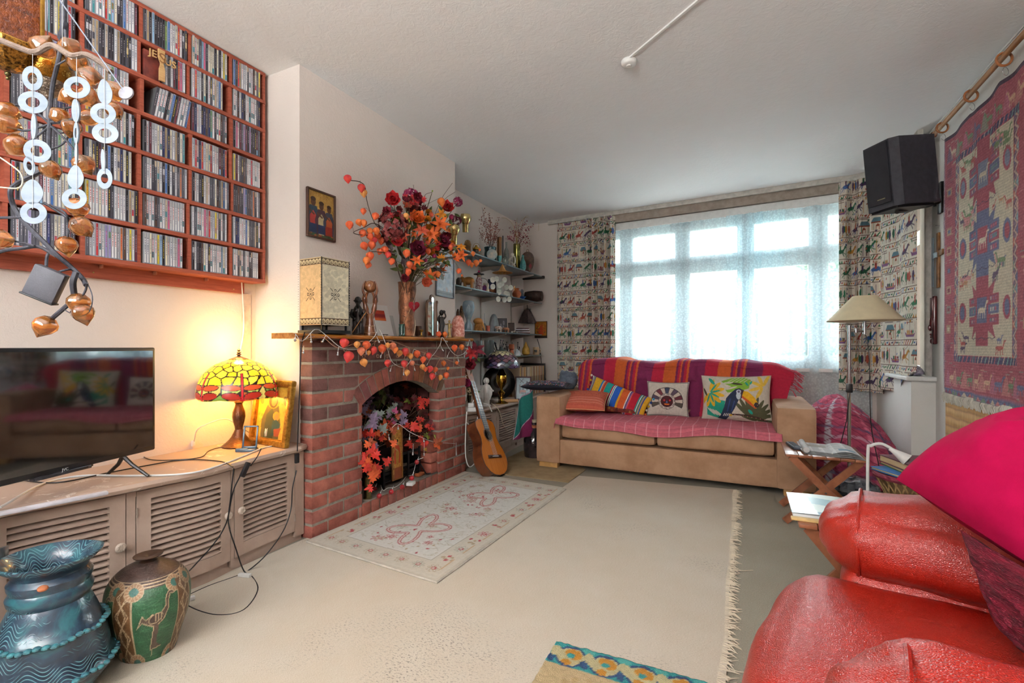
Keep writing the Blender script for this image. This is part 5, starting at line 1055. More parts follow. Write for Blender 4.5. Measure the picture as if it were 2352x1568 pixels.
p,s,rz=local(1098,SZ[2],-2.2); k=MB(); R=random.Random(3)
for i in range(9): a=R.uniform(-.05,.05); k.tube(smooth([(a,R.uniform(-.02,.02),0),(a*.6+R.uniform(-.01,.01),0,.05),(R.uniform(-.02,.02),0,.09)],4),[.012]*4+[.015]*5,8)
k.ball((0,0,.09),(.045,.03,.03)); k.tube([(.03,0,.09),(.055,-.02,.03),(.06,-.03,.005)],[.014,.009,.005],8); solo(k,'driftwood_animal',HONEY,'golden driftwood root animal on third shelf','carving',p,rz)
pot('perfume_bottle','tiny clear perfume bottle on third shelf','bottle',CGL('d8dee0','p'),1113,SZ[2],9,42,[(.9,0),(1,.05),(.9,.35),(.3,.45),(.2,.5),(.18,.95),(.3,1),(0,1)],-2.26)
pot('pink_candle','short orange-pink candle on third shelf','candle',mat('c8624a',.5),1121,SZ[2],9,13,CYLI,-2.16)
CRY=mat('cdd6dc',.08,trans=.7,var=.05,bs=.8,bsc=45,key='cryst')
pot('crystal_dome','ridged clear crystal ornament like a pointed dome','ornament',CRY,1134,SZ[2],28,42,[(1,0),(1,.1),(.8,.5),(.6,.8),(.3,.97),(0,1)],-2.25,n=9,smooth=False)
cv=Cv(30,40,.75,1,'4a4a50'); [cv.ell(x,y,.09,.16,'8a8a92')for x,y in((.25,.5),(.45,.35),(.5,.7))]
sframe('black_picture','black framed dark photograph leaning on third shelf',1144,1165,SZ[2],-2.3,.16,cv,BLKM); cv=Cv(10,10,1,1,'4a3830'); sframe('brown_picture','small brown frame leaning right of black one',1168,1182,SZ[2],-2.3,.12,cv,mat('4a3830',.5))
for i,(u,L_,c,c2,lab)in enumerate(((1146,.085,'d8d0c4','8c5434','white and brown patterned china elephant on third shelf'),(1164,.075,'b87c58','8f5a3c','tan china elephant following the white one'))): p,s,rz=local(u,SZ[2],-2.18); k=MB(); elephant(k,L_); solo(k,'china_elephant',mat(c,.3,c2=c2,ns=60,coat=.4),lab,'figurine',p,rz+3.0,'china elephants on the third shelf')
for i,(u,r__,c)in enumerate(((1176,.010,'d8cfc0'),(1181,.013,'b8a48c'),(1187,.010,'e4e0d8'))): p,s,rz=local(u,SZ[2],-2.165); k=MB(); k.ball((0,0,r__*.8),(r__,r__,r__*.8)); solo(k,'sea_shell',mat(c,.4),('cream','brown','white')[i]+' little sea shell on edge of third shelf','shell',p,0,'shells on the third shelf')
p,s,rz=local(1200,SZ[2],-2.20); t=thing('folded_cloths','folded striped cloths stacked at end of third shelf','cloth',p,rz)
for i,c in enumerate(('7a5850','d8d4dc','5a4440','e0dce4','6a4a48')): MB().rbox(-.085+i*.004,.085-i*.003,-.05,.05,i*.012,i*.012+.0115,.005).build('fold',mat(c,.8),t)
c=PXy(1211,742,5.20); t=thing('hanging_lampshade','dark fringed pyramid lampshade hanging at alcove end','lampshade',c+Vector((0,0,-.0))); k=MB(); k.lathe([(.035,.165),(.11,.01),(.112,0),(.106,.005),(.03,.16)],n=4,M=Matrix.Rotation(.5,4,'Z')); k.build('shade',mat('4a3c3c',.7,c2='2e2426',ns=50),t,ang=.3); k=MB(); k.cyl((0,0,.165),(0,0,.22),.004); k.build('finial',BLKM,t)  # dark lampshade hung on a hook, no lamp inside
k=MB(); k.box(-.02,.02,.0,.07,.17,.176); k.build('wall_hook',BLKM,t,False)
cv=Cv(50,70,.7,1,'b0701e'); R=random.Random(6); [cv.ell(R.uniform(.1,.6),R.uniform(.2,.9),.05,.04,R.choice(['c04a1c','a85a20','6a4420','c8862c']))for _ in range(50)]; cv.poly([(.2,.2),(.25,.6),(.35,.8),(.45,.6),(.5,.2)],'b8401c'); cv.rect(0,.7,0,.13,'4a3a34')
p0=PXy(1228,776,5.262); p1=PXy(1256,772,5.262); p1.z=p0.z; picture('icon_plaque','orange and gold icon plaque on far wall beside curtain','icon',p0,p1,.20,0,.005,mat('2e2420',.5),cv,.012)
m=MB(); m.tube(smooth([PXy(1234,778,5.25),PXy(1240,800,5.25),PXy(1244,835,5.25),PXy(1252,865,5.25),PXy(1256,890,5.25)],5),.004,6); wsolo(m,'black_flex',BLKM,'black flex dangling below icon plaque on far wall','cable',PXy(1234,778,5.25))
for i,(u,w_)in enumerate(((1100,16),(1118,12),(1129,12))): pot('glass_cylinder',('wide clear glass tumbler behind red flowers','tall clear glass cylinder, left of two','tall clear glass cylinder, right of two')[i],'glass',CGL('c8d2d4','cy'),u,SZ[3],w_,38,CYLI,-2.2,group='glass cylinders on the lowest shelf')
def twigs(label,u,n,hpx,seed,col=BLKM,z=SZ[3],x=-2.22,wpx=24):
 p,s=SO(u,x,z); R=random.Random(seed); k=MB(); k.lathe([(.014,0),(.012,.008),(0,.008)],n=10)
 for i in range(n):
  a=R.uniform(-1,1)*wpx*s/2; h=R.uniform(.5,1)*hpx*s; P=smooth([(0,0,.005),(a*.5,R.uniform(-.01,.01),h*.5),(a,R.uniform(-.01,.01),h)],4); k.tube(P,[.0035]*8+[.002],6); k.ball(P[-1],(.006,.004,.008),n=6,m=4); k.tube([P[5],P[5]+Vector((R.uniform(-.015,.015),0,.01))],.002,5)
 return solo(k,'branch_sculpture',col,label,'sculpture',p,facecam(p),'black branch sculptures on the lowest shelf')
twigs('black metal branch sculpture above stained glass shade',1145,9,38,3); twigs('dark twiggy figure right of branch sculpture',1166,5,32,4,DARK); twigs('thin dark twig ornament left of gourd',1188,3,34,5,DARK,wpx=12)
pot('clay_head','small orange clay head on lowest shelf','ornament',TERR,1175,SZ[3]+.035,13,13,[(.6,0),(1,.3),(1,.7),(.9,1),(0,1)],-2.17)if False else pot('clay_head','small orange clay head on pale stone, lowest shelf','ornament',TERR,1175,SZ[3],13,27,[(.9,0),(1,.1),(.7,.35),(.6,.5),(1,.6),(1,.85),(.9,1),(0,1)],-2.17)
pot('crystal_cluster','pale crystal cluster on lowest shelf','crystal',mat('ccd6d8',.25,c2='a8b4b8'),1188,SZ[3],16,15,[(1,0),(.9,.4),(.5,.8),(.1,1),(0,1)],-2.16,n=6,smooth=False)
pot('dried_gourd','golden pear-shaped dried gourd on lowest shelf','gourd',mat('c0923c',.4,c2='a0742a',ns=30),1208,SZ[3],19,31,GOURD,-2.2)
p,s,rz=local(1231,SZ[3],-2.2); t=thing('elephant_mug','cream mug with black elephant on lowest shelf','mug',p,rz); k=MB(); k.lathe([(.033,0),(.034,.003),(.034,.09),(.031,.09),(.03,.006),(0,.005)],n=24); k.build('body',mat('d8b890',.4),t); k=MB(); k.ball((0,-.034,.045),(.016,.002,.012)); k.ball((-.016,-.032,.048),(.008,.002,.009)); k.box(-.012,-.006,-.0365,-.033,.02,.042); k.box(.006,.012,-.0365,-.033,.02,.042); k.build('elephant_print',BLKM,t); k=MB(); k.torus((.036,0,.045),.02,.004,R_,e=1.2); k.build('handle',mat('d8b890',.4),t)
ZA=.470
cupboard(BOW2,3.25,5.20,[(3.29,3.72),(3.76,4.20),(4.23,4.66)],ZA-.027,'brown shaded louvred cupboard under the right alcove shelves',[(1,.25),(1,.25),(-1,.25)])
worktop(BOW2,3.248,5.2,ZA,'worktop','scuffed brown worktop of the right alcove holding records and statue',WT)
def AO(u,x=-2.15): return SO(u,x,ZA)
p,s=AO(1117,-2.05); k=MB(); hh=66*s; k.lathe([(.036,0),(.038,.012),(.028,.02),(.026,.10),(.030,.16),(.026,.185),(.010,.20),(.010,.205)],n=20,sy=.8); k.ball((0,-.004,.218),(.015,.016,.019)); k.torus((0,.004,.224),.020,.006,R_,e=1.15); k.ball((0,.004,.222),(.021,.008,.024))
for a in(-1,1):
 k.tube(smooth([(a*.018,0,.18),(a*.042,-.004,.15),(a*.056,-.016,.135)],4),[.014,.013,.012,.011,.010,.009,.008,.007,.006],8); k.ball((a*.060,-.02,.138),(.007,.005,.008))
 k.prism([(a*.02,.17),(a*.055,.135),(a*.05,.10),(a*.035,.06),(a*.02,.05)],.012,R_,-.006)
for i in range(6): x=-.02+i*.008; k.tube([(x,-.022,.02),(x*.8,-.021,.10),(x*.5,-.017,.16)],.0025,5)
solo(k,'white_statue',mat('d8d6d2',.6,c2='c4c0bc'),'white robed statue with outstretched arms before a black record','statue',p,facecam(p))
p,s=AO(1147,-2.2); R3=frame2((0,0,0),(.78,.62,0)).to_4x4()@Matrix.Rotation(-.12,4,'X'); t=thing('vinyl_record','large black vinyl record leaning behind brass lamp','record',p,rot=R3.to_3x3()); k=MB(); k.lathe([(.165,-.001),(.167,0),(.165,.001),(.06,.0012),(.058,.0006),(.055,.0012),(0,.0012)],n=48,M=Matrix.Rotation(PI/2,4,'X')); k.xf(Matrix.Translation((0,0,.167))).build('disc',mat('0e0e10',.18,c2='17171a',ns=4,spec=.6),t)
p,s=AO(1160,-2.24); t=thing('cardboard_sleeve','brown cardboard sleeve leaning behind the black record','sleeve',p,rot=R3.to_3x3()); MB().box(-.16,.19,.015,.02,0,.325).build('sleeve',mat('b08a5c',.8),t,False)
p,s=AO(1152,-2.03); t=thing('brass_urn_lamp','unlit brass urn lamp with plum and cream glass shade','lamp',p); GB=mat('c9a244',.16,1,c2='a88030',ns=5)
k=MB(); k.lathe([(.062,0),(.064,.006),(.04,.016),(.02,.024),(.014,.04),(.022,.05),(.018,.07),(.026,.085),(.034,.10),(.02,.115),(.012,.125),(.014,.14),(.035,.165),(.05,.20),(.052,.235),(.046,.26),(.05,.265),(.036,.285),(.018,.32),(.012,.35),(.016,.36),(.008,.375),(.006,.42)],n=26); k.build('urn_base',GB,t)
cv=Cv(220,80,6,2,'4c3c4c'); R=random.Random(12); pts=[(i*.4+(j%2)*.2+R.uniform(-.06,.06),j*.2+.1)for j in range(10)for i in range(15)]; vor(cv,pts,[R.choice(['d8cca4','cfc294','c9bc98'])if q[1]>1.35 else R.choice(['6a4450','5c3c4c','705060','4a3a50'])if q[1]>.8 else R.choice(['5c4c6c','46506c','6a5a7c','3c3c48','5a6a70'])for q in pts],.035,0,6,0,2,lead='1c1618',wrap=True)
pr2=[(.168,.335),(.172,.35),(.165,.39),(.14,.43),(.10,.465),(.05,.485)]; sp2=smooth([(r,0,z)for r,z in pr2],5)
def dome2(q_,t_):
 q=t_*(len(sp2)-1); i=min(int(q),len(sp2)-2); pp=sp2[i].lerp(sp2[i+1],q-i); a=q_*2*PI; return Vector((pp.x*math.cos(a),pp.x*math.sin(a),pp.z-(.008*abs(math.sin(a*4))if t_<.15 else 0)))
sheet(cv,dome2,'lamp_shade',mat('',.12,vc=True,var=.05,coat=.8,key='g2'),t,thick=.003); k=MB(); k.lathe([(.052,.484),(.04,.495),(.015,.50),(.006,.51),(.01,.518),(0,.525)],n=16); k.build('cap',mat('6c7c7c',.3,.6),t)
V1,s=AO(1078,-2.06); k=MB(); k.lathe([(.02,0),(.022,.004),(.014,.02),(.017,.10),(.028,.20),(.026,.20),(.014,.10),(0,.02)],n=18); solo(k,'glass_flower_vase',CGL('a8a888','fv'),'slim glass vase of silk flowers beside brick pier','vase',V1)
cvx=lambda X,Y,x: PXx(X,Y,x); V1t=V1+Vector((0,0,.19))
for lab,kind,col,X,Y,sz in(('large crimson amaryllis bloom beside mantel end','lily','crimson',1092,805,78),('red amaryllis facing the alcove','lily','red',1080,812,60),('crimson rose behind brick corner','rose','crimson',1078,838,44),('magenta sweet-pea low by brick corner','rose','magenta',1072,880,30),('pale cream carnation low in slim glass vase','hydrangea','cream',1080,898,30)):
 flower(lab,kind,col,X,Y,-2.03,sz,grp='silk flowers in the slim glass vase',root=V1t,conv=cvx)
cv=Cv(60,80,.75,1,'a9bcc4'); R=random.Random(2); [cv.ell(x,y,.05,.2,'4c5660')for x,y in((.2,.45),(.38,.45),(.58,.6))]; [cv.ell(x,y,.04,.06,'3a3a40')for x,y in((.2,.62),(.38,.62),(.58,.78))]; cv.poly([(.2,.28),(.55,.28),(.5,.42),(.22,.42)],'b08078'); cv.seg([(.15,.95),(.4,.75)],.03,'4a4a50'); cv.seg([(.2,.75),(.38,.95)],.03,'4a4a50'); [cv.ell(R.uniform(.1,.65),R.uniform(0,.3),.05,.03,'7c8a90')for _ in range(30)]
p,s=AO(1200,-1.96); td=Vector((.93,.36,0)).normalized(); picture('photo_frame','dark red framed photograph of people leaning before the records','picture',p-td*.075,p+td*.085,.235,.2,.013,mat('4e242a',.35),cv,.016)
LPM=vcm(.6,0,var=.05); lpv=[]
for i in range(10):
 mb=MB(); R=random.Random(i+50); c=hx(R.choice(['d8ccb4','c9baa0','e4dccc','b89c84','a8403c','d0c0a8','8a7466','3a4454','c0a890','d8b070'])); mb.col=c; mb.box(-.30,0,0,.0062,0,.305); mb.col=tuple(q*.6 for q in c); mb.box(-.0002,.0004,.001,.0052,.05,.2); lpv.append(mb.mesh('record_sleeve',LPM,smooth=False))
y=4.47; i=0; LPN=[]
while y<5.14:
 o=bpy.data.objects.new('record_sleeve',lpv[random.randint(0,9)]); COL.objects.link(o); place(o,(-2.105+ru(-.006,.003),y,ZA+.0005)); LPN.append(o); y+=.0072; i+=1
for i,o in enumerate(LPN): tag(o,'thin record sleeve, number %d of %d counting from brass lamp towards window wall'%(i+1,len(LPN)),'record','record sleeves in a row behind the photo frame')
w_=MB().rbox(-2.42,-2.09,5.146,5.160,ZA+.001,.80,.002); wsolo(w_,'record_box_end',DARK,'dark upright board ending the record row','board',(-2.2,5.15,ZA))
p,s=AO(1168,-2.0); k=MB(); k.cyl((-.09,0,.016),(.09,0,.016),.0155,n=16); solo(k,'cardboard_tube',mat('c09468',.7),'short brown cardboard tube lying by brass lamp','tube',p,facecam(p)+.05)
p,s=AO(1135,-2.08); k=MB(); k.lathe([(0,-.04),(.03,-.038),(.032,0),(.03,.038),(0,.04)],M=Matrix.Rotation(PI/2,4,'Y'),n=18); solo(k.xf(Matrix.Translation((0,0,.0325))),'glass_jar',mat('7a7468',.2,c2='544e46',coat=.5),'dusty round jar lying behind white statue','jar',p,facecam(p))
p,s=AO(1081,-2.0); t=thing('power_strip','white plug adaptor with cables at left end of alcove worktop','power strip',p,facecam(p)-.2); MB().rbox(-.05,.05,-.025,.025,0,.035,.006).build('body',WHITE,t); MB().rbox(-.02,.03,-.018,.018,.036,.07,.005).build('plug',WHITE,t)
for i,P in enumerate(([(1085,925,-1.97),(1098,905,-1.95),(1100,935,-1.93),(1095,965,-1.92),(1085,980,-1.93),(1072,970,-1.95)],[(1072,945,-1.94),(1069,1000,-1.94),(1070,1050,-1.93),(1080,1072,-1.91),(1100,1050,-1.9),(1112,1028,-1.91)],[(1110,925,-1.98),(1122,930,-1.94),(1130,945,-1.91)],[(1128,925,-1.97),(1145,940,-1.91),(1156,975,-1.89),(1165,990,-1.88)])):
 m=MB(); m.tube(smooth([PXx(*q)for q in P],6),.004 if i!=3 else.0028,6); wsolo(m,'white_cable',WHITE if i!=3 else mat('b8a68a',.5),('white cable looping down from the plug adaptor','long white cable hanging beside brick pier to floor','short white cable draping behind guitar neck','tan cord draping over alcove worktop behind guitar')[i],'cable',PXx(*P[0]))
cvd=Cv(40,80,1,2,'1c7068'); cvd.poly([(0,0),(1,0),(1,1.15),(.62,.7)],'7a1f4c'); cvd.seg([(.0,.02),(.62,.7),(1,1.15)],.03,'c8a8b8'); cvd.seg([(0,2),(0,0)],.05,'c8a8b8'); cvd.seg([(0,1.98),(1,1.98)],.05,'c888a0')
def drape(q,t_):
 a0,a1,b0,b1=PXx(1178,1010,-1.80),PXx(1226,1000,-1.70),PXx(1190,918,-1.88),PXx(1226,893,-1.78); p=(a0.lerp(a1,q)).lerp(b0.lerp(b1,q),t_); p.x+=.012*math.sin(q*9+t_*2); return p
sh=sheet(cvd,drape,'draped_cloth',vcm(.9,.4),None,PXx(1190,918,-1.88),thick=.004); tag(sh,'dark green and magenta cloth draped over end of alcove worktop','cloth')
p=PXz(1204,1062,0.0); p=Vector((-1.71,3.95,.0)); t=thing('demijohn','dark glass demijohn with cork on floor beside sofa','bottle',p); k=MB(); k.lathe([(.085,0),(.092,.015),(.10,.10),(.098,.16),(.075,.215),(.035,.25),(.026,.262),(.026,.30),(.03,.303),(.03,.312),(0,.313)],n=28); k.build('body',mat('3c3234',.08,c2='1e1a1e',ns=8,coat=.6),t); k=MB(); k.lathe([(.02,.312),(.022,.335),(0,.336)],n=14); k.build('stopper',mat('d8c8a8',.6),t)
MB().lathe([(.0265,.262),(.034,.265),(.034,.285),(.027,.29)],n=14).build('neck_label',mat('a8603c',.5),t)
B0=Vector((-1.667,3.20,.0)); H0=Vector((-2.075,3.39,.815)); ax=(H0-B0).normalized(); nn=Vector((.80,-.10,.0)); nn=(nn-ax*nn.dot(ax)).normalized(); sd=ax.cross(nn)
GM=Matrix((sd,ax,nn)).transposed()
if GM.determinant()<0: GM=Matrix((-sd,ax,nn)).transposed()
t=thing('acoustic_guitar','classical guitar with amber top leaning against the alcove worktop','guitar',B0+Vector((0,0,.02))-nn*.0,rot=GM); Lg=(H0-B0).length
def gout(y):
 P=[(0,0),(.012,.07),(.04,.115),(.09,.15),(.14,.158),(.20,.145),(.26,.112),(.30,.104),(.34,.112),(.39,.126),(.43,.118),(.455,.08),(.465,.0)]
 for(a,p_),(b_,q_)in zip(P[:-1],P[1:]):
  if y<=b_: f=(y-a)/(b_-a); f=f*f*(3-2*f)*.5+f*.5; return p_+(q_-p_)*f
 return 0
ysg=[.465*(.5-.5*math.cos(PI*i/36))for i in range(37)]; out=[(gout(y),y)for y in ysg]+[(-gout(y),y)for y in ysg[-2:0:-1]]; TOPW=mat('c9782a',.22,c2='b5661e',ns=5,stretch=(30,1,30),coat=.7); SIDE=mat('6e3a20',.2,c2='4a2414',ns=6,coat=.7)
k=MB(); n=len(out); k.add([Vector((x,y,z))for z in(-.09,-.004)for x,y in out],[(i,(i+1)%n,(i+1)%n+n,i+n)for i in range(n)]+[tuple(range(n))]); k.build('ribs_and_back',SIDE,t,ang=.6)
k=MB(); k.prism([(x*1.008,y)for x,y in out],.004,None,-.004); k.build('soundboard',TOPW,t,ang=.5)
k=MB(); e_=[Vector((x*1.01,y,-.001))for x,y in out]; k.tube(e_+[e_[0]],.003,5); k.build('binding',mat('4a2a18',.3),t)
k=MB(); k.lathe([(.0,.0008),(.043,.0008)],(0,.325,0),32); k.build('sound_hole',mat('0c0806',.9),t); k=MB(); k.lathe([(.043,.0006),(.043,.0012),(.056,.0012),(.056,.0006)],(0,.325,0),32); k.build('rosette',mat('4a2c1c',.4,c2='a8703c',ns=220),t)
k=MB(); k.rbox(-.085,.085,.135,.16,0,.009,.003); k.build('bridge',mat('3a2018',.4),t); k=MB(); k.box(-.04,.04,.145,.149,.009,.013); k.build('saddle',WHITE,t,False)
k=MB(); k.tube([(0,.44,-.02),(0,.60,-.012),(0,Lg-.14,-.010)],[.026,.024,.022],12); k.build('neck',SIDE,t)
k=MB(); k.box(-.027,.027,.365,Lg-.145,.0015,.009); fb=k.build('fretboard',mat('6f8290',.25,c2='3a3c40',ns=3),t,False); k=MB(); y=Lg-.145; d_=.036
while y>.38: k.box(-.027,.027,y-.001,y+.001,.009,.0105); y-=d_; d_*=.944
k.build('fret',mat('d0ccc0',.3,.8),t,False)
k=MB(); k.prism([(-.026,Lg-.145),(.026,Lg-.145),(.036,Lg-.11),(.034,Lg+.02),(.012,Lg+.03),(0,Lg+.022),(-.012,Lg+.03),(-.034,Lg+.02),(-.036,Lg-.11)],.018,None,-.016); k.build('headstock',mat('9a5c34',.35),t)
for s_ in(-1,1):
 for i in range(3): k=MB(); k.cyl((s_*.036,Lg-.09+i*.038,-.008),(s_*.052,Lg-.09+i*.038,-.008),.005,n=8); k.build('tuning_peg',CREAMW,t)
for i in range(6): x=(i-2.5)*.0085; k=MB(); k.tube([(x*1.2,.147,.013),(x,Lg-.145,.0115),(x*.9,Lg-.09,.004)],.0005,4); k.build('string',mat('d8d4cc',.3,.6),t)
# ================================================================ SOFA
SU=mat('b08a6c',.8,c2='9c7658',ns=7,bs=.15,bsc=200,key='suede')
def softbox(x0,x1,y0,y1,z0,z1,r,puff=.02,n=10):
 mb=MB(); cx,cy,cz=(x0+x1)/2,(y0+y1)/2,(z0+z1)/2; hx_,hy,hz_=(x1-x0)/2,(y1-y0)/2,(z1-z0)/2
 bm=bmesh.new(); bmesh.ops.create_cube(bm,size=2); bmesh.ops.subdivide_edges(bm,edges=bm.edges[:],cuts=n,use_grid_fill=True)
 vs=[]
 for p in bm.verts:
  q=p.co; e=[]
  P=Vector((q.x*hx_,q.y*hy,q.z*hz_)); I=Vector((max(-hx_+r,min(hx_-r,P.x)),max(-hy+r,min(hy-r,P.y)),max(-hz_+r,min(hz_-r,P.z)))); D=P-I
  if D.length>1e-6: D=D.normalized()*min(D.length,r)if sum(abs(c)>1e-6 for c in D)>1 else D
  b_=[puff*(1-a*a)*(1-c*c)for a,c in((q.y,q.z),(q.x,q.z),(q.x,q.y))]
  P=I+D+Vector((b_[0]*(1 if q.x>.99 else-1 if q.x<-.99 else 0),b_[1]*(1 if q.y>.99 else-1 if q.y<-.99 else 0),b_[2]*(1 if q.z>.99 else-1 if q.z<-.99 else 0)))
  vs.append(P+Vector((cx,cy,cz)))
 bm.verts.index_update(); mb.add(vs,[[q.index for q in f.verts]for f in bm.faces]); bm.free(); return mb
SX0,SX1,SY0,SY1=-1.556,.425,3.62,4.57
sofa=thing('suede_sofa','tan suede two-seat sofa with boxy arms in front of the window','sofa',(-.56,4.1,0))
softbox(SX0+.2,SX1-.2,SY0+.015,SY1-.1,.045,.245,.015,.004).build('base',SU,sofa,world=True)
for a,c in((SX0,SX0+.215),(SX1-.235,SX1)): softbox(a,c,SY0,SY1-.02,.045,.595,.022,.006).build('armrest',SU,sofa,world=True)
for a,c in((SX0+.218,-.594),(-.590,SX1-.238)): softbox(a,c,SY0+.008,4.28,.25,.395,.035,.014).build('seat_cushion',SU,sofa,world=True)
softbox(SX0+.18,SX1-.16,4.24,SY1+.03,.05,.81,.06,.02).build('backrest',SU,sofa,world=True)
for x in(SX0+.02,SX1-.19): MB().rbox(x,x+.16,SY0+.03,SY0+.10,0,.046,.004).build('foot',mat('c99a5c',.4),sofa,world=True); MB().rbox(x,x+.16,SY1-.15,SY1-.08,0,.046,.004).build('foot',mat('c99a5c',.4),sofa,world=True)
for x in(SX0+.218,-.592,SX1-.238): pass
W,H=380,130; cv=Cv(W,H,3.8,1.3,'b0183c'); CRm,ORg,PUr='b8203c','d2622c','7c2450'
per=.93; x=-.35
for i in range(7):
 for a,b_,c in((0,.23,CRm),(.23,.46,ORg),(.46,.50,PUr),(.50,.54,CRm),(.54,.57,ORg),(.57,.62,PUr),(.62,.67,CRm),(.67,.71,ORg),(.71,1.0,PUr)):
  X0,X1=x+a*per,x+b_*per; cv.poly([(X0-.14,0),(X1-.14,0),(X1+.04,1.3),(X0+.04,1.3)],c)
 x+=per
cv.poly([(3.40,0),(3.8,0),(3.8,1.3),(3.30,1.3)],CRm)
def throwf(s,t):
 x=-1.38+1.72*s; w=.012*math.sin(s*19+t*5)+.008*math.sin(s*43-t*9)+.01*mnoise.noise(Vector((s*7,t*4,1)))
 L=t*.72
 if L<.43: f=L/.43; p=Vector((x,4.205-w*.8+.02*f,.40+.43*f))
 elif L<.53: a=(L-.43)/.10*PI/2; p=Vector((x,4.225+.06*(1-math.cos(a))-w*.5,.83+.045*math.sin(a)+w*.5))
 elif L<.62: p=Vector((x,4.285+(L-.53)*3.0,.875+w*.8))
 else: p=Vector((x,4.60+.012,.875-(L-.62)*1.2))
 if s>.88: k=(s-.88)/.12; p.z-=.05*k*k*(L>.35); p.x-=.10*k*max(0,1-L/.4); p.y-=.03*k
 if s<.05: k=(.05-s)/.05; p.z-=.05*k*k*(L>.4)
 p.z+=.012*math.sin(s*12)*(L>.4)
 return p
th=thing('striped_throw','red, orange and purple striped throw covering the sofa back','throw',(-.56,4.3,.85)); sheet(cv,throwf,'cloth',vcm(.9,.4,500),th,thick=.004,world=True)
k=MB()
for i in range(26):
 f=i/25; p=throwf(1.0,.38+.5*f); q=p+Vector((.05+ru(-.01,.02),ru(-.03,.01),-.03+ru(-.03,.01))); k.tube([p,(p+q)/2+Vector((0,0,ru(-.005,.015))),q],[.003,.0025,.0035],5)
k.build('fringe',petm('b8203c','8e1630'),th,world=True)
cv=Cv(320,110,3.2,1.1,'cf6a78'); R=random.Random(5)
for i in range(400): cv.seg([(R.uniform(0,3.2),y_:=R.uniform(0,1.1)),(R.uniform(0,3.2),y_)],.006,tuple(np.array(hx('cf6a78'))*R.uniform(.9,1.08)))
for i in range(21): cv.rect(i*.16,i*.16+.008,0,1.1,'e6a0a8')
for i in range(7): cv.rect(0,3.2,i*.17,i*.17+.006,'e08c98')
def seatf(s,t):
 x=-1.375+1.60*s; w=.008*math.sin(s*31+t*4)+.006*math.sin(s*57+8*t); L=t*.66; fr=.034*(1+.7*math.sin(s*6.5-1.2)+.35*math.sin(s*15)); y0=3.60
 if L<fr: return Vector((x,y0-.006-w*.3,.405-.02-(fr-L)*.8))
 if L<fr+.04: a=(L-fr)/.04; return Vector((x,y0+.03*a,.385+.035*math.sin(a*PI/2)))
 return Vector((x,y0+.03+(L-fr-.04),.420+w*.6+.006*mnoise.noise(Vector((s*9,L*8,0)))))
th=thing('pink_seat_cover','pink woven checked throw spread over the sofa seat','throw',(-.56,3.9,.41)); sheet(cv,seatf,'cloth',vcm(.9,.4,500),th,thick=.004,world=True)
k=MB()
for i in range(22): p=seatf(0,.02+i*.034); q=p+Vector((-.012,ru(-.02,.005),-.05+ru(-.015,.01)))if p.y<3.66 else p+Vector((-.02,0,.004)); k.tube([p,q],.0022,4)
k.build('fringe',petm('cf6a78','a8485a'),th,world=True)
def pillow(name,label,loc,w,h,t_,cv,rot,back,pinch=.07,piping=None,group=None,vm=None,fl=1.8):
 t=thing(name,label,'cushion',loc,rot=rot,group=group)
 def f(s,q,sg):
  a,b_=2*s-1,2*q-1; e=(1-pinch*(1-b_*b_)*abs(a)**3); g=(1-pinch*(1-a*a)*abs(b_)**3)
  th_=((1-abs(a)**2.6)*(1-abs(b_)**2.6))**.55; th_*=1+.12*mnoise.noise(Vector((a*fl,b_*fl,sg+w*9)))
  return Vector((a*w/2*e,-sg*t_/2*th_,h/2+b_*h/2*g))
 sheet(cv,lambda s,q: f(s,q,1),'front_panel',vm or vcm(.9,.35,500),t)
 m=MB(); m.grid(lambda s,q: f(1-s,q,-1),24,18); m.build('back_panel',back,t)
 if piping:
  m=MB(); P=[f(i/14,0,0)for i in range(15)]+[f(1,i/12,0)for i in range(1,13)]+[f(1-i/14,1,0)for i in range(1,15)]+[f(0,1-i/12,0)for i in range(1,13)]; m.tube(P,.0035,6); m.build('piping',piping,t)
 t['_f']=0; del t['_f']; return t,f
def ROT(rz,lean=0,roll=0): return(Matrix.Rotation(rz,3,'Z')@Matrix.Rotation(-lean,3,'X')@Matrix.Rotation(roll,3,'Y'))
CREM='d8cdbc'; BKC=mat(CREM,.9)
cv=Cv(240,180,1.38,1.0,CREM); G=cv
def fan(cx,cy,L,w_,a0,a1,n,col):
 for i in range(n): a=a0+(a1-a0)*i/max(1,n-1); G.ell(cx+math.cos(a)*L*.55,cy+math.sin(a)*L*.55,L*.5,w_,col,a)
G.poly([(.42,.86),(.62,.95),(.88,.97),(1.0,.9),(.96,.70),(.80,.64),(.55,.60),(.50,.66),(.62,.74),(.48,.80)],'86b63c'); G.ell(.72,.80,.12,.025,'4a4430',-.15); G.ell(.62,.70,.12,.02,CREM,.3); G.ell(.56,.82,.1,.02,CREM,.1)
for i in range(5): G.seg([(.55+i*.08,.84),(.7+i*.07,.95)],.012,CREM)
G.poly([(.10,.40),(.2,.46),(.5,.42),(.45,.1),(.36,.04),(.12,.12)],'1f9a80')
for i in range(4): G.ell(.2+i*.06,.2-i*.02,.12,.014,CREM,2.4)
fan(.18,.60,.30,.045,-2.3,1.3,8,'e9b52c'); fan(.18,.60,.22,.02,-1.9,.9,5,'1f9a80'); fan(1.24,.74,.28,.035,1.2,4.2,5,'e9c04a'); G.ell(.22,.86,.10,.035,'1f9a80',-.9); G.ell(.06,.62,.10,.025,'4c4a32',-1.1)
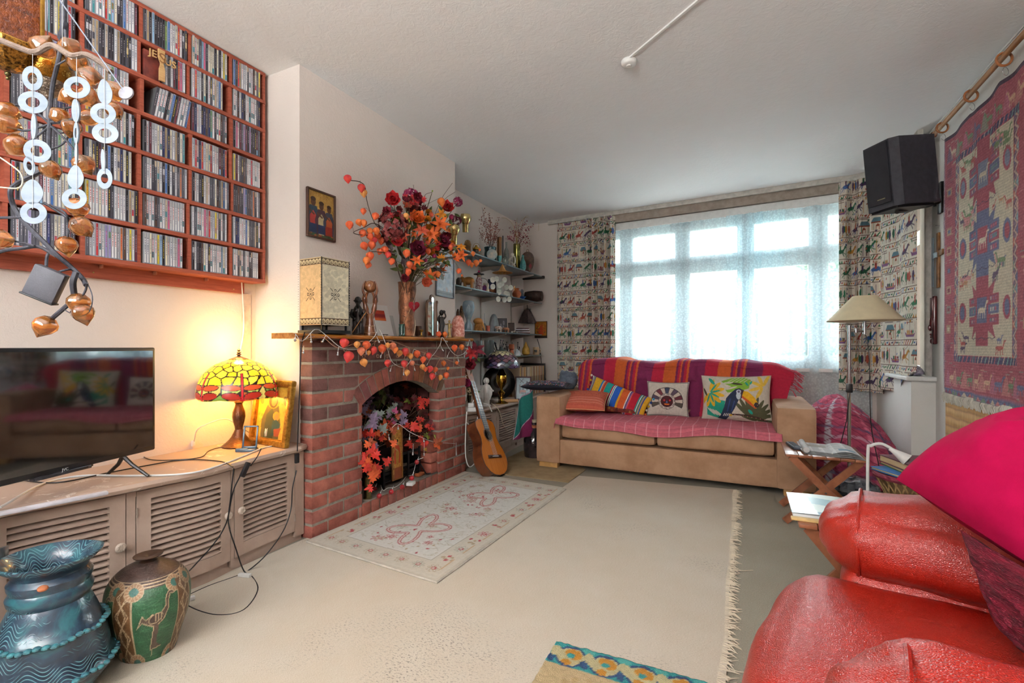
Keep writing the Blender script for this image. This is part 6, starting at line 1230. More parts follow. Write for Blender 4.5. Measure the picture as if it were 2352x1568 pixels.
fan(1.0,.05,.46,.04,.25,2.3,9,'55553a'); fan(1.1,.0,.30,.03,.1,2.8,7,'55553a'); G.ell(.98,.20,.06,.03,'1fa08c',-.9); G.seg([(.62,.13),(.9,.12),(1.12,.08),(1.28,.02)],.035,'4a342c'); G.ell(.92,.80,.05,.02,'1fa08c',-1.0); G.ell(1.0,.83,.045,.02,'1fa08c',1.2)
for i in range(8): G.ell(.68+i*.08,.125-i*.011,.010,.008,'c88a78')
G.poly([(.86,.66),(.78,.70),(.70,.68),(.60,.58),(.52,.48),(.48,.30),(.40,.10),(.34,.04),(.50,.0),(.60,.12),(.68,.26),(.76,.44),(.84,.50),(.90,.60)],'26304a'); G.seg([(.6,.46),(.54,.2)],.02,'33477c'); G.seg([(.68,.42),(.62,.2)],.02,'33477c')
G.ell(.76,.54,.045,.085,'ccd6dc'); G.ell(.765,.625,.045,.042,'e0e0ea'); G.ell(.765,.625,.03,.028,'7c84a8'); G.ell(.765,.625,.012,.012,'6a4030'); G.poly([(.81,.66),(.86,.65),(.84,.52),(.80,.5)],'4a3038')
G.poly([(.86,.64),(.94,.63),(1.06,.52),(1.14,.38),(1.10,.28),(.98,.42),(.83,.54)],'eeb422'); G.poly([(.83,.54),(.98,.42),(1.10,.28),(1.06,.28),(.94,.38),(.82,.5)],'d9602c'); G.ell(1.10,.35,.05,.055,'3c3030'); [G.ell(1.08+.04*math.cos(i*2.1),.35+.035*math.sin(i*2.1),.007,.007,'d8a8a0')for i in range(8)]
for i in range(4): G.ell(.47+i*.035,.12,.008,.04,'f0ece4',-.5)
G.ell(.60,.11,.03,.025,'d9b03a')
pillow('toucan_cushion','cream cushion appliqued with a toucan and jungle leaves, right end',(-.06,4.085,.415),.50,.36,.13,cv,ROT(-.06,.22,-.03),BKC,piping=mat('c8bda8',.8))
cv=Cv(160,140,1.15,1.0,'d9cfc2'); G=cv; cx,cy=.57,.42
G.ell(cx,cy,.44,.40,'3a2c30');
for i in range(13):
 a0=-.42+i*(PI+.84)/13; a1=a0+(PI+.84)/13; c=['5a5048','d8c8b8','6a2c38','d8c8b8','5c4a5c','d8c8b8','46506a','d8c8b8','6a2c38','d8c8b8','5c4a5c','d8c8b8','5a5048'][i]
 G.poly([(cx+.2*math.cos(a0+.02),cy+.2*math.sin(a0+.02)),(cx+.425*math.cos(a0+.02),cy+.385*math.sin(a0+.02)),(cx+.425*math.cos(a1-.02),cy+.385*math.sin(a1-.02)),(cx+.2*math.cos(a1-.02),cy+.2*math.sin(a1-.02))],c)
G.poly([(cx,cy),(cx+.5*math.cos(-.42),cy+.5*math.sin(-.42)),(cx,-.3),(cx-.5*math.cos(-.42),cy+.5*math.sin(-.42))],'d9cfc2')
G.ell(cx,cy,.225,.225,'2e2428'); G.ell(cx,cy,.215,.215,'d8ccc0')
for i in range(10): a=i*2*PI/10; G.seg([(cx+.19*math.cos(a),cy+.19*math.sin(a)),(cx+.2*math.cos(a+.35),cy+.2*math.sin(a+.35))],.014,'2e2428')
G.ell(cx,cy,.165,.16,'4c1c22'); G.ell(cx-.07,cy+.03,.026,.026,'cc3c44'); G.ell(cx+.08,cy+.03,.026,.026,'cc3c44'); G.poly([(cx,cy+.03),(cx-.03,cy-.04),(cx+.03,cy-.04)],'5a78b0'); G.poly([(cx-.08,cy-.06),(cx+.08,cy-.06),(cx+.05,cy-.10),(cx-.05,cy-.10)],'e2742c')
for q in(.03,): G.seg([(q,q),(1.15-q,q),(1.15-q,1-q),(q,1-q),(q,q)],.012,'3a3844')
t,f=pillow('sun_face_cushion','cream cushion with brown sun face motif in middle of sofa',(-.575,4.10,.415),.34,.295,.10,cv,ROT(.05,.20),BKC)
k=MB(); k.tube(smooth([f(1,1,0),f(1,1,0)+Vector((.02,-.01,.02)),f(1,1,0)+Vector((.055,-.01,.006))],4),.002,5); k.tube(smooth([f(0,1,0),f(0,1,0)+Vector((-.01,-.01,.015)),f(0,1,0)+Vector((-.03,-.01,.01))],4),.002,5); k.build('corner_tie',mat('6a1c34',.8),t)
cv=Cv(260,60,2.6,1,'e6b02a'); x=0
for w_,c in((.05,'e8eef0'),(.03,'3c9a98'),(.05,'b8a488'),(.04,'2c4a98'),(.34,'e6b02a'),(.07,'2a78b8'),(.03,'d8d8d0'),(.06,'e0623c'),(.03,'8a2030'),(.05,'e0623c'),(.26,'1fa098'),(.05,'b81c34'),(.03,'f4f4f0'),(.03,'1f7a68'),(.03,'f4f4f0'),(.24,'2460c0'),(.08,'e6a82a'),(.26,'d9602c'),(.04,'f4f4f0'),(.03,'3c2c4c'),(.05,'8a5a98'),(.03,'e0623c'),(.28,'b81c34'),(.05,'2a9a90'),(.03,'f4f4f0'),(.05,'3c7a6a'),(.06,'b89a7c'),(.05,'2c4a98'),(.20,'e6b02a'),(.08,'2a78b8')): cv.rect(x,x+w_,0,1,c); x+=w_
t,f=pillow('striped_cushion','long multicoloured striped cushion with pompom ends',(-1.03,4.07,.445),.56,.225,.11,cv,ROT(-.02,.25,.33),petm('b03048','8a2038'))
for e,cc in((1,['30a0d0','2c4a98','e6b82a','e8dcd0','e0623c','d02c30','30a0d0']),(0,['e8dcd0','e6b82a','d8405c','2c4a98','e8dcd0','30a0d0'])):
 for i,c in enumerate(cc): k=MB(); k.ball(f(e,.98-i*.96/(len(cc)-1),0)+Vector(((.014 if e else-.014),-.006,0)),.0105,n=10,m=7); k.build('pompom',mat(c,.9,bs=.5,bsc=300,key='pp'),t)
cv=Cv(90,60,1.5,1,'c8624c'); R=random.Random(1)
for i in range(9): cv.seg([(0,.1+i*.1),(1.5,.1+i*.1)],.03,R.choice(['d8806a','c05848','dc8c78','b85a38']))
for i in range(60): cv.ell(R.uniform(0,1.5),R.uniform(.5,.9),.012,.012,'8a3038')
pillow('coral_cushion','coral patterned cushion lying flat at left end of sofa seat',(-1.20,3.77,.475),.36,.30,.11,cv,ROT(.12,1.15),petm('b8604a','a04838'),piping=mat('e0a878',.8))
cv=Cv(40,30,1.3,1,'7a3026'); R=random.Random(4); [cv.ell(R.uniform(0,1.3),R.uniform(0,1),.05,.05,R.choice(['9a5a30','b07a3a','5a2420']))for _ in range(40)]
pillow('brown_cushion','dark rust patterned cushion peeking out under striped cushion',(-.97,4.03,.435),.30,.24,.10,cv,ROT(-.1,.9),petm('7a3026','5a2420'))
cv=Cv(110,80,1.4,1,'1c1c28'); R=random.Random(8)
for i in range(700): a=R.uniform(0,3.1); cv.ell(R.uniform(.08,1.32),R.uniform(.08,.92),.022,.009,R.choice(['c85a70','5a98b0','c8a05a','8a6ab0','b04848','5aa078','28283c','d8a0a8','3c5a98']),a)
pillow('embroidered_cushion','black cushion densely embroidered with coloured flowers on left armrest',(-1.52,3.68,.655),.40,.30,.075,cv,ROT(.18,PI/2-.05),mat('1c1c28',.9))
m=MB(); m.ball((0,0,.075),(.095,.08,.085),n=34,m=24); m.v=[tuple(Vector(p)*(1+.28*mnoise.noise(Vector(p)*16)+.12*mnoise.noise(Vector(p)*42)))for p in m.v]; p=PXy(1306,900,4.25)
solo(m,'grey_bundle',mat('6b7482',.9,c2='57606e',ns=30,bs=.4,bsc=400),'crumpled blue-grey cloth bundle on left armrest by the sofa back','cloth',(p.x,4.23,.597),.4)
# ================================================================ CURTAINS
def motifs(cv,w,h,seed):
 R=random.Random(seed); LN='5a342e'; C_=['9a3c36','2f6c4c','3c5e94','b07a2c','4c3858','a85440','2a5c42']; rh=.165; cw=.158; j=0; y=-.02
 while y<h:
  x=-.05-(j%2)*.08; cv.rect(0,w,y,y+.0045,LN); cv.rect(0,w,y+.034,y+.038,LN); i=0; xx=0
  while xx<w:
   k=R.random(); c=R.choice(C_)
   if k<.5: cv.seg([(xx,y+.006),(xx+.022,y+.03)],.009,c)
   elif k<.75: cv.ell(xx+.012,y+.018,.012,.006,c); cv.seg([(xx+.02,y+.02),(xx+.026,y+.028)],.004,c)
   else: cv.poly([(xx,y+.006),(xx+.012,y+.03),(xx+.024,y+.006)],c)
   xx+=R.uniform(.024,.034)
  while x<w:
   k=(j*5+i*3+R.randint(0,1))%6; X,Y=x,y+.045; a,b_=R.sample(C_,2)
   if k in(0,1,4):
    s_=.10/.1; cv.ell(X+.07,Y+.05,.045,.016,a,.15); cv.seg([(X+.11,Y+.058),(X+.135,Y+.082)],.018,a); cv.ell(X+.145,Y+.085,.016,.007,a,-.3); cv.seg([(X+.027,Y+.05),(X+.008,Y+.036)],.006,a)
    for q,e in(((X+.04,Y+.042),(X+.012,Y+.012)),((X+.05,Y+.04),(X+.04,Y+.008)),((X+.095,Y+.042),(X+.12,Y+.012)),((X+.10,Y+.045),(X+.142,Y+.03))): cv.seg([q,e],.007,a)
    cv.seg([(X+.07,Y+.06),(X+.072,Y+.092)],.018,b_); cv.ell(X+.074,Y+.102,.008,.009,'b08868'); cv.seg([(X+.06,Y+.08),(X+.13,Y+.112)],.003,LN)
   elif k==2:
    cv.rect(X+.03,X+.13,Y+.005,Y+.06,'b89a78'); cv.rect(X+.036,X+.124,Y+.005,Y+.054,'d8ccb8'); cv.poly([(X+.02,Y+.06),(X+.14,Y+.06),(X+.115,Y+.095),(X+.045,Y+.095)],'5c7c88'); cv.rect(X+.02,X+.14,Y+.056,Y+.064,'8a4430'); cv.ell(X+.08,Y+.03,.014,.02,'8a4430'); cv.rect(X+.066,X+.094,Y+.005,Y+.03,'8a4430'); cv.rect(X+.071,X+.089,Y+.005,Y+.03,'d8ccb8')
    for q in(.045,.115): cv.rect(X+q,X+q+.005,Y+.005,Y+.056,'3c6a50')
   elif k==3:
    for q,c in((.03,a),(.075,b_),(.125,R.choice(C_))): cv.ell(X+q,Y+.055,.016,.032,c); cv.ell(X+q,Y+.098,.008,.010,'b08868'); cv.seg([(X+q-.007,Y+.03),(X+q-.008,Y+.004)],.006,LN); cv.seg([(X+q+.007,Y+.03),(X+q+.008,Y+.004)],.006,LN)
    cv.ell(X+.052,Y+.055,.011,.028,R.choice(C_)); cv.seg([(X+.10,Y+.005),(X+.10,Y+.11)],.003,LN)
   else:
    cv.poly([(X+.01,Y+.04),(X+.03,Y+.008),(X+.13,Y+.008),(X+.16,Y+.045),(X+.14,Y+.03),(X+.04,Y+.03)],'7a5078'); cv.rect(X+.03,X+.13,Y+.022,Y+.026,'c08a3c'); cv.seg([(X+.08,Y+.03),(X+.08,Y+.11)],.004,LN)
    for q in(.05,.07,.1,.12): cv.ell(X+q,Y+.04,.009,.012,R.choice(C_))
    cv.seg([(X+.04,Y+.1),(X+.12,Y+.1)],.003,LN)
   cv.seg([(X+.01,Y+.118-.004),(X+.12,Y+.118-.004)],.003,LN); cv.seg([(X+.152,Y),(X+.152,Y+.10)],.005,R.choice(C_))
   for q in range(3): cv.ell(X+R.uniform(0,.15),Y+R.uniform(.0,.11),.010,.006,R.choice(C_),R.uniform(0,3))
   x+=cw; i+=1
  y+=rh; j+=1
CURT=vcm(.9,.25,300,var=.06); LIN=[0]
for a,c in zip(tp[:-1],tp[1:]): LIN.append(LIN[-1]+(c-a).length)
def tpos(L):
 for i in range(len(tp)-1):
  if L<=LIN[i+1]: f=(L-LIN[i])/(LIN[i+1]-LIN[i]); t_=(tp[i+1]-tp[i]).normalized(); return tp[i].lerp(tp[i+1],f),Vector((t_.y,-t_.x,0))
 t_=(tp[-1]-tp[-2]).normalized(); return tp[-1]+t_*(L-LIN[-1]),Vector((t_.y,-t_.x,0))
def Lat(x=None,y=None):
 for i,p in enumerate(tp):
  if(x is not None and p.x>=x)or(y is not None and p.y<=y and p.x>.8): return LIN[i]
 return LIN[-1]
def curtain(name,label,fabw,L0,L1,zt,zb,seed,fold,lift=None,W=270,H=340):
 t=thing(name,label,'curtain',tpos((L0+L1)/2)[0]+Vector((0,0,zt)),group=None); cv=Cv(W,H,fabw/1.12,(zt-zb)/1.12,'d3cabb'); motifs(cv,fabw/1.12,(zt-zb)/1.12,seed)
 def f(s,q):
  L,off=fold(s,q); p,n=tpos(L0+(L1-L0)*L); z=zb+(zt-zb)*q; r_=p+n*(off+.03)+Vector((0,0,z))
  return lift(r_,s,q)if lift else r_
 sheet(cv,f,'printed_cloth',CURT,t,thick=.002,world=True)
 k=MB()
 for i in range(9): p,n=tpos(L0+(L1-L0)*(i+.5)/9); k.torus(p+n*.02+Vector((0,0,zt+.012)),.007,.0012,Matrix.Rotation(PI/2,4,'X'),n=10,m=5)
 k.build('curtain_hooks',WHITE,t,world=True); return t
def foldL(s,q):
 if s<.45: L=s/.45*.52; off=.012*math.sin(s/.45*4*PI)*(.4+.6*(1-q))-(.02*math.sin(s/.45*PI)*(q>.93))
 else: e=(s-.45)/.55; L=.52+.48*e; off=.034*math.sin(e*9.5*PI)*(.8+.2*q)
 return L,off
curtain('patterned_curtain','printed horsemen and castles curtain left of the window, bunched at its right edge',1.40,Lat(x=-2.06),Lat(x=-1.36),2.42,.50,1,foldL)
LB=Lat(x=.72); LM_=Lat(y=4.72)
curtain('patterned_curtain','printed figures curtain behind floor lamp shade at window right end',1.0,LB,LM_,2.42,.62,2,lambda s,q: (s,.03*math.sin(s*6*PI)+.01*math.sin(s*15+q*4)),W=210,H=320)
def liftB(p,s,q):
 if s>.55 and q<.12: k=(s-.55)/.45; p.z=max(p.z,.67+.155*k**.7); p.x-=.02*k*(1-q/.12)
 return p
curtain('patterned_curtain','printed horsemen curtain under the speaker, its hem lifted onto the sill',.85,LM_,LIN[-1]+.02,2.42,.66,3,lambda s,q: (s,.016*math.sin(s*3.2*PI+.5)+.01),liftB,W=190,H=320)
m=MB(); m.grid(lambda s,q: Vector((1.115+.01*math.sin(s*9),4.05+.16*s,.80+1.6*q)),14,10); wsolo(m,'curtain_lining',mat('cfc9c2',.8),'pale curtain lining edge hanging beside the bay pier','curtain lining',(1.11,4.1,2.4))
def netmat():
 m,nt,b=newmat('net'); nt.nodes.remove(b); o=nt.nodes['Material Output']; v=texc(nt)
 t=nt.nodes.new('ShaderNodeBsdfTransparent'); d=nt.nodes.new('ShaderNodeBsdfDiffuse'); tr=nt.nodes.new('ShaderNodeBsdfTranslucent'); d.inputs[0].default_value=tr.inputs[0].default_value=(.68,.88,.96,1)
 a=nt.nodes.new('ShaderNodeMixShader'); link(nt,d.outputs[0],a.inputs[1]); link(nt,tr.outputs[0],a.inputs[2]); a.inputs[0].default_value=.65
 vo=nt.nodes.new('ShaderNodeTexVoronoi'); vo.inputs['Scale'].default_value=55; link(nt,v,vo.inputs['Vector']); f=ramp(nt,vo.outputs['Distance'],[(.1,(.80,)*3),(.3,(.66,)*3),(.42,(.76,)*3),(.5,(.66,)*3)])
 x=nt.nodes.new('ShaderNodeMixShader'); link(nt,f,x.inputs[0]); link(nt,t.outputs[0],x.inputs[1]); link(nt,a.outputs[0],x.inputs[2]); link(nt,x.outputs[0],o.inputs[0]); return m
NET=netmat()
def net(label,x0,x1,z0,amp,fr,y=-.055,n=160,skew=0):
 m=MB(); m.grid(lambda s,q: Vector((x0+(x1-x0)*s+skew*(1-q)*(s-.2),yb(x0+(x1-x0)*s)+y-amp*math.sin(s*fr)*(.5+.5*(1-q))-.004*math.sin(s*fr*2.7+1),z0+(2.262-z0)*q)),n,14)
 return wsolo(m,'net_curtain',NET,label,'net curtain',(x0,yb(x0),2.26),'white net curtains across the window')
net('wide white net curtain covering the left part of the window',-1.72,-.02,.50,.012,60)
net('gathered net curtain fold hanging at window centre',-.16,.16,.50,.02,22,y=-.085,n=60,skew=-.1)
net('white net curtain at right of window trailing to floor behind sofa',.02,.97,.12,.014,36,n=110,skew=.02)
net('narrow gathered net strip right of window centre',.10,.34,.50,.018,18,y=-.08,n=50,skew=-.06)
# ================================================================ OUTSIDE
LFM=[mat(c,.6,c2=d,ns=3)for c,d in(('4c6a44','34502e'),('587650','3c5836'),('42603c','2c4628'))]
def tree(label,x,y,z0,h,r_,n,mi,name='garden_tree'):
 R=random.Random(int(x*100)); t=thing(name,label,'tree',(x,y,z0),group='trees and shrubs outside the window'); k=MB(); k.tube(smooth([(0,0,0),(.05,0,h*.4),(-.05,.05,h*.8)],4),[.07]*5+[.05]*4,8)
 for i in range(9): a=R.uniform(0,6.28); k.tube([(0,0,h*R.uniform(.3,.7)),(r_*.7*math.cos(a),r_*.5*math.sin(a),h*R.uniform(.5,.95))],[.03,.01],5)
 k.build('trunk',mat('8a8272',.9),t); k=MB()
 for i in range(n):
  a,b_=R.uniform(0,6.28),math.acos(R.uniform(-1,1)); q=R.uniform(.55,1); p=Vector((r_*q*math.sin(b_)*math.cos(a),r_*.7*q*math.sin(b_)*math.sin(a),h*.55+h*.48*q*math.cos(b_)))
  M_=aim(p,(R.uniform(-1,1),R.uniform(-1,.2),R.uniform(-.3,1)),R.uniform(0,6),R.uniform(.06,.12)); k.add([M_@Vector(c)for c in((0,-1,0),(.4,0,.1),(0,1,0),(-.4,0,.1))],[(0,1,2,3)])
 k.build('leaves',LFM[mi],t,False)
for i,(x,y,h,r_,n)in enumerate(((-3.4,8.2,2.6,1.1,2600),(-1.6,8.6,2.35,1.1,2600),(0.0,8.3,2.3,1.0,2600),(1.5,8.0,2.9,1.1,3000),(3.0,7.6,3.2,1.2,3000),(4.6,6.5,3.0,1.2,2400))):
 tree(('pale leafy shrub seen through left window light','leafy shrub behind second window light','low bush behind centre of window','taller tree behind right window light','pale tree at far right of window','tree beyond the side window')[i],x,y,-.3,h,r_,n,i%3,'garden_shrub' if i<3 else 'garden_tree')
struct(MB().box(-30,30,5.6,40,-.4,-.3),'ground',mat('dcdad2',.9))  # unseen ground, coloured pale to throw daylight up at the ceiling
# ================================================================ RIGHT SIDE OF THE ROOM
SIL=mat('c6c8ca',.22,.9,c2='b2b4b8',ns=5)
t=thing('floor_lamp','brushed steel floor lamp with wide cream conical shade beside the sofa','lamp',(.63,3.85,0))
MB().lathe([(.13,0),(.13,.015),(.10,.02),(.012,.024)],n=32).build('base',SIL,t); MB().cyl((0,0,.02),(0,0,1.13),.0105,n=16).build('pole',SIL,t)
k=MB(); k.cyl((0,0,1.125),(0,0,1.14),.013); k.cyl((0,0,1.10),(.09,.03,1.10),.006); k.cyl((.04,.013,1.09),(.04,.013,1.12),.009); k.cyl((.09,.03,1.08),(.09,.03,1.2),.010); k.cyl((.09,.03,1.165),(.09,.03,1.195),.03); k.build('swing_arm',SIL,t)
k=MB(); k.lathe([(.215,1.17),(.195,1.19),(.068,1.335),(.066,1.333),(.19,1.186),(.212,1.168)],(.09,.03,0),40); k.build('lamp_shade',mat('e8d9b4',.7,var=.03),t)
k=MB(); k.tube(smooth([(.085,.03,1.09),(.10,.02,1.05),(.11,0,.9),(.115,-.02,.5),(.15,-.03,.25),(.19,0,.03)],6),.0028,6); k.build('cord',BLKM,t)
k=MB(); k.rbox(-.018,.018,-.02,.01,.69,.75,.006); k.tube([(0,-.02,.69),(-.02,-.03,.5),(-.06,-.02,.3)],.003,5); k.build('switch',BLKM,t)
cv=Cv(150,120,1.5,1.2,'b84a68'); R=random.Random(2)
for i in range(16): x=i*.1; cv.rect(x,x+R.choice([.02,.035]),0,1.2,R.choice(['d8ccd8','7a2c4c','e0708c','5c4a6c','c8405c']))
for i in range(13):
 y=i*.1
 for q in range(75): x=q*.02; c=hx(['d8ccd8','6a2c4c','e0708c','5c5c84'][i%4]); a=cv.at(x/1.5,y/1.2 if y<1.2 else.99); cv.rect(x,x+.02,y,y+.03,tuple(.55*p+.45*r for p,r in zip(c,a)))
for i in range(30): a=i*.09-.6; cv.seg([(a,0),(a+1.2,1.2)],.005,'8a3050'); cv.seg([(a+1.2,0),(a,1.2)],.005,'8a3050')
def quilt(s,q):
 a=s*2*PI; e=q; r_=math.sin(min(1,e*1.02)*PI*.5)if e<.5 else 1; zz_=math.cos(min(1,e)*PI/2)
 x=.70+.36*math.sin(e*PI/2)*math.cos(a)-.05*zz_; y=4.36+.36*math.sin(e*PI/2)*math.sin(a); n_=mnoise.noise(Vector((x*5,y*5,e*3)))
 pu=.008*abs(math.sin((x+y)*28))*abs(math.sin((x-y)*28))+.03*n_
 z=.62*zz_**.8*(1-.28*max(0,math.cos(a))*math.sin(e*PI/2))+pu; return Vector((min(x,1.005),max(y,3.93),max(.004,z)))
t=thing('plaid_quilt','heap of pink plaid quilted bedding between sofa and bay cheek','quilt',(.70,4.36,0)); sheet(cv,quilt,'cloth',vcm(.9,.3,300),t,world=True)
m=MB(); m.ball((.66,3.80,.07),(.13,.10,.072),n=18,m=12); m.v=[tuple(Vector(p)*(1+.02*mnoise.noise(Vector(p)*30)))for p in m.v]; wsolo(m,'plastic_bag',mat('7c8088',.2,c2='5c6068',ns=25,coat=.6,bs=.6,bsc=40),'grey plastic bag on floor behind folding tables','bag',(.66,3.80,0))
TWD=mat('9a6244',.35,c2='7a4830',ns=7,stretch=(2,12,2),coat=.3)
def ftable(label,x0,x1,y0,y1,z,group='small folding tables'):
 t=thing('folding_table',label,'table',((x0+x1)/2,(y0+y1)/2,0),group=group); k=MB(); n=6
 for i in range(n): a=x0+(x1-x0)*i/n; k.rbox(a+.001,x0+(x1-x0)*(i+1)/n-.001,y0,y1,z-.014,z,.002)
 k.build('tabletop',TWD,t,world=True); k=MB(); [k.box(x0+.02,x1-.02,y,y+.02,z-.026,z-.0145)for y in(y0+.05,y1-.07)]; k.build('batten',TWD,t,False,world=True)
 for y in(y0+.02,y1-.045):
  for s_,yy in((1,y),(-1,y+.014)):
   a,b_=((x0+.03,x1-.0)if s_>0 else(x1-.03,x0+.0)); v_=Vector((b_-a,0,-(z-.02))).normalized(); w_=Vector((v_.z,0,-v_.x))*.019; A_=Vector((a,yy,z-.016)); B_=Vector((b_,yy,0.012)); th_=Vector((0,.012,0)); k=MB()
   k.add([A_-w_,A_+w_,B_+w_,B_-w_,A_-w_+th_,A_+w_+th_,B_+w_+th_,B_-w_+th_],[(0,1,2,3),(7,6,5,4),(0,4,5,1),(1,5,6,2),(2,6,7,3),(3,7,4,0)]); k.build('leg',TWD,t,False,world=True)
  MB().cyl(((x0+x1)/2,y-.003,z/2),((x0+x1)/2,y+.03,z/2),.005,n=10).build('bolt',SIL,t,world=True)
 return t
ftable('folding wooden table with crossed legs carrying newspaper, by sofa arm',.205,.59,3.05,3.43,.40)
ftable('nearer folding wooden table with magazine, half hidden by red armchair',.165,.50,1.87,2.07,.40)
k=MB(); k.rbox(-.022,.022,-.085,.085,0,.018,.006); k.col=None; t=thing('remote_control','dark grey remote control lying left of newspaper','remote control',(.262,3.27,.4008),.18); k.build('body',mat('4c525c',.5),t); k=MB()
for i in range(3):
 for j in range(8): k.rbox(-.015+i*.011,-.008+i*.011,-.07+j*.017,-.060+j*.017,.0182,.0205,.001)
k.build('buttons',mat('2c3038',.5),t)
cv=Cv(90,110,.9,1.1,'d4d4d2'); R=random.Random(7)
for c in range(5):
 for l in range(46):
  if R.random()<.9: cv.rect(.03+c*.175,.03+c*.175+R.uniform(.1,.15),.03+l*.0225,.03+l*.0225+.009,'8a8c90')
cv.rect(.05,.45,.6,.85,'a8a49c'); cv.rect(.6,.85,.2,.4,'7c98a8')
t=thing('newspaper','folded newspaper spread open on the folding table','newspaper',(.42,3.24,.401)); NP=vcm(.8,0,var=.03)
for i in range(4): sheet(cv,lambda s,q,i=i: Vector((.30+.27*s-.004*i,3.09+.28*q+.01*i-.05*s,.4025+.004*i+.016*math.sin(min(1,(1-s)*2.2)*PI)*(i/4+.2))),'page',NP,t,world=True)
m=MB(); m.tube([(.31,3.09+.26*i/6,.424)for i in range(7)],.016,10); m.build('fold',mat('c8c8c6',.8),t,world=True)
cv=Cv(60,70,.7,.9,'c9d6d0'); cv.poly([(0,.5),(.7,.3),(.7,.6),(0,.8)],'6f98a4'); cv.rect(0,.7,0,.12,'3c6a84'); cv.poly([(.12,0),(.24,0),(.18,.9),(.06,.9)],'e4e8ec'); cv.poly([(.3,.12),(.7,.12),(.7,.3)],'a8b87c')
t=thing('magazine','glossy pale blue and green magazine on nearer folding table','magazine',(.3,2.08,.401)); sheet(cv,lambda s,q: Vector((.150+.24*s,1.93+.26*q,.417+.004*math.sin(s*3))),'cover',vcm(.3,0,var=.02,coat=.2),t,world=True); MB().rbox(.153,.39,1.932,2.188,.4005,.414,.002).build('pages',WHITE,t,world=True)
wsolo(MB().rbox(.145,.48,1.895,1.918,.4005,.410,.002),'wooden_ruler',mat('dcb878',.5),'pale wooden strip lying across nearer folding table','strip',(.3,1.9,.405))
t=thing('reading_lamp','small white gooseneck reading lamp behind red armchair','lamp',(.54,2.84,0)); k=MB(); k.lathe([(.06,0),(.06,.01),(.012,.016)],n=20); k.build('base',WHITE,t); k=MB(); k.tube(smooth([(0,0,.01),(0,0,.47),(.012,0,.515),(.05,0,.53),(.085,-.005,.515),(.10,-.008,.50)],5),.007,10); k.build('gooseneck',WHITE,t); k=MB(); k.lathe([(.009,-.02),(.012,0),(.022,.035),(.029,.06),(.027,.06),(.0,.045)],(.10,-.008,.50),18,aim((0,0,0),(.7,-.25,-.5))); k.build('lamp_head',WHITE,t); k=MB(); k.ball(Vector((.10,-.008,.5))+aim((0,0,0),(.7,-.25,-.5))@Vector((0,0,.05)),.018); k.build('bulb',CGL('e8ecf0','bb'),t)
CANE=mat('a88a5c',.7,c2='6e5430',ns=30,bs=.5,bsc=90)
t=thing('cane_stool','woven cane drum stool with dark red rim holding books','stool',(.74,2.93,0)); k=MB(); k.lathe([(.14,0),(.148,.02),(.10,.15),(.09,.19),(.10,.23),(.150,.36)],n=32); k.build('body',mat('6e5638',.8,c2='4a3820',ns=20),t)
k=MB()
for i in range(26):
 for sg in(-1,1): k.tube([Vector(((.152-.055*math.sin(q*PI))*math.cos(i*2*PI/26+sg*q*.9),(.152-.055*math.sin(q*PI))*math.sin(i*2*PI/26+sg*q*.9),.01+.35*q))for q in[j/8 for j in range(9)]],.0045,5)
k.build('cane_lattice',CANE,t); MB().torus((0,0,.012),.146,.012,n=28,m=8).build('foot_ring',mat('7a2a3c',.8,bs=.4),t); k=MB(); k.torus((0,0,.365),.15,.014,n=28,m=8); k.build('rim',mat('7a2a3c',.8,bs=.4),t); k=MB(); k.lathe([(.15,.368),(0,.372)],n=24); k.build('seat',mat('8a3040',.9,c2='4a6a44',ns=20),t)
def book(label,x,y,z,w,d,h,rz,c,pc='d8c49c'):
 t=thing('book',label,'book',(x,y,z),rz,'books on the cane stool'); MB().rbox(-w/2+.004,w/2-.002,-d/2+.003,d/2-.003,.003,h-.003,.001).build('pages',mat(pc,.8,c2='b89c6c',ns=3,stretch=(1,1,90)),t); k=MB(); k.box(-w/2,w/2,-d/2,d/2,0,.003); k.box(-w/2,w/2,-d/2,d/2,h-.003,h); k.box(w/2-.003,w/2,-d/2,d/2,.003,h-.003); k.build('cover',mat(c,.5),t,False)
book('blue paperback lying lowest on the cane stool',.70,2.90,.380,.17,.22,.014,.5,'3c78b8'); book('green-edged book in middle of stool pile',.75,2.95,.3945,.19,.24,.016,.25,'4a7a54'); book('thick dark maroon book on top of stool pile',.755,2.93,.411,.20,.26,.034,.3,'6a3444')
m=MB(); m.ball((.57,2.98,.40),(.035,.03,.02),n=12); wsolo(m,'green_cloth',mat('2aa86a',.8),'bright green cloth scrap at left edge of cane stool','cloth',(.6,2.98,.385))if False else None
LEA,nt,b=newmat('red leather'); v=texc(nt); link(nt,ramp(nt,noi(nt,v,5,4),[(.3,'94180c'),(.7,'a62414')]),b.inputs['Base Color']); b.inputs['Roughness'].default_value=.32; b.inputs['Specular IOR Level'].default_value=.6; b.inputs['Coat Weight'].default_value=.12; b.inputs['Coat Roughness'].default_value=.25
vo=nt.nodes.new('ShaderNodeTexVoronoi'); vo.inputs['Scale'].default_value=260; vo.feature='DISTANCE_TO_EDGE'; link(nt,v,vo.inputs['Vector']); mx_=nt.nodes.new('ShaderNodeMath'); mx_.operation='ADD'; link(nt,vo.outputs['Distance'],mx_.inputs[0]); link(nt,noi(nt,v,9,3,.6,1.5),mx_.inputs[1]); bump(nt,mx_.outputs[0],b,.35,.006)
RC=Matrix.Rotation(-.21,3,'Z'); arm_=thing('leather_armchair','large red leather armchair with puffy arms facing the room','armchair',(.10,1.30,0),rot=RC)
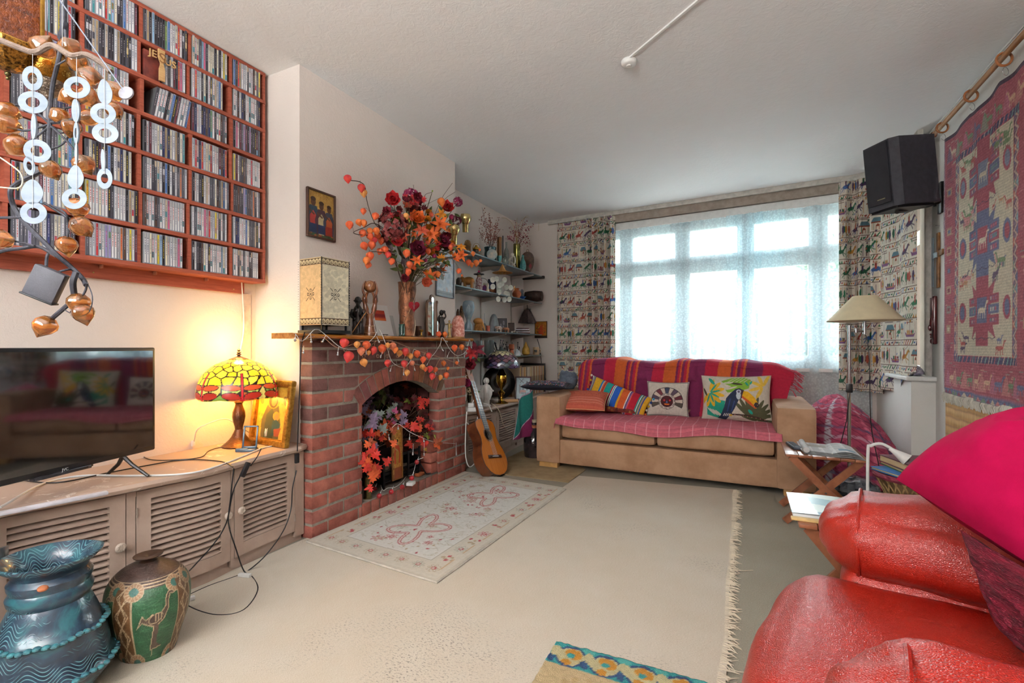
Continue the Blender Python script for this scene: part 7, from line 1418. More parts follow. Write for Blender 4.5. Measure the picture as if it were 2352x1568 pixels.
def puffy(x0,x1,y0,y1,z0,z1,r_,puff,name,wr=.01,fr=10,gather=None):
 m=softbox(x0,x1,y0,y1,z0,z1,r_,puff,n=22); cx=(x0+x1)/2; o=[]
 for p in m.v:
  P=Vector(p); n_=mnoise.noise(P*fr)*wr
  if gather: g=max(0,1-abs(P.x-x0-.03)/.12); n_+=g*gather*math.sin(P.y*95+P.z*70);
  c=Vector((min(max(P.x,x0+.12),x1-.1),(y0+y1)/2,(z0+z1)/2)); d_=(P-c); d_=d_.normalized()if d_.length>1e-5 else Vector((0,0,1)); o.append(P+d_*n_)
 m.v=o; return m.build(name,LEA,arm_,ang=2)
puffy(-.045,.80,-.36,.32,.12,.372,.085,.03,'seat_cushion',.010,7); puffy(.04,.92,-.42,.34,.03,.15,.03,.005,'base',.002)
for y0,y1,nm,dx in((.245,.50,0,0),(-.66,-.36,1,.08)):
 puffy(.08+dx,.92,y0+.02,y1-.01,.04,.40,.05,.015,'arm_panel',.006)
 pad=puffy(.05+dx,.90,y0-.0,y1+.04,.365,.572,.098,.028,'arm_pad',.012,9,.0035); k=MB(); yc,zc_,w_,h_=(y0+y1+.04)/2,.468,(y1-y0+.04)/2-.02,.095
 k.tube([Vector((.118+dx+.03*abs(math.sin(a))**2*0,yc+(w_+.026)*math.cos(a),zc_+(h_+.022)*math.sin(a)))for a in[2*PI*i/40 for i in range(41)]],.0045,6); k.build('piping',LEA,pad)
puffy(.66,.98,-.38,.36,.30,.84,.11,.04,'back_cushion',.012); k=MB(); k.tube([(.005+.012*math.cos(y*6),y,.325-.03*(y/.3)**2)for y in[-.29+.58*i/20 for i in range(21)]],.0035,6); k.build('seam',LEA,arm_)
for x in(.10,.86):
 for y in(-.45,.40): MB().rbox(x-.02,x+.02,y-.02,y+.02,0,.045,.003).build('foot',BLKM,arm_)
def slab(name,P0,A,B,T,mt,label,cat,n=(40,34),pw=2.2,sag=.03,wr=.02,fr=5):
 P0,A,B=Vector(P0),Vector(A),Vector(B); N=A.cross(B).normalized(); m=MB()
 if N.dot(Vector((0,0,1))-P0)<0: N=-N
 def f(s,q,sg):
  a,b_=2*s-1,2*q-1; th_=((1-abs(a)**pw)*(1-abs(b_)**pw))**.5; p=P0+A*(s+.06*a*(b_*b_-1)*-abs(a)*0)+B*q
  return p+N*(sg*T/2*th_+(wr*mnoise.noise(p*fr)-.016*abs(mnoise.noise(Vector((s*2.2+q*3,(q-s)*3.5,1))))**.5)*th_)
 m.grid(lambda s,q: f(s,q,1),*n); m.grid(lambda s,q: f(1-s,q,-1),*n); return wsolo(m,name,mt,label,cat,P0)
P0=C(2058,1100,1.16); slab('magenta_cushion',P0,C(2460,935,1.02)-P0,C(2420,1330,.80)-P0,.26,mat('a2023f',.9,c2='960038',spec=.2,ns=12,bs=.2,bsc=500),'large plump magenta cushion piled on the back of red armchair','cushion',sag=0)
P0=C(2205,1215,.99); slab('knitted_throw',P0,C(2420,1360,.78)-P0,C(2290,1440,.93)-P0,.05,mat('8a1030',.9,c2='5c0a20',ns=14,stretch=(1,1,6),bs=1,bsc=120),'dark red knitted throw under the magenta cushion','throw')
a_=Vector((.688,3.51,0)); b_=Vector((.77,3.38,0)); c_=Vector((.99,3.58,0)); xd=(b_-a_).normalized(); yd=Vector((-xd.y,xd.x,0)); yd=yd if yd.dot(c_-b_)>0 else-yd
SM=Matrix((xd,yd,(0,0,1))).transposed(); SM=SM if SM.determinant()>0 else SM
SPK=mat('3a3a42',.6,c2='303038',ns=40,bs=.3,bsc=600); t=thing('speaker','black bookshelf speaker tilted on a wall bracket near ceiling','speaker',((a_+b_)/2+Vector((0,0,1.80))),rot=SM@Matrix.Rotation(.10,3,'X'))
k=MB(); w_=.1; P_=[(-w_,0),(w_-.03,0),(w_,.035),(w_,.26),(-w_,.26)]; k.prism(P_,.385); k.build('cabinet',SPK,t,ang=.3)
k=MB(); k.rbox(-w_+.008,w_-.035,-.012,.0,.03,.375,.006); k.build('grille',mat('2e2e36',.8,bs=.6,bsc=900),t); k=MB(); k.box(-.02,.03,-.0145,-.0125,.055,.060); k.build('logo_plate',mat('c8c49c',.3,.7),t,False)
k=MB(); k.prism([(-w_+.01,.01),(w_-.02,.01),(w_-.02,.24),(-w_+.01,.24)],.012,None,-.012); k.build('bottom_plate',BLKM,t); br=thing('speaker_bracket','black metal arm bracket holding the speaker off the wall','bracket',(1.14,3.98,1.96)); k=MB(); k.rbox(1.132,1.148,3.95,4.01,1.86,2.06,.002); k.build('wall_plate',BLKM,br,world=True); k=MB(); k.tube([(1.13,3.97,1.94),(1.05,3.88,1.90),(.90,3.62,1.83),(.80,3.48,1.785)],[.018,.016,.014,.012],8); k.cyl((1.10,3.94,1.90),(1.10,3.94,2.0),.009); k.build('arm',BLKM,br,world=True)
for p in((.93,3.66,1.865),(1.0,3.77,1.89)): MB().ball(p,.009,n=10).build('bolt',SIL,br,world=True)
def cross(nm,label,y,z,h,w_,th_,x,mt):
 k=MB(); k.rbox(x-.012,x,y-th_/2,y+th_/2,z-h/2,z+h/2,.002); k.rbox(x-.0125,x-.0005,y-w_/2,y+w_/2,z+h*.12-th_/2,z+h*.12+th_/2,.002); return wsolo(k,nm,mt,label,'cross',(x,y,z))
cross('wall_cross','brown wooden wall cross behind the painted one',4.03,1.565,.36,.17,.035,1.149,mat('9a6a3c',.5,c2='6a4424',ns=20)); cross('wall_cross','pale blue painted wall cross beside the rug hanging',4.10,1.56,.33,.17,.035,1.135,mat('b8c8d0',.5,c2='9ab4c0',ns=25))
k=MB(); k.cyl((1.149,4.03,1.79),(1.13,4.03,1.795),.004,n=8); wsolo(k,'wall_nail',SIL,'little nail above the wooden crosses','nail',(1.14,4.03,1.79))
q=PXx(2148,735,1.14); k=MB(); k.rbox(-.022,.022,-.02,.0,-.16,.16,.006); k.ball((0,-.022,-.02),(.016,.014,.05)); k.ball((0,-.032,-.05),(.007,.012,.022)); k.ball((0,-.026,-.095),(.013,.01,.008)); k.ball((0,-.024,-.112),(.011,.01,.006)); k.box(-.018,.018,-.024,-.018,-.01,.0); k.ball((0,-.022,-.14),(.014,.012,.018)); k.rbox(-.02,.02,-.03,-.0,.01,.15,.004)
solo(k,'wall_mask',mat('5c2224',.3,c2='48181c',coat=.5),'long dark red carved face mask on wall below the crosses','carving',(1.146,q.y,q.z),-PI/2)
m=MB(); m.ball((1.07,4.22,.825),(.05,.075,.032),n=16,m=10); m.v=[tuple(Vector(p)+Vector((0,0,.02*mnoise.noise(Vector(p)*40))))for p in m.v]; wsolo(m,'amethyst_cluster',mat('a898b8',.4,c2='d8d0d8',ns=60,bs=.8),'pale purple crystal lump on the bay sill beside curtain hem','crystal',(1.07,4.22,.796))
cv=Cv(230,330,1.1,1.6,'a8485a'); R=random.Random(17); RED_,BL,CRm2,TN='a84458','5c6490','dcd2b8','c89a78'
def zig(x0,y0,x1,y1,n,amp,c,w_=.006): cv.seg([(x0+(x1-x0)*i/n+(amp*(-1)**i if x0==x1 else 0),y0+(y1-y0)*i/n+(amp*(-1)**i if y0==y1 else 0))for i in range(n+1)],w_,c)
def animal(x,y,s_,c,f_=1): cv.ell(x,y,.035*s_,.014*s_,c); [cv.seg([(x+d_*s_,y),(x+d_*s_*1.1,y-.04*s_)],.006*s_,c)for d_ in(-.028,-.012,.012,.028)]; cv.seg([(x+.03*s_*f_,y),(x+.045*s_*f_,y+.04*s_)],.010*s_,c); cv.ell(x+.052*s_*f_,y+.042*s_,.012*s_,.006*s_,c)
for i in range(260): x,y=R.choice([(R.uniform(.04,.17),R.uniform(0,1.6)),(R.uniform(.93,1.06),R.uniform(0,1.6)),(R.uniform(0,1.1),R.uniform(.04,.2)),(R.uniform(0,1.1),R.uniform(1.4,1.58))]); cv.rect(x,x+.035,y,y+.004,R.choice(['c8707c','7a3044','b89a90','8c8a84','d8a088']))
for i in range(9):
 for y,f_ in((.10,1),(1.47,-1)): X=.1+i*.115; cv.poly([(X-.04,y-.05),(X,y+.06),(X+.04,y-.05)],R.choice(['8a8a7c','b8607a','7c5a78','c87878'])); animal(X+.05,y,.9,R.choice(['dcc0a8','6a8a68',BL,'e0b090']),f_)
for y in np.arange(.25,1.4,.12):
 for X in(.10,1.0): cv.rect(X-.03,X+.03,y,y+.05,R.choice(['c07a80','9a8a84','8a4058','b89078'])); cv.rect(X-.015,X+.015,y+.012,y+.036,R.choice([BL,CRm2,'7a3044']))
cv.rect(0,1.1,0,.035,BL); cv.rect(0,.035,0,1.6,'8a6a88'); cv.rect(1.065,1.1,0,1.6,'8a6a88'); cv.rect(0,1.1,1.575,1.6,'3c2c44')
for i in range(22): cv.poly([(i*.05,.005),(i*.05+.025,.03),(i*.05+.05,.005)],R.choice(['c87878','6a8a70','d8c8b0','8a4058']))
zig(.018,0,.018,1.6,60,.012,'c8a8a8'); zig(1.082,0,1.082,1.6,60,.012,'c8a8a8')
for X0,X1 in((.18,.245),(.855,.92)):
 cv.rect(X0,X1,.2,1.41,'7c6078')
 for i in range(22): y=.2+i*.055; cv.poly([(X0,y),((X0+X1)/2,y+.027),(X0,y+.055)],R.choice([BL,'c85a4c','6a9a8a','d8b8a8','5a3c5c'])); cv.poly([(X1,y),((X0+X1)/2,y+.027),(X1,y+.055)],R.choice([BL,'d8a898','8ab0b8','b84a50']))
 zig((X0+X1)/2,.2,(X0+X1)/2,1.41,44,.022,'e0c0a8',.008)
for y0,y1 in((.2,.235),(1.375,1.41)):
 cv.rect(.18,.92,y0,y1,'3c3a64'); [cv.seg([(.2+i*.035,y0),(.215+i*.035,y1)],.008,R.choice(['d8b8a8','c85a6c','7ab0a8']))for i in range(21)]
cv.rect(.25,.85,.24,1.37,CRm2); cy=.80
for j,(yc,c1,c2)in enumerate(((.48,RED_,BL),(.85,BL,RED_),(1.2,RED_,'7884a4'))):
 cv.poly([(.49,yc-.19),(.61,yc-.19),(.61,yc+.19),(.49,yc+.19)],c1 if j!=1 else BL); cv.poly([(.40,yc-.15),(.55,yc-.08),(.70,yc-.15),(.63,yc),(.70,yc+.15),(.55,yc+.08),(.40,yc+.15),(.47,yc)],c1)
 for s_ in(-1,1):
  for r_ in(-1,0,1): X=.55+s_*.12; cv.rect(X-.06,X+.06,yc+r_*.055-.025,yc+r_*.055+.025,RED_ if(j+r_)%2 else BL); cv.rect(X-.045,X+.045,yc+r_*.055-.013,yc+r_*.055+.013,'8c5078' if r_ else '6a7ca0'); [cv.rect(X-.035+q*.03,X-.02+q*.03,yc+r_*.055-.008,yc+r_*.055+.008,R.choice(['e0d0c0','c85a6c','5a8a80']))for q in range(3)]
  cv.ell(.55+s_*.245,yc,.035,.06,c1); cv.ell(.55+s_*.245,yc,.022,.04,c2)
 cv.poly([(.50,yc-.07),(.6,yc-.07),(.6,yc+.07),(.5,yc+.07)],c2); animal(.55,yc,1.0,'e8dcc4'); zig(.40,yc-.15,.70,yc-.15,8,.006,'3c3050',.004)
for i in range(46): X=R.choice([R.uniform(.28,.44),R.uniform(.66,.82)]); Y=R.choice([.29,.33,.66,.70,.64,1.02,1.05,.99,1.33,1.30])+R.uniform(-.02,.02); animal(X,Y,R.uniform(.5,1.0),R.choice([BL,'b8504c','c89068','6a8a60','4c3c5c','d88a8c']),R.choice([-1,1]))
cv.a=cv.a*.76+.24*np.array(hx('d4c6be')); cv.a+=np.random.RandomState(1).normal(0,.035,cv.a.shape[:2])[:,:,None]; cv.a*=(1+.06*np.sin(np.arange(cv.H)*2.1))[:,None,None]
YT0,YT1=2.78,3.885
t=thing('wall_rug','old red and cream woven rug with animal figures hung on right wall','rug',(1.135,3.33,1.5)); sheet(cv,lambda s,q: Vector((1.132-.012*(1-q)*abs(math.sin(s*9))-.004*math.sin(s*31),YT1-(YT1-YT0)*s+.008*math.sin(q*11)*(s<.02),.715+1.585*q-(.018*abs(math.sin(s*PI*3))if q>.97 else 0)-.02*s*(q<.02))),'woven_cloth',vcm(.95,.5,600,var=.08),t,thick=.005,world=True)
k=MB()
for i in range(240): y=YT1-(YT1-YT0)*(i+.5)/240; s_=(YT1-y)/1.1; k.tube([(1.128,y,.715),(1.122+ru(-.006,.004),y+ru(-.006,.006),.69),(1.126,y+ru(-.008,.008),.655+ru(-.008,.01))],[.003,.0028,.002],4)
k.build('fringe',mat('d8d2c4',.9),t,world=True)
m_,nt,b=newmat('tatami'); v=texc(nt); wv=nt.nodes.new('ShaderNodeTexWave'); wv.bands_direction='Z'; wv.inputs['Scale'].default_value=5.5; wv.inputs['Distortion'].default_value=1.2; wv.inputs['Detail Scale'].default_value=2; link(nt,v,wv.inputs['Vector']); v2=texc(nt,'Object',(1,26,3)); link(nt,mixc(nt,.5,ramp(nt,wv.outputs['Fac'],[(.0,'8a6030'),(.2,'c09050'),(1,'c89c5c')]),ramp(nt,noi(nt,v2,4,3),[(.3,'94662e'),(.7,'d0a464')])),b.inputs['Base Color']); b.inputs['Roughness'].default_value=.7; bump(nt,wv.outputs['Fac'],b,.5,.006)
wsolo(MB().rbox(1.128,1.149,1.9,3.86,.18,.70,.004),'straw_mat',m_,'golden woven straw mat fixed to wall under the hung rug','mat',(1.14,3,.4))
PW=mat('b9895c',.4,c2='9a6c40',ns=4,stretch=(3,1,3)); t=thing('curtain_pole','wooden curtain pole along right wall carrying rings for the rug','pole',(1.09,3.2,2.345)); k=MB(); k.cyl((1.085,3.90,2.35),(1.085,1.6,2.35),.0135,n=16); k.build('rod',PW,t,world=True); k=MB(); k.lathe([(.0135,0),(.02,.01),(.017,.03),(.008,.045),(0,.05)],(1.085,3.895,2.35),14,Matrix.Rotation(-PI/2,4,'X')); k.build('finial',mat('6a4428',.4),t,world=True)
for i,y in enumerate((3.76,3.35,2.99)):
 r_=thing('curtain_ring','wooden ring with wire loop, %s on wall pole'%('farthest','middle','nearest')[i],'ring',(1.085,y,2.335),group='wooden rings on the wall pole'); k=MB(); k.torus((0,0,0),.030,.0055,Matrix.Rotation(PI/2,4,'X')@Matrix.Rotation(.2,4,'Y')); k.build('ring',mat('a8683c',.35),r_); k=MB(); k.torus((.005,-.0,-.058),.019,.0012,Matrix.Rotation(PI/2,4,'X')@Matrix.Rotation(.7,4,'Y'),n=18,m=5); k.build('wire_loop',SIL,r_)
wsolo(MB().tube([(XR-.006,4.32,ZC-.012),(XR-.006,1.2,ZC-.012)],.004,5),'picture_wire',WHITE,'thin white cable along top of right wall','cable',(XR,3,ZC))
# ================================================================ RUGS AND FLOOR OBJECTS
m_,nt,b=newmat('flatweave rug'); v=texc(nt); c1=ramp(nt,noi(nt,v,2.5,5,.65),[(.3,'d6c7b0'),(.65,'e0d6c6')]); v3=texc(nt,'Object',(60,420,1)); c2=mixc(nt,.5,c1,ramp(nt,noi(nt,v3,3,2),[(.35,'b09d82'),(.65,'ece3d6')]))
st_=ramp(nt,noi(nt,v,1.1,3),[(.52,'000000'),(.66,'ffffff')]); n5=ramp(nt,noi(nt,texc(nt,'Object',(40,90,1)),2.2,3),[(.56,'000000'),(.62,'ffffff')]); f_=mixc(nt,1,st_,n5,'MULTIPLY'); c3=mixc(nt,f_,c2,'93887c'); link(nt,c3,b.inputs['Base Color']); b.inputs['Roughness'].default_value=.95; bump(nt,noi(nt,v3,3,2),b,.6,.004)
RX=-.055; t=thing('flatweave_rug','large worn beige flatweave rug with frayed right edge covering the room floor','rug',(-1,1.6,0)); k=MB()
k.prism([(-2.06,-1.2),(RX,-1.2),(RX-.012,.8),(RX+.006,1.6),(RX-.004,2.4),(RX+.01,3.2),(RX+.008,3.64),(-1.14,3.50),(-1.15,3.16),(-2.0,3.22),(-2.04,1.7)],.006,None,.001); k.build('woven_cloth',m_,t,False,world=True); k=MB()
for i in range(420): y=.4+3.24*i/420; x=RX-.012+.02*mnoise.noise(Vector((y*3,0,0))); L=ru(.02,.06); k.tube([(x,y,.004),(x+L*.6,y+ru(-.012,.012),.006),(x+L,y+ru(-.02,.02),.003)],[.004,.003,.001],4)
for y in(2.35,1.62): k.tube(smooth([(RX,y,.004),(RX+.04,y-.01,.004),(RX+.09,y+.02,.003)],4),.0015,4)
k.build('fringe',mat('dccdb4',.9),t,world=True)
k=MB(); k.prism([(-1.9,3.28),(-1.16,3.30),(-1.15,3.70),(-1.6,4.3),(-1.9,4.3)],.005,None,.001); wsolo(k,'brown_mat',mat('a8926e',.95,c2='947e5c',ns=9,bs=.5,bsc=300),'plain brown mat on floor between guitar and sofa','mat',(-1.5,3.6,0),smooth=False)
cv=Cv(200,360,.84,1.5,'d4d0c6'); R=random.Random(21); RD,TNn,GRn='b5565a','b3a186','a9a592'
def rose_(x,y,r_,c,c2,n=8):
 for i in range(n): a=i*2*PI/n; cv.ell(x+r_*.62*math.cos(a),y+r_*.62*math.sin(a),r_*.38,r_*.2,c,a); cv.ell(x+r_*.62*math.cos(a),y+r_*.62*math.sin(a),r_*.26,r_*.10,'d4d0c6',a)
 cv.ell(x,y,r_*.35,r_*.35,c2); cv.ell(x,y,r_*.2,r_*.2,'d0c8ba')
cv.rect(0,.84,0,1.5,'c9c0b0'); cv.rect(.018,.822,.018,1.482,'d0c9bb'); cv.rect(.03,.81,.03,1.47,'cfc7b8')
for q,c in((.14,'a49c8e'),(.144,'d6d3cb')): cv.rect(q,.84-q,q,1.5-q,c)
for i in range(300): x,y=R.uniform(.16,.68),R.uniform(.16,1.34); cv.seg([(x,y),(x+R.uniform(-.03,.03),y+R.uniform(-.03,.03)),(x+R.uniform(-.04,.04),y+R.uniform(-.03,.03))],.003,R.choice(['b8ac96','bfb6a4','b0aa9a']))
for i in range(13):
 y=.09+i*.11
 for x in(.085,.755): (rose_(x,y,.036,[TNn,RD,GRn][i%3],RD)if i%2==0 else[cv.ell(x+R.uniform(-.03,.03),y+R.uniform(-.03,.03),.012,.008,R.choice([RD,TNn]),R.uniform(0,3))for _ in range(6)])
for i in range(6):
 for y in(.085,1.415): rose_(.17+i*.1,y,.034,[TNn,GRn][i%2],RD)
for i in range(26): x,y=R.uniform(.2,.64),R.uniform(.2,1.3); rose_(x,y,R.uniform(.022,.04),R.choice([TNn,TNn,GRn,RD]),R.choice([RD,TNn]),6)
for x0,y0 in((.40,.42),(.46,1.12)):
 P=[(x0+(.10+.06*math.cos(4*a))*math.cos(a+.4),y0+(.15+.07*math.cos(4*a))*math.sin(a+.4))for a in[2*PI*i/60 for i in range(61)]]; cv.seg(P,.020,RD); cv.seg(P,.009,'d8c8be')
for i in range(40): cv.ell(R.uniform(.16,.68),R.uniform(.16,1.34),.010,.006,R.choice([RD,'a84850',TNn]),R.uniform(0,3))
for i in range(8): cv.seg([(.05,.1+i*.18),(.05,.2+i*.18)],.008,'c4a888'); cv.seg([(.79,.1+i*.18),(.79,.2+i*.18)],.008,'c4a888')
A0,A1,A2,A3=Vector((-1.99,1.70,0)),Vector((-1.158,1.645,0)),Vector((-1.112,3.11,0)),Vector((-1.925,3.17,0))
t=thing('patterned_rug','pale grey rug with faded red floral pattern before the fireplace','rug',(A0+A2)/2); sheet(cv,lambda s,q: (A0.lerp(A1,s)).lerp(A3.lerp(A2,s),q)+Vector((0,0,.0165+.003*math.sin(q*7)*(s>.5)+(.006*mnoise.noise(Vector((s*3,q*5,0))))*.5)),'pile',vcm(.95,.4,500,var=.06),t,world=True)
k=MB(); E=[A0,A1,A2,A3,A0]; P=[E[i].lerp(E[i+1],j/12)+Vector((0,0,.012))for i in range(4)for j in range(12)]+[A0+Vector((0,0,.012))]; k.tube(P,.006,6); k.build('bound_edge',mat('c4bcae',.9),t,world=True)
cv=Cv(190,250,.9,1.25,'d8bf92'); R=random.Random(5)
for i in range(600): cv.ell(R.uniform(0,.9),R.uniform(0,1.25),.012,.008,R.choice(['d2b686','dcc69c','cdb080','e0cca4']),R.uniform(0,3))
cv.rect(0,.9,1.14,1.25,'3aa0a0')
for i in range(9):
 x=.02+i*.11; cv.ell(x+.05,1.19,.05,.05,'2c4c78'); cv.ell(x+.05,1.19,.042,.042,'d8cc9c'); cv.ell(x+.055,1.205,.03,.022,'d89838',-.4); cv.ell(x+.05,1.195,.013,.012,'3aa0a0'); cv.ell(x+.045,1.16,.016,.013,'d89838'); cv.ell(x,1.20,.018,.03,'d8cc9c',.5); cv.ell(x-.01,1.165,.012,.02,'2c4c78',.5); cv.ell(x+.1,1.235,.02,.012,'5ab8b0')
def rug3(s,q): p=Vector((-.565,1.49,0))+Vector((.9*s,.02*s,0))+Vector((.04,-1.25,0))*(1-q); a=.16; return Vector((p.x,p.y,.012+.004*mnoise.noise(p*60)))
t=thing('wool_rug','cream wool rug corner with turquoise and orange border at bottom edge','rug',(-.1,.9,0)); sheet(cv,rug3,'pile',vcm(.95,.9,300,var=.1),t,thick=.008,world=True)
pv=Vector((-1.77,.635,0)); BV,nt,b=newmat('blue green glaze'); v=texc(nt); n1=noi(nt,v,11,5,.65,.5); vz=texc(nt,'Object',(1,1,1)); sx=nt.nodes.new('ShaderNodeSeparateXYZ'); link(nt,vz,sx.inputs[0])
at2=nt.nodes.new('ShaderNodeMath'); at2.operation='ARCTAN2'; link(nt,sx.outputs['Y'],at2.inputs[0]); link(nt,sx.outputs['X'],at2.inputs[1]); sn=nt.nodes.new('ShaderNodeMath'); sn.operation='MULTIPLY'; sn.inputs[1].default_value=11; link(nt,at2.outputs[0],sn.inputs[0]); s2=nt.nodes.new('ShaderNodeMath'); s2.operation='SINE'; link(nt,sn.outputs[0],s2.inputs[0])
m1=nt.nodes.new('ShaderNodeMath'); m1.operation='MULTIPLY_ADD'; m1.inputs[1].default_value=.012; link(nt,s2.outputs[0],m1.inputs[0]); link(nt,sx.outputs['Z'],m1.inputs[2]); m2=nt.nodes.new('ShaderNodeMath'); m2.operation='MULTIPLY'; m2.inputs[1].default_value=620; link(nt,m1.outputs[0],m2.inputs[0]); m3=nt.nodes.new('ShaderNodeMath'); m3.operation='SINE'; link(nt,m2.outputs[0],m3.inputs[0])
bz=ramp(nt,noi(nt,texc(nt,'Object',(3,3,14)),1.5,2),[(.47,'000000'),(.55,'ffffff')]); lines=mixc(nt,1,ramp(nt,m3.outputs[0],[(.55,'000000'),(.9,'ffffff')]),bz,'MULTIPLY')
base=mixc(nt,lines,ramp(nt,n1,[(.3,'141c28'),(.5,'22374a'),(.64,'2a5f68'),(.74,'304c66')]),'5c8c94'); link(nt,base,b.inputs['Base Color']); b.inputs['Roughness'].default_value=.28; b.inputs['Coat Weight'].default_value=.4; bump(nt,lines,b,.5,.004)
t=thing('ridged_vase','tall blue-green glazed earthenware vase with wavy combed bands, bottom left','vase',pv); k=MB(); pr=[(0,.0),(.088,0),(.095,.02),(.128,.06),(.14,.085),(.143,.095),(.133,.11),(.128,.15),(.118,.195),(.121,.203),(.112,.21),(.100,.245),(.090,.27),(.083,.283),(.090,.295),(.093,.31),(.085,.325),(.090,.338),(.091,.35),(.080,.364),(.086,.378),(.103,.392),(.113,.402),(.114,.408),(.108,.409),(.09,.395),(.074,.37),(.07,.33),(.08,.25),(.1,.12),(0,.03)]; k.lathe(pr,n=48); k.v=[tuple(Vector(p)*(1+.012*mnoise.noise(Vector(p)*9)))for p in k.v]; k.build('body',BV,t)
for r_,z in((.143,.094),(.121,.202)):
 k=MB()
 for i in range(44): a=i*2*PI/44; k.ball((r_*math.cos(a),r_*math.sin(a),z+.003*math.sin(i*1.3)),(.010,.010,.0065),n=8,m=5)
 k.build('crimped_band',mat('3f7f86',.3,c2='2c4c5c',ns=40,coat=.4),t)
k=MB(); k.ball((.078,-.045,.35),(.012,.012,.008)); k.build('chip',mat('b8704a',.8),t)
pb=Vector((-1.76,.875,0)); cv=Cv(300,170,6.28,3.0,'4c3a34'); R=random.Random(9)
for i in range(500): cv.seg([(R.uniform(0,6.28),y:=R.uniform(0,3)),(R.uniform(0,6.28)*0+R.uniform(0,6.28),y)],.01,R.choice(['4a3832','50403a','443430']))if i%6==0 else None
LNc='c0a888'
for y in(.16,.22,.28,2.02,2.10,2.18): cv.rect(0,6.28,y,y+.03,LNc)
for c in range(4):
 x0=.25+c*1.57; cv.rect(x0,x0+1.1,.36,1.98,'2f5a3c')
 for i in range(50): cv.seg([(x0+.02+R.uniform(0,.9),y:=R.uniform(.4,1.95)),(x0+.12+R.uniform(0,.9),y+.05)],.012,R.choice(['3a6a48','284e34','44704e']))
 for X in(x0,x0+1.1): cv.rect(X-.012,X+.012,.3,2.02,LNc)
 for X,Y in((x0+.02,.40),(x0+1.08,.42),(x0+.02,1.95),(x0+1.08,1.95)): cv.ell(X,Y,.26,.24,LNc); cv.ell(X,Y,.24,.22,'a07c5c'); [cv.seg([(X,Y),(X+.24*math.cos(a),Y+.22*math.sin(a))],.02,LNc)for a in[k_*.45 for k_ in range(14)]]; cv.ell(X,Y,.12,.11,'3c6a60')
 cv.rect(x0+1.12,x0+1.57-.012,.3,2.02,'6a4a2c'); xm=x0+1.335
 for i in range(4): y=.34+i*.42; [cv.seg([(xm,y),(xm+.17-q,y+.21),(xm,y+.42),(xm-.17+q,y+.21),(xm,y)],.022,LNc)for q in(0,.07)]
 X,Y=x0+.12,.62; bird=[(0,.52),(.12,.62),(.24,.56),(.42,.50),(.60,.60),(.70,.78),(.72,1.0),(.76,1.1),(.88,1.08),(.84,1.16),(.74,1.18),(.66,1.08),(.64,.86),(.52,.72),(.34,.74),(.2,.66),(.12,.74),(.06,.62)]; cv.poly([(X+a,Y+q)for a,q in bird],'5a463c'); cv.seg([(X+a,Y+q)for a,q in bird+bird[:1]],.022,LNc); cv.ell(X+.42,Y+.66,.17,.09,LNc,.3); cv.ell(X+.42,Y+.66,.15,.075,'4a3a34',.3); [cv.seg([(X+.3+i*.06,Y+.6),(X+.3+i*.06,Y+.74)],.014,LNc)for i in range(5)]
 cv.poly([(X+.38,Y+.52),(X+.5,Y+.52),(X+.46,Y+.2),(X+.6,Y+.1),(X+.3,Y+.06)],'5a463c'); cv.seg([(X+.38,Y+.52),(X+.3,Y+.06),(X+.6,Y+.1)],.02,LNc); cv.seg([(X+.36,Y+.06),(X+.34,Y-.08)],.02,LNc)
t=thing('bird_vase','brown and green pottery vase incised with a long-necked bird','vase',pb); bp=smooth([(r_,0,z)for r_,z in((.078,0),(.084,.008),(.10,.06),(.122,.13),(.128,.19),(.118,.235),(.09,.268),(.045,.292),(.028,.298))],6)
def bv(s,q): e=q*(len(bp)-1); i=min(int(e),len(bp)-2); p=bp[i].lerp(bp[i+1],e-i); a=s*2*PI+2.0; return Vector((p.x*math.cos(a),p.x*.88*math.sin(a),p.z))
sheet(cv,bv,'body',vcm(.35,.3,200,var=.2,ns=30),t); k=MB(); k.lathe([(0,0),(.078,0)],n=32,sy=.88); k.lathe([(.028,.296),(.02,.302),(.018,.307),(.040,.313),(.041,.316),(.03,.316),(0,.308)],n=24); k.build('neck_and_rim',mat('4a3428',.3,c2='2c1e18',coat=.4),t)
k=MB(); k.rbox(-.21,.21,-.011,.011,0,.012,.003); q=PXz(120,1112,ZW+.007); wsolo(k.xf(Matrix.Translation((-1.985,.64,ZW+.0005))@Matrix.Rotation(PI/2-.16,4,'Z')),'white_strip',mat('d8d4dc',.4),'white plastic trunking strip lying before the television','strip',(-1.985,.64,ZW))if True else None
q=PXz(572,1035,ZW+.001); t=thing('phone_stand','dark blue-grey plastic cradle stand with open square frame near worktop edge','stand',(q.x,q.y,ZW+.0005),math.radians(35)); SB=mat('4c6478',.25,coat=.4); k=MB(); k.rbox(-.035,.035,-.025,.025,0,.012,.004); k.rbox(-.055,-.0,-.02,.015,0,.016,.003); k.build('base',SB,t); k=MB(); M_=Matrix.Translation((0,.005,.012))@Matrix.Rotation(-.22,4,'X')
for a in((-.034,-.026,0,.108),(.026,.034,0,.108),(-.034,.034,0,.010),(-.034,.034,.10,.108)): k.rbox(a[0],a[1],-.004,.004,a[2],a[3],.002,M_)
k.build('frame',SB,t)
def cab(label,pts,r_,mt,nm='cable'): m=MB(); m.tube(smooth(pts,6),r_,6); return wsolo(m,nm,mt,label,'cable',pts[0])
Wz=lambda u,v,dz=.004: PXz(u,v,ZW+dz)
cab('white cable sweeping along the front edge of the worktop',[C(0,1165,1.42),Wz(100,1110),Wz(190,1092),Wz(300,1092),Wz(420,1088),Wz(500,1070),Wz(600,1030),Wz(625,1022),Wz(600,1005),Wz(570,985),Wz(560,975,.02)],.0038,WHITE,'white_cable')
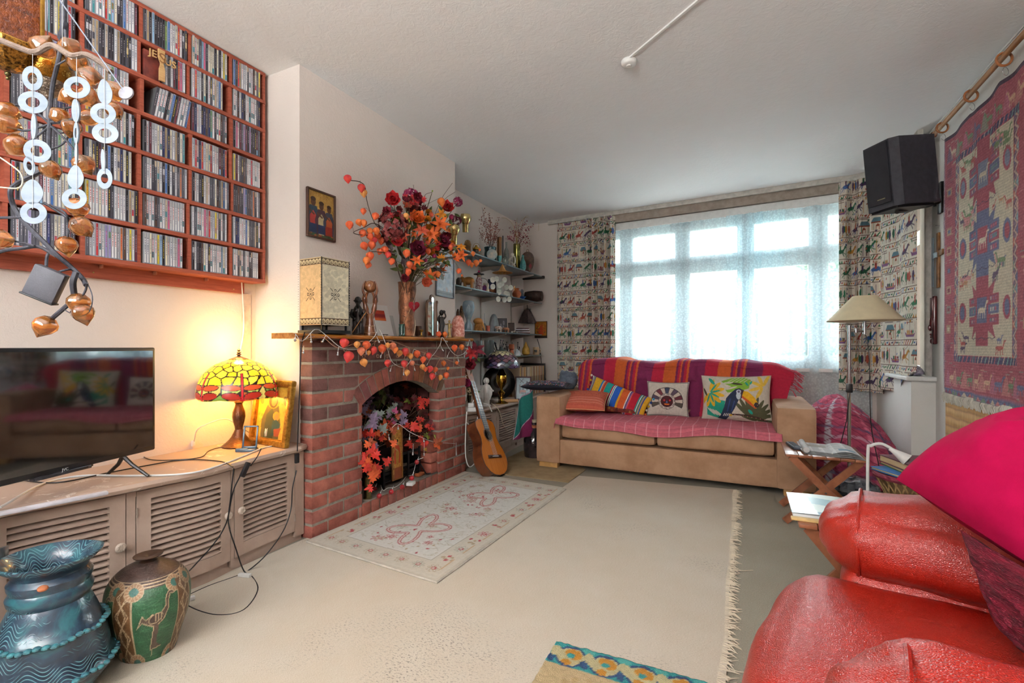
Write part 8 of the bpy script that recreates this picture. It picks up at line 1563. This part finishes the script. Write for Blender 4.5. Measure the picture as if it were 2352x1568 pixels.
cab('black cable curving over the worktop from the television',[Wz(30,1100),Wz(130,1108),Wz(250,1085),Wz(330,1070),Wz(400,1058),Wz(450,1055),Wz(510,1060),Wz(535,1072)],.0026,BLKM,'black_cable')
cab('thin black cable behind television foot',[Wz(320,1042),Wz(345,1055),Wz(400,1056),Wz(460,1050),Wz(480,1035),Wz(510,1027),Wz(550,1030)],.0022,BLKM,'black_cable')
cab('white lead plugged at the wall behind the lamp',[PXx(447,1015,-2.43),PXx(447,1008,-2.42),PXx(455,985,-2.38),PXx(490,968,-2.36),PXx(520,962,-2.35),PXx(545,975,-2.34),Wz(590,1005)],.003,WHITE,'white_cable'); MB_=MB().rbox(-.006,.006,-.008,.008,0,.03,.003); wsolo(MB_.xf(Matrix.Translation(PXx(444,1025,-2.432))),'cable_plug',WHITE,'little white plug low on the wall right of television','plug',PXx(444,1025,-2.432))
m=MB(); c0=Vector((-2.22,1.66,ZW+.05)); m.tube([c0+Vector((.008*math.sin(i*.5),.022*math.cos(i*.8)*(1-i/200),.045*math.sin(i*.8)))for i in range(50)],.002,5); wsolo(m,'coiled_cable',WHITE,'loosely coiled white cable behind the religious picture','cable',c0)
FX=lambda u,v: PXz(u,v,.006)
t=thing('switched_cable','black cable with inline rocker switch dangling from worktop to floor','cable',PXx(598,1040,-1.95)); k=MB(); P=[PXx(600,1030,-1.94),PXx(590,1050,-1.93),PXx(575,1070,-1.93)]; k.tube(smooth(P,4),.0024,6); P=[PXx(552,1092,-1.93),PXx(535,1130,-1.92),PXx(520,1200,-1.94),PXx(490,1250,-1.95),PXx(445,1300,-1.94),FX(425,1325),FX(420,1372),FX(440,1395),FX(500,1412),FX(560,1400),FX(592,1355),FX(580,1325),PXx(560,1310,-1.97),PXx(542,1260,-1.95),PXx(525,1200,-1.94),PXx(530,1140,-1.93),PXx(537,1075,-1.93)]; k.tube(smooth(P,6),.0028,6); k.build('cord',BLKM,t,world=True)
k=MB(); k.rbox(-.008,.008,-.010,.010,-.032,.032,.004); k.xf(Matrix.Translation(PXx(563,1078,-1.93))@Matrix.Rotation(-.5,4,'X')).build('switch',BLKM,t,world=True)
for u,v,lab,rz in((562,1325,'white cable tag on floor by cupboard plinth',.3),(428,1382,'small white adaptor on floor beside bird vase',1.2)): q=FX(u,v); k=MB(); k.rbox(-.028,.028,-.009,.009,0,.014,.003); wsolo(k.xf(Matrix.Translation((q.x,q.y,.0075))@Matrix.Rotation(rz,4,'Z')),'cable_tag',WHITE,lab,'cable tag',(q.x,q.y,.007))
q=FX(232,1440); k=MB(); k.rbox(-.05,.05,-.04,.04,0,.04,.01); k.rbox(-.03,.03,-.06,.0,.0,.09,.01); wsolo(k.xf(Matrix.Translation((-1.93,.76,.0075))),'black_adaptor',BLKM,'black plastic adaptor on floor between the two vases','adaptor',(-1.93,.76,0))
t=thing('door_hinge','chromed catch hinge at left edge of the cupboard','hinge',PXx(12,1275,-2.0)); k=MB(); q=PXx(8,1270,-2.02); k.rbox(q.x-.004,q.x,q.y-.012,q.y+.012,q.z-.02,q.z+.02,.002); k.build('hinge_plate',SIL,t,world=True)
# ================================================================ HANGING THINGS, front left
AMB=mat('f0a050',.06,c2='e07c2c',ns=12,trans=.8,coat=1,key='amber',bs=0); SHW=mat('8a94a2',.4,c2='76828f',ns=14,stretch=(1,1,4)); CORD=mat('3a3c46',.6,c2='26262e',ns=90); BR2=mat('b07c30',.22,.85,c2='6c4418',ns=14,bs=.4,bsc=60); DW=mat('8f7c70',.7,c2='6a584e',ns=10,stretch=(1,1,1),bs=.6,bsc=70)
D0=1.0; t=thing('shell_wind_chime','capiz shell wind chime of white rings hanging from a driftwood stick','wind chime',C(140,110,D0)); k=MB(); k.tube(smooth([C(u,v,D0)for u,v in((-60,70),(0,92),(40,108),(80,120),(112,105),(130,108),(165,128),(200,126),(238,148),(255,165))],6),.006,8); k.tube([C(0,95,D0),C(-40,120,D0)],.004,6); k.build('driftwood',DW,t,world=True)
RG=[(74.7,180,23,29,.35,1),(75.8,235,35,25,-.2,1),(78.6,291,6,29,0,0),(86,347,33,26,-.35,1),(67.6,381,13,22,.25,1),(74,442,26,27,0,2),(77,489,31,25,-.1,1),(177,201,31,25,-.2,1),(175,255,9,27,.05,0),(176,306,6,25,0,1),(176,352,3,22,0,0),(173.6,408,19,26,0,2),(171,456,29,24,0,1),(241,213,17,28,.15,2),(237,261,30,24,-.25,1),(242,306,31,23,-.2,1),(238,368,5,25,.05,0),(240.6,410,18,24,.05,1)]
for u,v,a,c,ro,kd in RG:
 s_=D0/F; n=26; k=MB(); P=[]; ctr=C(u,v,D0); X=Vector((CA,SA,0)); Y=Vector((0,0,1)); Z=Vector((-SA,CA,0))
 for i in range(n): th_=2*PI*i/n; x,y=a*math.cos(th_),c*math.sin(th_)*(1.12 if kd==2 and math.sin(th_)>0 else 1); x*=(1-.25*max(0,math.sin(th_)))if kd==2 else 1; P.append((x*math.cos(ro)-y*math.sin(ro),x*math.sin(ro)+y*math.cos(ro)))
 tz=(1.2 if min(a,c)>12 else 4)*s_
 def pt(x,y,z): tw=z+(0 if min(a,c)>12 else.8*abs(y)*s_*0); return ctr+X*(x*s_)+Y*(y*s_)+Z*tw
 if kd==1: vs=[pt(x*f_,y*f_,z)for z in(-tz/2,tz/2)for f_ in(1,.47)for x,y in P]; k.add(vs,[q for i in range(n)for j in[(i+1)%n]for q in((i,j,n+j,n+i),(2*n+i,3*n+i,3*n+j,2*n+j),(i,2*n+i,2*n+j,j),(n+i,n+j,3*n+j,3*n+i))])
 else: vs=[pt(x,y,z)for z in(-tz/2,tz/2)for x,y in P]; k.add(vs,[tuple(range(n)),tuple(range(n,2*n))[::-1]]+[(i,n+i,n+(i+1)%n,(i+1)%n)for i in range(n)])
 k.build('shell_ring' if kd==1 else 'shell_drop',SHW,t,world=True,ang=.5)
k=MB(); [k.tube([C(u,v0,D0-.002),C(u,v1,D0-.002)],.0005,4)for u,v0,v1 in((75,112,480),(176,128,440),(240,150,400),(143,106,-800))]; k.build('thread',mat('d8d8d8',.5),t,world=True)
t=thing('dowel_pointer','slim silver rod with glass disc tip hanging over driftwood','rod',C(140,0,.97)); k=MB(); k.tube([C(130,-10,.97),C(286,210,.97)],.0016,8); k.tube([C(130,-10,.97),C(-150,-1300,.97)],.0008,4); k.build('rod',mat('7c8290',.4,.6),t,world=True); MB().lathe([(0,-.003),(.014,-.002),(.015,0),(.014,.002),(0,.003)],C(290,214,.97),20,aim((0,0,0),(.5,-.9,.2))).build('tip',mat('80808c',.2,coat=1,c2='6a6058'),t,world=True)
D1=1.10; t=thing('amber_lantern_branch','dark wired branch with amber glass seed-pod lights hanging at upper left','fairy lights',C(115,270,D1)); k=MB()
BRN=[([(150,-900),(146,0),(148,50),(140,90)],.009),([(140,90),(136,130),(120,200),(115,270),(112,330),(112,380)],.0055),([(150,70),(155,130),(165,160)],.005),([(115,282),(150,278),(205,268)],.005),([(115,285),(70,248),(20,240)],.003),([(115,285),(60,300),(20,290)],.003),([(115,290),(75,320),(50,335),(36,337)],.003),([(118,290),(150,320),(175,350),(190,372)],.003),([(120,290),(140,305),(160,300)],.0025),([(112,345),(145,330),(165,300)],.0025),([(130,150),(170,130),(190,150)],.0025),([(195,165),(235,185),(262,200)],.003),([(118,255),(165,245),(200,230)],.003),([(112,370),(90,395),(55,412),(35,425),(24,440),(32,475),(60,515),(100,555),(130,585),(165,615),(190,640),(198,655)],.0065),([(130,588),(90,567),(50,570),(0,578),(-30,600)],.005),([(80,565),(40,555),(10,550)],.003),([(100,465),(140,490),(170,510),(178,515)],.0035),([(115,470),(150,490),(158,520),(155,548)],.003),([(50,500),(0,500),(-30,505)],.004),([(175,625),(168,650),(172,685)],.008),([(172,685),(150,705),(115,735)],.006),([(180,690),(195,670),(200,650)],.003),([(196,640),(212,680),(205,715),(180,725),(150,712),(150,700),(175,680)],.0015),([(115,575),(108,590),(106,612)],.004),([(165,618),(150,620),(132,625)],.003)]
for P,r_ in BRN: k.tube(smooth([C(u,v,D1+.01*math.sin(u))for u,v in P],5),r_*.8,7)
k.build('branch',CORD,t,world=True)
pod=LAN[0].copy(); pod.materials.clear(); pod.materials.append(AMB)
for u,v,an,s_ in((101,104,2.2,1.1),(163,113,.5,1.0),(182,147,.3,1.0),(207,180,.6,1.1),(266,208,1.6,1.0),(158,222,-1,.9),(206,226,.6,1.0),(141,268,1.2,.9),(163,295,0,.9),(207,272,1.2,.85),(264,255,.5,.8),(22,258,1.2,1.0),(20,286,1.3,1.15),(38,337,-1,1.15),(118,391,.5,.95),(195,380,.6,1.0),(8,550,1.5,1.0),(189,522,.7,1.05),(155,566,0,.95),(180,698,0,1.0),(191,722,.2,1.0),(101,750,-.5,1.05),(178,480,.2,1.0)):
 p=C(u,v,D1); M_=Matrix.Translation(p)@Matrix.Rotation(YAW,4,'Z')@Matrix.Rotation(-an,4,'Y')@Matrix.Rotation(ru(-.3,.3),4,'X')@Matrix.Rotation(ru(0,6),4,'Z')@Matrix.Scale(1.05*s_,4)@Matrix.Translation((0,0,.024)); part('seed_pod',pod,t,M_)
t=thing('battery_pack','dark grey battery box dangling by its wires below CD rack','battery box',C(106,652,1.08)); k=MB(); M_=Matrix.Rotation(YAW,4,'Z')@Matrix.Rotation(.45,4,'Y')@Matrix.Rotation(.25,4,'Z'); k.rbox(-.031,.031,-.010,.010,-.036,.036,.003,M_); k.build('case',mat('4c4c54',.5,bs=.2,bsc=400),t); k=MB(); k.rbox(-.033,.033,-.012,.012,-.0385,-.0345,.001,M_); k.build('lid_edge',BLKM,t)
cab('pale thin wire looping at left edge before CD rack',[C(-10,355,1.0),C(20,375,1.0),C(45,395,1.0),C(52,415,1.0),C(42,432,1.0),C(0,430,1.0),C(-20,430,1.0)],.0016,mat('c8c0b0',.5),'thin_wire')
c=C(112,165,1.18); s_=1.18/F; t=thing('brass_censer','polished brass hanging bowl with dark embossed base, upper left','censer',c,YAW); k=MB(); k.lathe([(x*s_,z*s_)for x,z in((36,42),(30,38),(38,30),(45,10),(42,-12),(30,-24))],n=30); k.build('bowl',BR2,t); k=MB(); k.lathe([(x*s_,z*s_)for x,z in((30,-22),(33,-30),(26,-42),(18,-50),(6,-60),(0,-68))],n=24); k.build('embossed_base',mat('5c5048',.35,.7,c2='8a7c6c',ns=60,bs=1,bsc=90),t); k=MB(); k.torus((0,0,42*s_),36*s_,.004,n=30); [k.tube([(36*s_*math.cos(a),36*s_*math.sin(a),42*s_),(8*s_*math.cos(a),8*s_*math.sin(a),.9)],.0012,5)for a in(.3,2.4,4.5)]; k.build('chain',mat('7c7c86',.4,.8),t)
c=C(18,108,1.12); s_=1.12/F; t=thing('amber_glass_lantern','gilt lantern with amber glass panes and pierced brass foot, top left corner','lantern',c,YAW-.5); h=45*s_; k=MB()
for x in(-h,h):
 for y in(-h,h): k.rbox(x-.004,x+.004,y-.004,y+.004,0,140*s_,.001)
for z in(0,136*s_): k.rbox(-h-.005,h+.005,-h-.005,h+.005,z,z+.006,.001)
k.build('frame',mat('c0923c',.3,.7,c2='8a6428',ns=30),t); k=MB(); [k.box(*q)for q in((-h,h,-h,-h+.002,.006,136*s_),(-h,-h+.002,-h,h,.006,136*s_),(-h,h,h-.002,h,.006,136*s_),(h-.002,h,-h,h,.006,136*s_))]; k.build('glass_pane',mat('9c4a10',.2,c2='6c2c08',ns=60,trans=.3,coat=.6,bs=.5,bsc=120),t,False)
k=MB(); [k.prism([(sx_*h*f_,136*s_-g*s_)for f_,g in((1,0),(1,60),(.8,50),(.75,34),(.55,30),(.5,14),(0,0))],.003,Matrix.Rotation(PI/2,4,'X'),h+.001)for sx_ in(-1,1)]; k.build('scalloped_corner',mat('c8a868',.4,.5),t,False)
k=MB(); k.lathe([(x*s_,z*s_)for x,z in((62,0),(60,-12),(40,-40),(16,-52),(0,-54))],n=8,M=Matrix.Rotation(.39,4,'Z')); k.build('pierced_foot',mat('b8863a',.35,.8,c2='2c1c10',ns=170),t,ang=.3); k=MB(); k.ball((0,0,-62*s_),6*s_); k.ball((0,0,-72*s_),4*s_); k.build('finial',BRASSD,t); k=MB(); [k.tube([(x,y,140*s_),(0,0,.6)],.001,5)for x in(-h,h)for y in(-h,h)]; k.tube([(0,0,.6),(0,0,.78)],.002,5); k.build('chain',BRASSD,t)
# ================================================================ LIGHT
wd=bpy.data.worlds.new('world'); sc.world=wd; wd.use_nodes=True; nt=wd.node_tree; bg=nt.nodes['Background']
tc=nt.nodes.new('ShaderNodeTexCoord'); sx=nt.nodes.new('ShaderNodeSeparateXYZ'); link(nt,tc.outputs['Generated'],sx.inputs[0])
link(nt,ramp(nt,sx.outputs['Z'],[(.0,(.80,.84,.84)),(.45,(.97,.99,1))]),bg.inputs[0]); bg.inputs[1].default_value=WORLD if 'WORLD' in globals()else 5.0
def portal(loc,rot,sx_,sy_):
 l=bpy.data.lights.new('window_portal','AREA'); l.shape='RECTANGLE'; l.size=sx_; l.size_y=sy_; l.cycles.is_portal=True
 o=bpy.data.objects.new('window_portal',l); COL.objects.link(o); o.location=loc; o.rotation_euler=rot
portal((-.35,5.32,1.53),(-PI/2,0,0),2.8,1.5)
portal((XR+.14,4.65,1.54),(0,PI/2,0),1.5,.66)
portal((-1.15,-1.6,1.72),(PI/2,0,0),1.5,1.25)
up=thing('added_uplighter','added unseen floor uplighter behind the viewpoint, brightening the ceiling','lamp',(-.4,-1.15,0))  # unseen uplighter, added only to brighten the ceiling and room
MB().lathe([(.13,0),(.13,.02),(.012,.03),(.012,1.70),(0,1.70)],n=24).build('stand',SIL,up); MB().lathe([(.02,1.68),(.09,1.73),(.15,1.80),(.146,1.80),(.08,1.735),(0,1.70)],n=28).build('bowl',WHITE,up)
ld=bpy.data.lights.new('added_uplight','AREA'); ld.shape='DISK'; ld.size=.22; ld.energy=UPFILL; ld.color=(1,.96,.93); lo=bpy.data.objects.new('added_uplight',ld); COL.objects.link(lo); lo.location=(-.4,-1.15,1.79); lo.rotation_euler=(PI,0,0)
sc.view_settings.view_transform='Standard'; sc.view_settings.look='None'; sc.view_settings.gamma=1; sc.view_settings.use_curve_mapping=False
sc.view_settings.exposure=EXPO
sc.cycles.use_denoising=True; sc.cycles.max_bounces=5; sc.cycles.use_light_tree=False; sc.cycles.diffuse_bounces=3; sc.cycles.transparent_max_bounces=8; sc.cycles.glossy_bounces=2; sc.cycles.transmission_bounces=4; sc.cycles.use_adaptive_sampling=True; sc.cycles.adaptive_threshold=.06; sc.cycles.adaptive_min_samples=16
sc.cycles.caustics_reflective=False; sc.cycles.caustics_refractive=False; sc.cycles.sample_clamp_indirect=8
